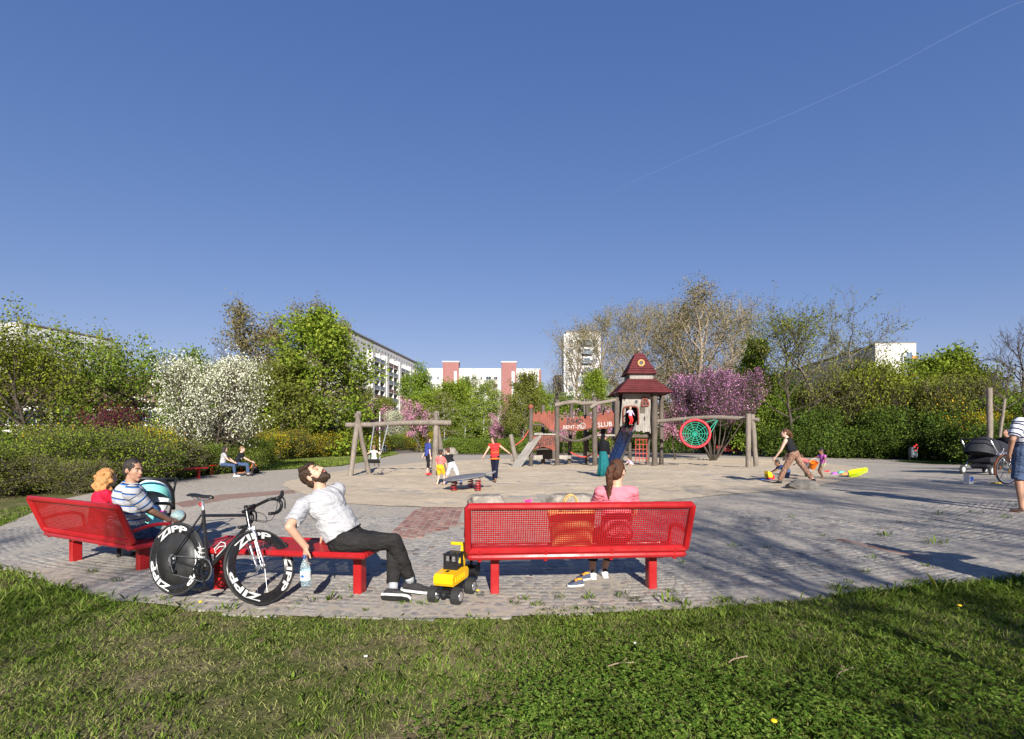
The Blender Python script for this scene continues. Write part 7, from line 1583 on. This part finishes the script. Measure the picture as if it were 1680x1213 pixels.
mb = MB(); mb.ell(hl(0, .036, -.068), (.059 * hS, .062 * hS, .056 * hS), Rh, 18, 12); mb.ell(hl(0, .074, -.104), .029 * hS, None, 12, 8)
for sd in (-1, 1): mb.capsule(hl(sd * .056, .012, -.05), hl(sd * .069, .004, .015), .020 * hS, .011 * hS, 8); mb.capsule(hl(sd * .004, .100, -.036), hl(sd * .032, .088, -.056), .0065 * hS, .007 * hS, 8)
rem(mb, 'beard', HAIR_DK, man['root'], .0065, 2)
mb = MB()
for sd in (-1, 1): mb.path([hl(sd * .018, .091, .004), hl(sd * .031, .091, .000), hl(sd * .046, .080, .004)], .003 * hS, 5)
mb.build('eyelids', mat('eyelid', (.30, .15, .10), .5, .1), man['root'], True)
mb = MB()   # quiff swept back from the forehead
for k in range(7): x = (k - 3) * .018; mb.capsule(hl(x, .058, .088), hl(x * .8, -.02, .118), .017 * hS, .022 * hS, 8)
rem(mb, 'quiff', HAIR_DK, man['root'], .007, 2)
# placket, neckline and pocket print of the shirt
f_, t_2, r_2, nk, s_ = man['f'], man['t'], man['r'], man['neck'], man['s']
mb = MB(); mb.path(smooth_pts([nk + r_2 * .085 - t_2 * .01 - f_ * .02, nk + r_2 * .05 - t_2 * .075 + f_ * .088, nk - t_2 * .155 + f_ * .118, nk - r_2 * .05 - t_2 * .075 + f_ * .088, nk - r_2 * .085 - t_2 * .01 - f_ * .02], 4), .006, 6); mb.build('collar_trim', cloth('blue_trim', (.16, .20, .32), .1), man['root'], True)
mb = MB(); mb.box(nk - r_2 * .085 - t_2 * .125 + f_ * .112, (.045, .006, .045), np.stack([r_2, nrm(f_ + t_2 * .25), nrm(t_2 - f_ * .25)], 1), .002); mb.build('pocket_print', cloth('blue_print', (.05, .08, .20), .2), man['root'])
mb = MB(); pe = man['pel'] + t_2 * .058 * s_; mb.path([pe + (r_2 * math.cos(a) * .172 + f_ * math.sin(a) * .136) * s_ for a in np.linspace(0, 2 * np.pi, 25)[:-1]], .016, 6, closed=True, flat=.5); mb.build('belt', BLACKP, man['root'], True)
mb = MB(); mb.ell(man['pel'] + t_2 * .06 - f_ * .085 - r_2 * .05, (.11, .05, .12), man['Rt'], 14, 10); rem(mb, 'shirt_tail', WTEE, man['root'], .008, 2)
# bottle hanging from his right hand
bp = at(500, 914, 4.365); bt = empty('water_bottle', bp, 0, 'clear water bottle with a pale label held by the bearded man', 'bottle')
m, t__, N_, L_ = nt('bottle_plastic'); b = N_['Principled BSDF']; b.inputs['Base Color'].default_value = (.72, .88, .95, 1); b.inputs['Transmission Weight'].default_value = .85; b.inputs['Roughness'].default_value = .08; b.inputs['IOR'].default_value = 1.2; BOTM = m
tilt = (R_(2), R_(-2), 0)
mb = MB(); mb.lathe([(.001, -.262), (.036, -.262), (.044, -.252), (.043, -.20), (.044, -.19), (.043, -.13), (.045, -.11), (.041, -.085), (.026, -.045), (.014, -.022), (.013, -.008), (.001, -.008)], 20); mb.build('bottle_body', BOTM, bt, True, rot=tilt)
mb = MB(); mb.lathe([(.001, -.012), (.017, -.012), (.017, .014), (.014, .018), (.001, .018)], 16); mb.build('bottle_cap', mat('cap_blue', (.03, .06, .16), .4, .1), bt, 40, rot=tilt)
mb = MB(); mb.lathe([(.0450, -.205), (.0458, -.205), (.0458, -.118), (.0450, -.118)], 24, closed=True); lb_ = mb.build('bottle_label', mat('label_mint', (.50, .70, .66), .5, .15, 30), bt, 40, rot=tilt); mb = MB(); mb.ell((-.008, -.0455, -.162), (.015, .002, .014)); mb.build('emblem', BLU, lb_); mb = MB(); mb.lathe([(.0462, -.185), (.0466, -.185), (.0466, -.140), (.0462, -.140)], 24, closed=True); mb.build('label_band', WHITEP, lb_, 40)
# 2 ponytailed woman on the red bench, seen from behind
q0 = V(1.06, 4.93, 0)
pw = person('woman in a pink top with a long brown ponytail sitting on the red bench', q0, 4, 1.66, pel=(0, .02, .545), tdir=(0, -.02, 1), fwd=(0, 1, 0), face=(.62, .78, -.06), rh=(.20, .34, .60), lh=(-.22, .36, .58), lpole=(-1, -.6, -.4), rpole=(1, -.6, -.4), la=(-.16, .38, .075), ra=(-.02, .42, .075), lkp=(0, .6, 1), rkp=(.3, .6, 1), lt=(0, 1, -.05), rt=(.0, 1, -.05), top=(PINKT, .55, -.02, .014), bot=(NAVYT, 1.72, .01), shoe=WSNK, sole=WHITEP, skin=SKIN, shades=True, vox=.008, w=1.0,
            hair=('pony', HAIR_BR, [(0, -.12, .05, .034), (-.012, -.160, .02, .040), (-.02, -.165, -.06, .042), (-.022, -.15, -.14, .036), (-.028, -.14, -.22, .026), (-.03, -.14, -.29, .010)]))
mb = MB(); h2 = pw['hl']; mb.path([h2(.034 * math.cos(a), -.125, .048 + .034 * math.sin(a)) for a in np.linspace(0, 2 * np.pi, 15)[:-1]], .008, 6, closed=True); mb.build('hair_tie', BLACKP, pw['root'], True)
for i in (0, 1): a = pw['an'][i]; mb = MB(); mb.ell(a + V(0, -.045, .0), (.030, .012, .022)); mb.build('heel_tab', BLACKP, pw['root'], True)
# 3 + 4 couple on the left bench
def on_bench(along_, fwd_, z=0): 
    c, s = math.cos(LBA), math.sin(LBA); return (LBX + along_ * c - fwd_ * s, LBY + along_ * s + fwd_ * c, LBZ + z)
STR = stripe_mat('striped_polo', (.36, .36, .38), [(.60, (.03, .14, .42)), (.72, (.012, .015, .03)), (.84, (.36, .36, .38))], 12.0)
sm1 = person('dark-haired man in a white polo with blue stripes sitting on the left bench', on_bench(.46, .0), -25.6, 1.92, pel=(0, -.02, .55), tdir=(.10, .06, .99), fwd=(.40, .92, 0), face=(.94, .24, -.12), rh=(.31, .33, .62), lh=(.04, .40, .62), rpole=(.8, -.7, -.6), lpole=(-.8, -.6, -.6), hdir=((.35, .9, .1), (-.15, 1, -.1)), back=((0, .1, 1), (.7, 0, .7)), la=(-.05, .86, .08), ra=(.16, .98, .075), lkp=(0, .3, 1), rkp=(.2, .3, 1), lt=(0, 1, .1), rt=(.3, 1, .3), w=1.34, skin=SKIN2, top=(STR, .85, -.04, .02), bot=(DJEAN, 1.25, .016), shoe=BLACKP, sole=BLACKP, hair=('short', HAIR_BK), vox=.0085, curl=(.8, .9), kb=1.3)
bp = V(*on_bench(.50, 0)) + rotz(LBA) @ V(.20, .475, .64); mb = MB(); mb.ell((0, 0, 0), .088, None, 20, 14); bl = mb.thing('ball', mat('ball_mint', (.42, .58, .55), .35, .3, 9, spec=.5), 'small shiny patterned ball in the hands of the striped man', 'ball', smooth=True, loc=bp)
mb = MB(); mb.lathe([(.0885, -.02), (.0892, 0), (.0885, .02)], 20, (0, 0, 0), rotx(R_(50)) @ np.eye(3)); mb.build('band', mat('ball_brown', (.14, .08, .06), .4, .1), bl, True)
cw = person('woman with curly blond hair in a red top on the left bench', on_bench(-.20, .0), -25.6, 1.66, pel=(0, .0, .53), tdir=(.05, .10, .99), fwd=(.25, .97, 0), face=(.25, .95, -.15), rh=(.22, .40, .60), lh=(-.2, .42, .60), la=(-.10, .48, .08), ra=(.10, .50, .08), lkp=(0, .5, 1), rkp=(0, .5, 1), top=(MAGT, .5, -.02, .016), bot=(DJEAN, 1.8, .012), shoe=BLACKP, hair=('curly', HAIR_BL), vox=.010, w=1.05, skin=SKIN3)
# 5 + 6 young couple on the far left bench
q = P(362, 778); yc1 = person('woman in a grey tee and jeans with white sneakers on the far bench', (at(367, 770, 20.4)[0], 20.4, G(-11.9, 20.4)), -60, 1.66, pel=(0, -.03, .54), tdir=(0, .10, 1), rh=(.16, .36, .62), lh=(-.10, .42, .60), la=(-.10, .46, .08), ra=(.06, .40, .08), lkp=(0, .5, 1), rkp=(0, .5, 1), top=(GREYT, .5, -.05), bot=(DJEAN, 1.8), shoe=WSNK, hair=('bob', HAIR_BK), shades=True, skin=SKIN3)
yc2 = person('fair-haired man in a black and white tee bending forward on the far left bench', (at(388, 770, 20.8)[0], 20.8, G(-11.7, 20.8)), -62, 1.76, pel=(0, -.03, .54), tdir=(0, .42, .9), face=(.2, 1, -.05), rh=(.12, .58, .62), lh=(-.06, .60, .58), la=(-.10, .42, .08), ra=(.12, .46, .08), lkp=(0, .5, 1), rkp=(0, .5, 1), top=(BLKT, .6, -.03), bot=(DJEAN, 1.85), shoe=BLACKP, hair=('short', HAIR_LB), skin=SKIN3)
mb = MB(); pr2 = yc2; mb.ell(pr2['pel'] + pr2['t'] * .30 + pr2['f'] * .075, (.11, .055, .15), pr2['Rt'], 12, 8); mb.build('shirt_front', WHITS, yc2['root'], True)
q = P(419, 777); dg_ = empty('dog', (q[0], q[1], q[2]), R_(160), 'small black dog with an orange harness sitting by the young couple', 'dog')
db = MB(); db.ell((0, 0, .20), (.15, .10, .15)); db.capsule((.06, 0, .22), (.14, 0, .42), .10, .075); db.ell((.17, 0, .50), (.085, .075, .075)); db.capsule((.22, 0, .485), (.29, 0, .465), .04, .028); db.capsule((-.10, 0, .08), (-.24, .05, .05), .03, .02)
for y in (-.065, .065): db.capsule((.13, y, .30), (.15, y, .03), .040, .028); db.capsule((.15, y, .025), (.20, y, .025), .028, .025); db.ell((-.05, y * 1.4, .11), (.11, .06, .11)); db.capsule((.0, y * 1.5, .03), (.08, y * 1.5, .025), .032, .028); db.capsule((.15, y * .8, .54), (.13, y * 1.3, .61), .028, .010)
rem(db, 'body', HAIR_BK, dg_, .014, 2); mb = MB(); mb.path([(.09 + .10 * math.cos(a) * .3, .11 * math.cos(a), .33 + .10 * math.sin(a)) for a in np.linspace(0, 2 * np.pi, 15)[:-1]], .014, 6, closed=True); mb.path([(.2, 0, .33), (.5, .2, .05), (.8, .5, .05)], .012, 5); mb.build('harness', ORANGE, dg_, True)
# 7 girl on the left swing (back to the viewer), 8 child on the right swing
sc1 = (SEAT1[0] + SEAT1[1]) / 2; rp = [at(608, 741, 20.4) - sc1, at(625.5, 741, 20.4) - sc1]
person('little girl in white swinging away from the viewer', sc1, 0, 1.12, pel=(0, .03, .10), tdir=(0, -.10, 1), lh=tuple(rp[0]), rh=tuple(rp[1]), lpole=(-1, 0, -.6), rpole=(1, 0, -.6), la=(-.09, .40, -.20), ra=(.10, .38, -.24), lkp=(0, 1, .6), rkp=(0, 1, .6), hs=1.28, top=(WHITS, .3, -.02, .012), bot=(cloth('white_leggings', (.62, .58, .60)), 1.0), skin=SKIN3, hair=('short', HAIR_LB), vox=.014)
sc2 = (SEAT2[0] + SEAT2[1]) / 2
person('small child in a pink shirt on the right swing', sc2, 150, 1.0, pel=(0, .0, .10), tdir=(0, -.15, 1), lh=tuple(rotz(R_(-150)) @ (at(709, 736, 24.1) - sc2)), rh=tuple(rotz(R_(-150)) @ (at(697, 736, 24.1) - sc2)), la=(-.09, .36, -.10), ra=(.10, .36, -.10), lkp=(0, 1, .6), rkp=(0, 1, .6), hs=1.3, top=(CORAL, .6, -.02, .014), bot=(BLKT, 1.0), skin=SKIN3, hair=('short', HAIR_LB), vox=.014)
# 9 woman in blue
q = P(702, 781); person('woman in a blue tee and black leggings standing by the right swing post', q, -60, 1.66, face=(.3, 1, -.1), lh=(-.26, .10, .84), rh=(.27, .02, .80), la=(-.10, .08, .08), ra=(.10, -.08, .08), top=(BLUET, .75, -.08, .026), bot=(BLKT, 1.45), shoe=REDP, hair=('bob', HAIR_DK), w=1.12, skin=SKIN3)
# 10 + 11 boys
q = P(722, 797); person('boy in a coral shirt, yellow shorts and a dark cap', q, -18, 1.24, pel=(0, 0, .62), tdir=(.06, .02, 1), lh=(-.20, .10, .52), rh=(.2, .16, .55), la=(-.10, -.02, .06), ra=(.10, .10, .06), hs=1.2, top=(CORAL, .7, -.08, .02), bot=(YELS, .85, .03), hair=('cap', HAIR_BR, cloth('dark_cap', (.03, .03, .035))), skin=SKIN3, vox=.014)
q = P(742, 797); person('boy in a black tee and grey shorts leaning against the other boy', q, 45, 1.36, pel=(0, 0, .68), tdir=(-.10, .42, .9), face=(-.2, 1, -.2), lh=(-.22, .55, .98), rh=(.02, .58, 1.0), lpole=(-1, 0, -.3), rpole=(1, 0, -.5), la=(-.10, .28, .06), ra=(.12, -.38, .07), rkp=(0, 1, 0), hs=1.16, top=(BLKT, .6, -.05, .02), bot=(GREYS, 1.05, .028), shoe=BLACKP, sock=BLUEC, hair=('short', HAIR_BR), skin=SKIN3, vox=.014)
# 12 woman in red
q = P(812, 792); rw = person('laughing woman in a red and orange top walking with arms spread', q, 168, 1.66, tdir=(.03, .03, 1), face=(.72, .62, -.25), lh=(-.70, .15, .98), rh=(.42, .22, .86), lpole=(0, -1, -.4), rpole=(.3, -1, 0), la=(-.06, .18, .08), ra=(.05, -.14, .08), top=(REDT, .12, -.10, .018), bot=(NAVYT, 1.95, .016), shoe=mat('sandal_brown', (.16, .08, .05), .6, .1), hair=('bob', HAIR_DK), shades=True, skin=SKIN, kb=1.5, vox=.015)
mb = MB(); pe = rw['pel']; mb.path([pe + (rw['r'] * math.cos(a) * .172 + rw['f'] * math.sin(a) * .135) - V(0, 0, .06) for a in np.linspace(0, 2 * np.pi, 21)[:-1]], .028, 6, closed=True); mb.path([pe + (rw['r'] * math.cos(a) * .158 + rw['f'] * math.sin(a) * .128) + V(0, 0, .17) for a in np.linspace(0, 2 * np.pi, 21)[:-1]], .014, 6, closed=True); mb.build('orange_band', cloth('orange_band', (.70, .16, .02), .1), rw['root'], True)
# 13 woman in headscarf and long skirt
q = P(990, 782); hw = person('woman in a black headscarf and long teal skirt standing at the slide', q, -25, 1.70, face=(.9, .3, 0), lh=(-.2, .14, .8), rh=(.18, .2, .85), top=(BLKV, 1.9, -.1, .03), shoe=BLACKP, skin=SKIN2)
mb = MB(); mb.lathe([(.25, .03), (.22, .4), (.19, .75), (.155, 1.02), (.05, 1.04)], 42); a_ = np.concatenate(mb.v); th_ = np.arctan2(a_[:, 1], a_[:, 0]); a_[:, :2] *= (1 + .15 * np.sin(9 * th_ + 1.5 * np.sin(th_)) * np.clip(1 - a_[:, 2], 0, 1))[:, None]; mb.v = [a_]; mb.build('skirt', TEALS, hw['root'], True)
h3 = hw['hl']; mb = MB(); mb.ell(h3(0, -.025, .03), (.095, .105, .112), hw['Rh'], 16, 10); mb.ell(h3(0, -.05, -.10), (.085, .085, .12), hw['Rh']); mb.capsule(h3(0, -.03, -.12), hw['neck'] - V(0, 0, .18), .10, .17); mb.ell(hw['neck'] - V(0, 0, .22), (.20, .16, .30)); rem(mb, 'headscarf', BLKV, hw['root'], .016, 3)
# 14 girl at the top of the slide, 15 child under the tower
cpos = at(1034, 698, 28.9); person('girl in a lilac top and red trousers at the top of the slide', cpos, 200, 1.16, pel=(0, 0, .56), lh=(-.2, .12, .6), rh=(.2, .2, .75), hs=1.25, la=(-.08, 0, .06), ra=(.08, .05, .06), top=(cloth('lilac_top', (.50, .36, .55)), 1.6, -.04, .016), bot=(REDT, 1.95), hair=('bob', HAIR_LB), skin=SKIN3, vox=.016)
q = at(1037, 762, 28.4); q[2] = G(q[0], q[1]); person('child in lilac crouching in the sand under the tower', q, 120, 1.05, pel=(0, 0, .16), tdir=(0, .75, .65), face=(0, 1, -.4), lh=(-.2, .5, .04), rh=(.2, .5, .04), la=(-.12, .16, .06), ra=(.12, .16, .06), hs=1.28, top=(cloth('lilac_top', (.5, .36, .55)), .8, -.05, .018), bot=(WHITS, 1.6), hair=('short', HAIR_BR), skin=SKIN3, vox=.016)
# 16 woman in leopard trousers
m, t__, N_, L_ = nt('leopard_cloth'); b = N_['Principled BSDF']; vo = N_.new('ShaderNodeTexVoronoi'); vo.inputs['Scale'].default_value = 34; L_.new(coords(t__), vo.inputs[0]); L_.new(ramp(t__, vo.outputs['Distance'], [(.0, (.16, .075, .045)), (.26, (.02, .014, .012)), (.46, (.22, .115, .075)), (.8, (.28, .155, .105))]), b.inputs['Base Color']); b.inputs['Roughness'].default_value = .8; LEO = m
q = P(1302, 795); lw = person('woman in a black vest and leopard trousers stepping through the sand', q, 42, 1.72, pel=(.03, 0, .86), tdir=(-.10, .36, .93), face=(-.35, .9, -.1), lh=(-.22, .40, .78), rh=(.28, .30, .80), lpole=(-.4, -1, 0), rpole=(.6, -1, 0), la=(-.14, .34, .08), ra=(.18, -.48, .10), lkp=(0, 1, .1), rkp=(0, 1, 0), lt=(-.2, 1, -.1), rt=(.2, .9, -.35), top=(BLKT, -1, -.02, .018), bot=(LEO, 1.9, .022), shoe=BLACKP, hair=('pony', HAIR_BR, [(0, -.11, .05, .03), (.02, -.15, -.04, .04), (.03, -.15, -.16, .035), (.05, -.14, -.27, .012)]), skin=SKIN3, w=1.04, kb=1.2, vox=.015)
# 17 toddler in purple, 18 kneeling child, 19 child with bucket
q = P(1350, 785); person('toddler girl in a purple tee with two hair buns', q, 100, 1.02, pel=(0, 0, .46), tdir=(0, .06, 1), face=(.25, 1, -.35), lh=(-.26, .20, .44), rh=(.30, .26, .56), la=(-.10, .10, .05), ra=(.12, -.10, .05), hs=1.3, top=(PURT, .45, -.1, .02), bot=(cloth('lime_shorts', (.35, .42, .2)), .5), hair=('buns', HAIR_BK), skin=SKIN4, vox=.013)
q = P(1290, 787); person('child in navy kneeling over the red toy truck', (q[0], q[1] + .1, q[2]), 75, 1.05, pel=(0, -.1, .26), tdir=(0, .82, .55), face=(-.2, .9, -.45), lh=(-.16, .62, .05), rh=(.22, .55, .05), la=(-.12, -.30, .06), ra=(.12, -.30, .06), lkp=(0, 1, -1), rkp=(0, 1, -1), lt=(0, -1, .1), rt=(0, -1, .1), hs=1.3, top=(NAVT, .7, -.05, .018), bot=(BLUS, 1.1), hair=('short', HAIR_BK), skin=SKIN4, vox=.013)
q = P(1336, 783); person('child in grey trousers bending behind the orange bucket', (q[0], q[1] + .25, q[2]), 20, .98, pel=(0, 0, .44), tdir=(0, .88, .45), face=(0, .9, -.5), lh=(-.12, .52, .36), rh=(.12, .52, .36), la=(-.12, 0, .06), ra=(.12, .02, .06), hs=1.28, top=(CORAL, .7, -.05, .018), bot=(cloth('slate_trousers', (.12, .13, .15)), 1.6), hair=('short', HAIR_BR), skin=SKIN3, vox=.013)
# 20 seated man at the right, 21 standing man at the edge
sp2 = at(1655, 770, 16.3); person('dark-haired man in black sitting behind the double buggy', (sp2[0], 16.3, G(17, 16.3)), 95, 1.80, pel=(0, .05, .56), tdir=(0, .05, 1), face=(-.1, 1, -.05), lh=(-.14, .40, .68), rh=(.14, .42, .66), la=(-.12, .5, .08), ra=(.12, .5, .08), lkp=(0, .5, 1), rkp=(0, .5, 1), top=(BLKT, .8, -.04), bot=(BLKT, 1.9), shoe=BLACKP, hair=('short', HAIR_BK), skin=SKIN2, vox=.014)
STR2 = stripe_mat('navy_striped_tee', (.56, .57, .63), [(.72, (.012, .015, .04))], 11.5)
q = at(1688, 838, 8.3); gm = person('man in a navy striped tee and blue shorts standing at the right edge', (q[0], 8.3, G(q[0], 8.3)), 8, 1.96, pel=(0, 0, 1.02), tdir=(.03, -.02, 1), face=(.4, .9, 0), lh=(-.26, .10, .98), rh=(.3, .1, .95), lpole=(-1, -.5, 0), la=(-.16, -.02, .08), ra=(.16, .12, .08), lkp=(0, 1, 0), rkp=(0, 1, 0), top=(STR2, .8, -.15, .024), bot=(BLUS, .98, .03), shoe=None, hair=('short', HAIR_DK), skin=SKIN2, vox=.011, w=1.1)
# 22 onlooker outside the frame whose shadow falls on the paving
person('person in dark clothes standing outside the right edge', (5.25, 2.55, G(5.25, 2.55)), 10, 1.86, rh=(.2, .25, 1.40), rpole=(1, -.3, -.3), top=(BLKT, 1.8, -.05), bot=(DJEAN, 1.9), shoe=BLACKP, hair=('short', HAIR_DK), vox=.02)
# ------------------------------------------------------------- bake the body shapes
dg = bpy.context.evaluated_depsgraph_get()
new = [(o, bpy.data.meshes.new_from_object(o.evaluated_get(dg)), attr) for o, attr in REM]
for o, me, attr in new:
    old = o.data; m = old.materials[0]; o.modifiers.clear(); o.data = me; me.name = old.name
    me.materials.clear(); me.materials.append(m)
    me.polygons.foreach_set('material_index', [0] * len(me.polygons)); me.polygons.foreach_set('use_smooth', [True] * len(me.polygons)); bpy.data.meshes.remove(old)
    nm = o.name.split('.')[0]; big = len(me.vertices) > 2500
    if nm in ('hair', 'beard', 'quiff', 'shirt', 'trousers', 'shirt_tail'):
        n = len(me.vertices); co = np.zeros(n * 3); no = np.zeros(n * 3); me.vertices.foreach_get('co', co); me.vertices.foreach_get('normal', no); co = co.reshape(-1, 3); no = no.reshape(-1, 3)
        if nm in ('hair', 'beard', 'quiff'): d = [.0055 * noise.noise(Vector((p[0] * 95, p[1] * 95, p[2] * 38))) + .006 * noise.noise(Vector(p * 34)) for p in co]
        else: d = [.0075 * noise.noise(Vector((p[0] * 11 + p[2] * 7, p[1] * 11, p[2] * 17 + p[0] * 5))) + .002 * noise.noise(Vector((p[0] * 24, p[1] * 24, p[2] * 42 + p[0] * 14))) for p in co]
        me.vertices.foreach_set('co', (co + no * np.array(d)[:, None]).ravel())
    if attr:
        n = len(me.vertices); co = np.zeros(n * 3); me.vertices.foreach_get('co', co); co = co.reshape(-1, 3)
        _, pel, t, A, B = attr; v = (co - pel) @ t
        for S, E in (A, B):
            d = nrm(E - S); u = (co - S) @ d; rr = np.linalg.norm((co - S) - np.outer(u, d), axis=1); k = (u > .035) & (rr < .10); v[k] = .02 + u[k]
        a = me.attributes.new('v', 'FLOAT', 'POINT'); a.data.foreach_set('value', v.astype(np.float32))
    me.update()
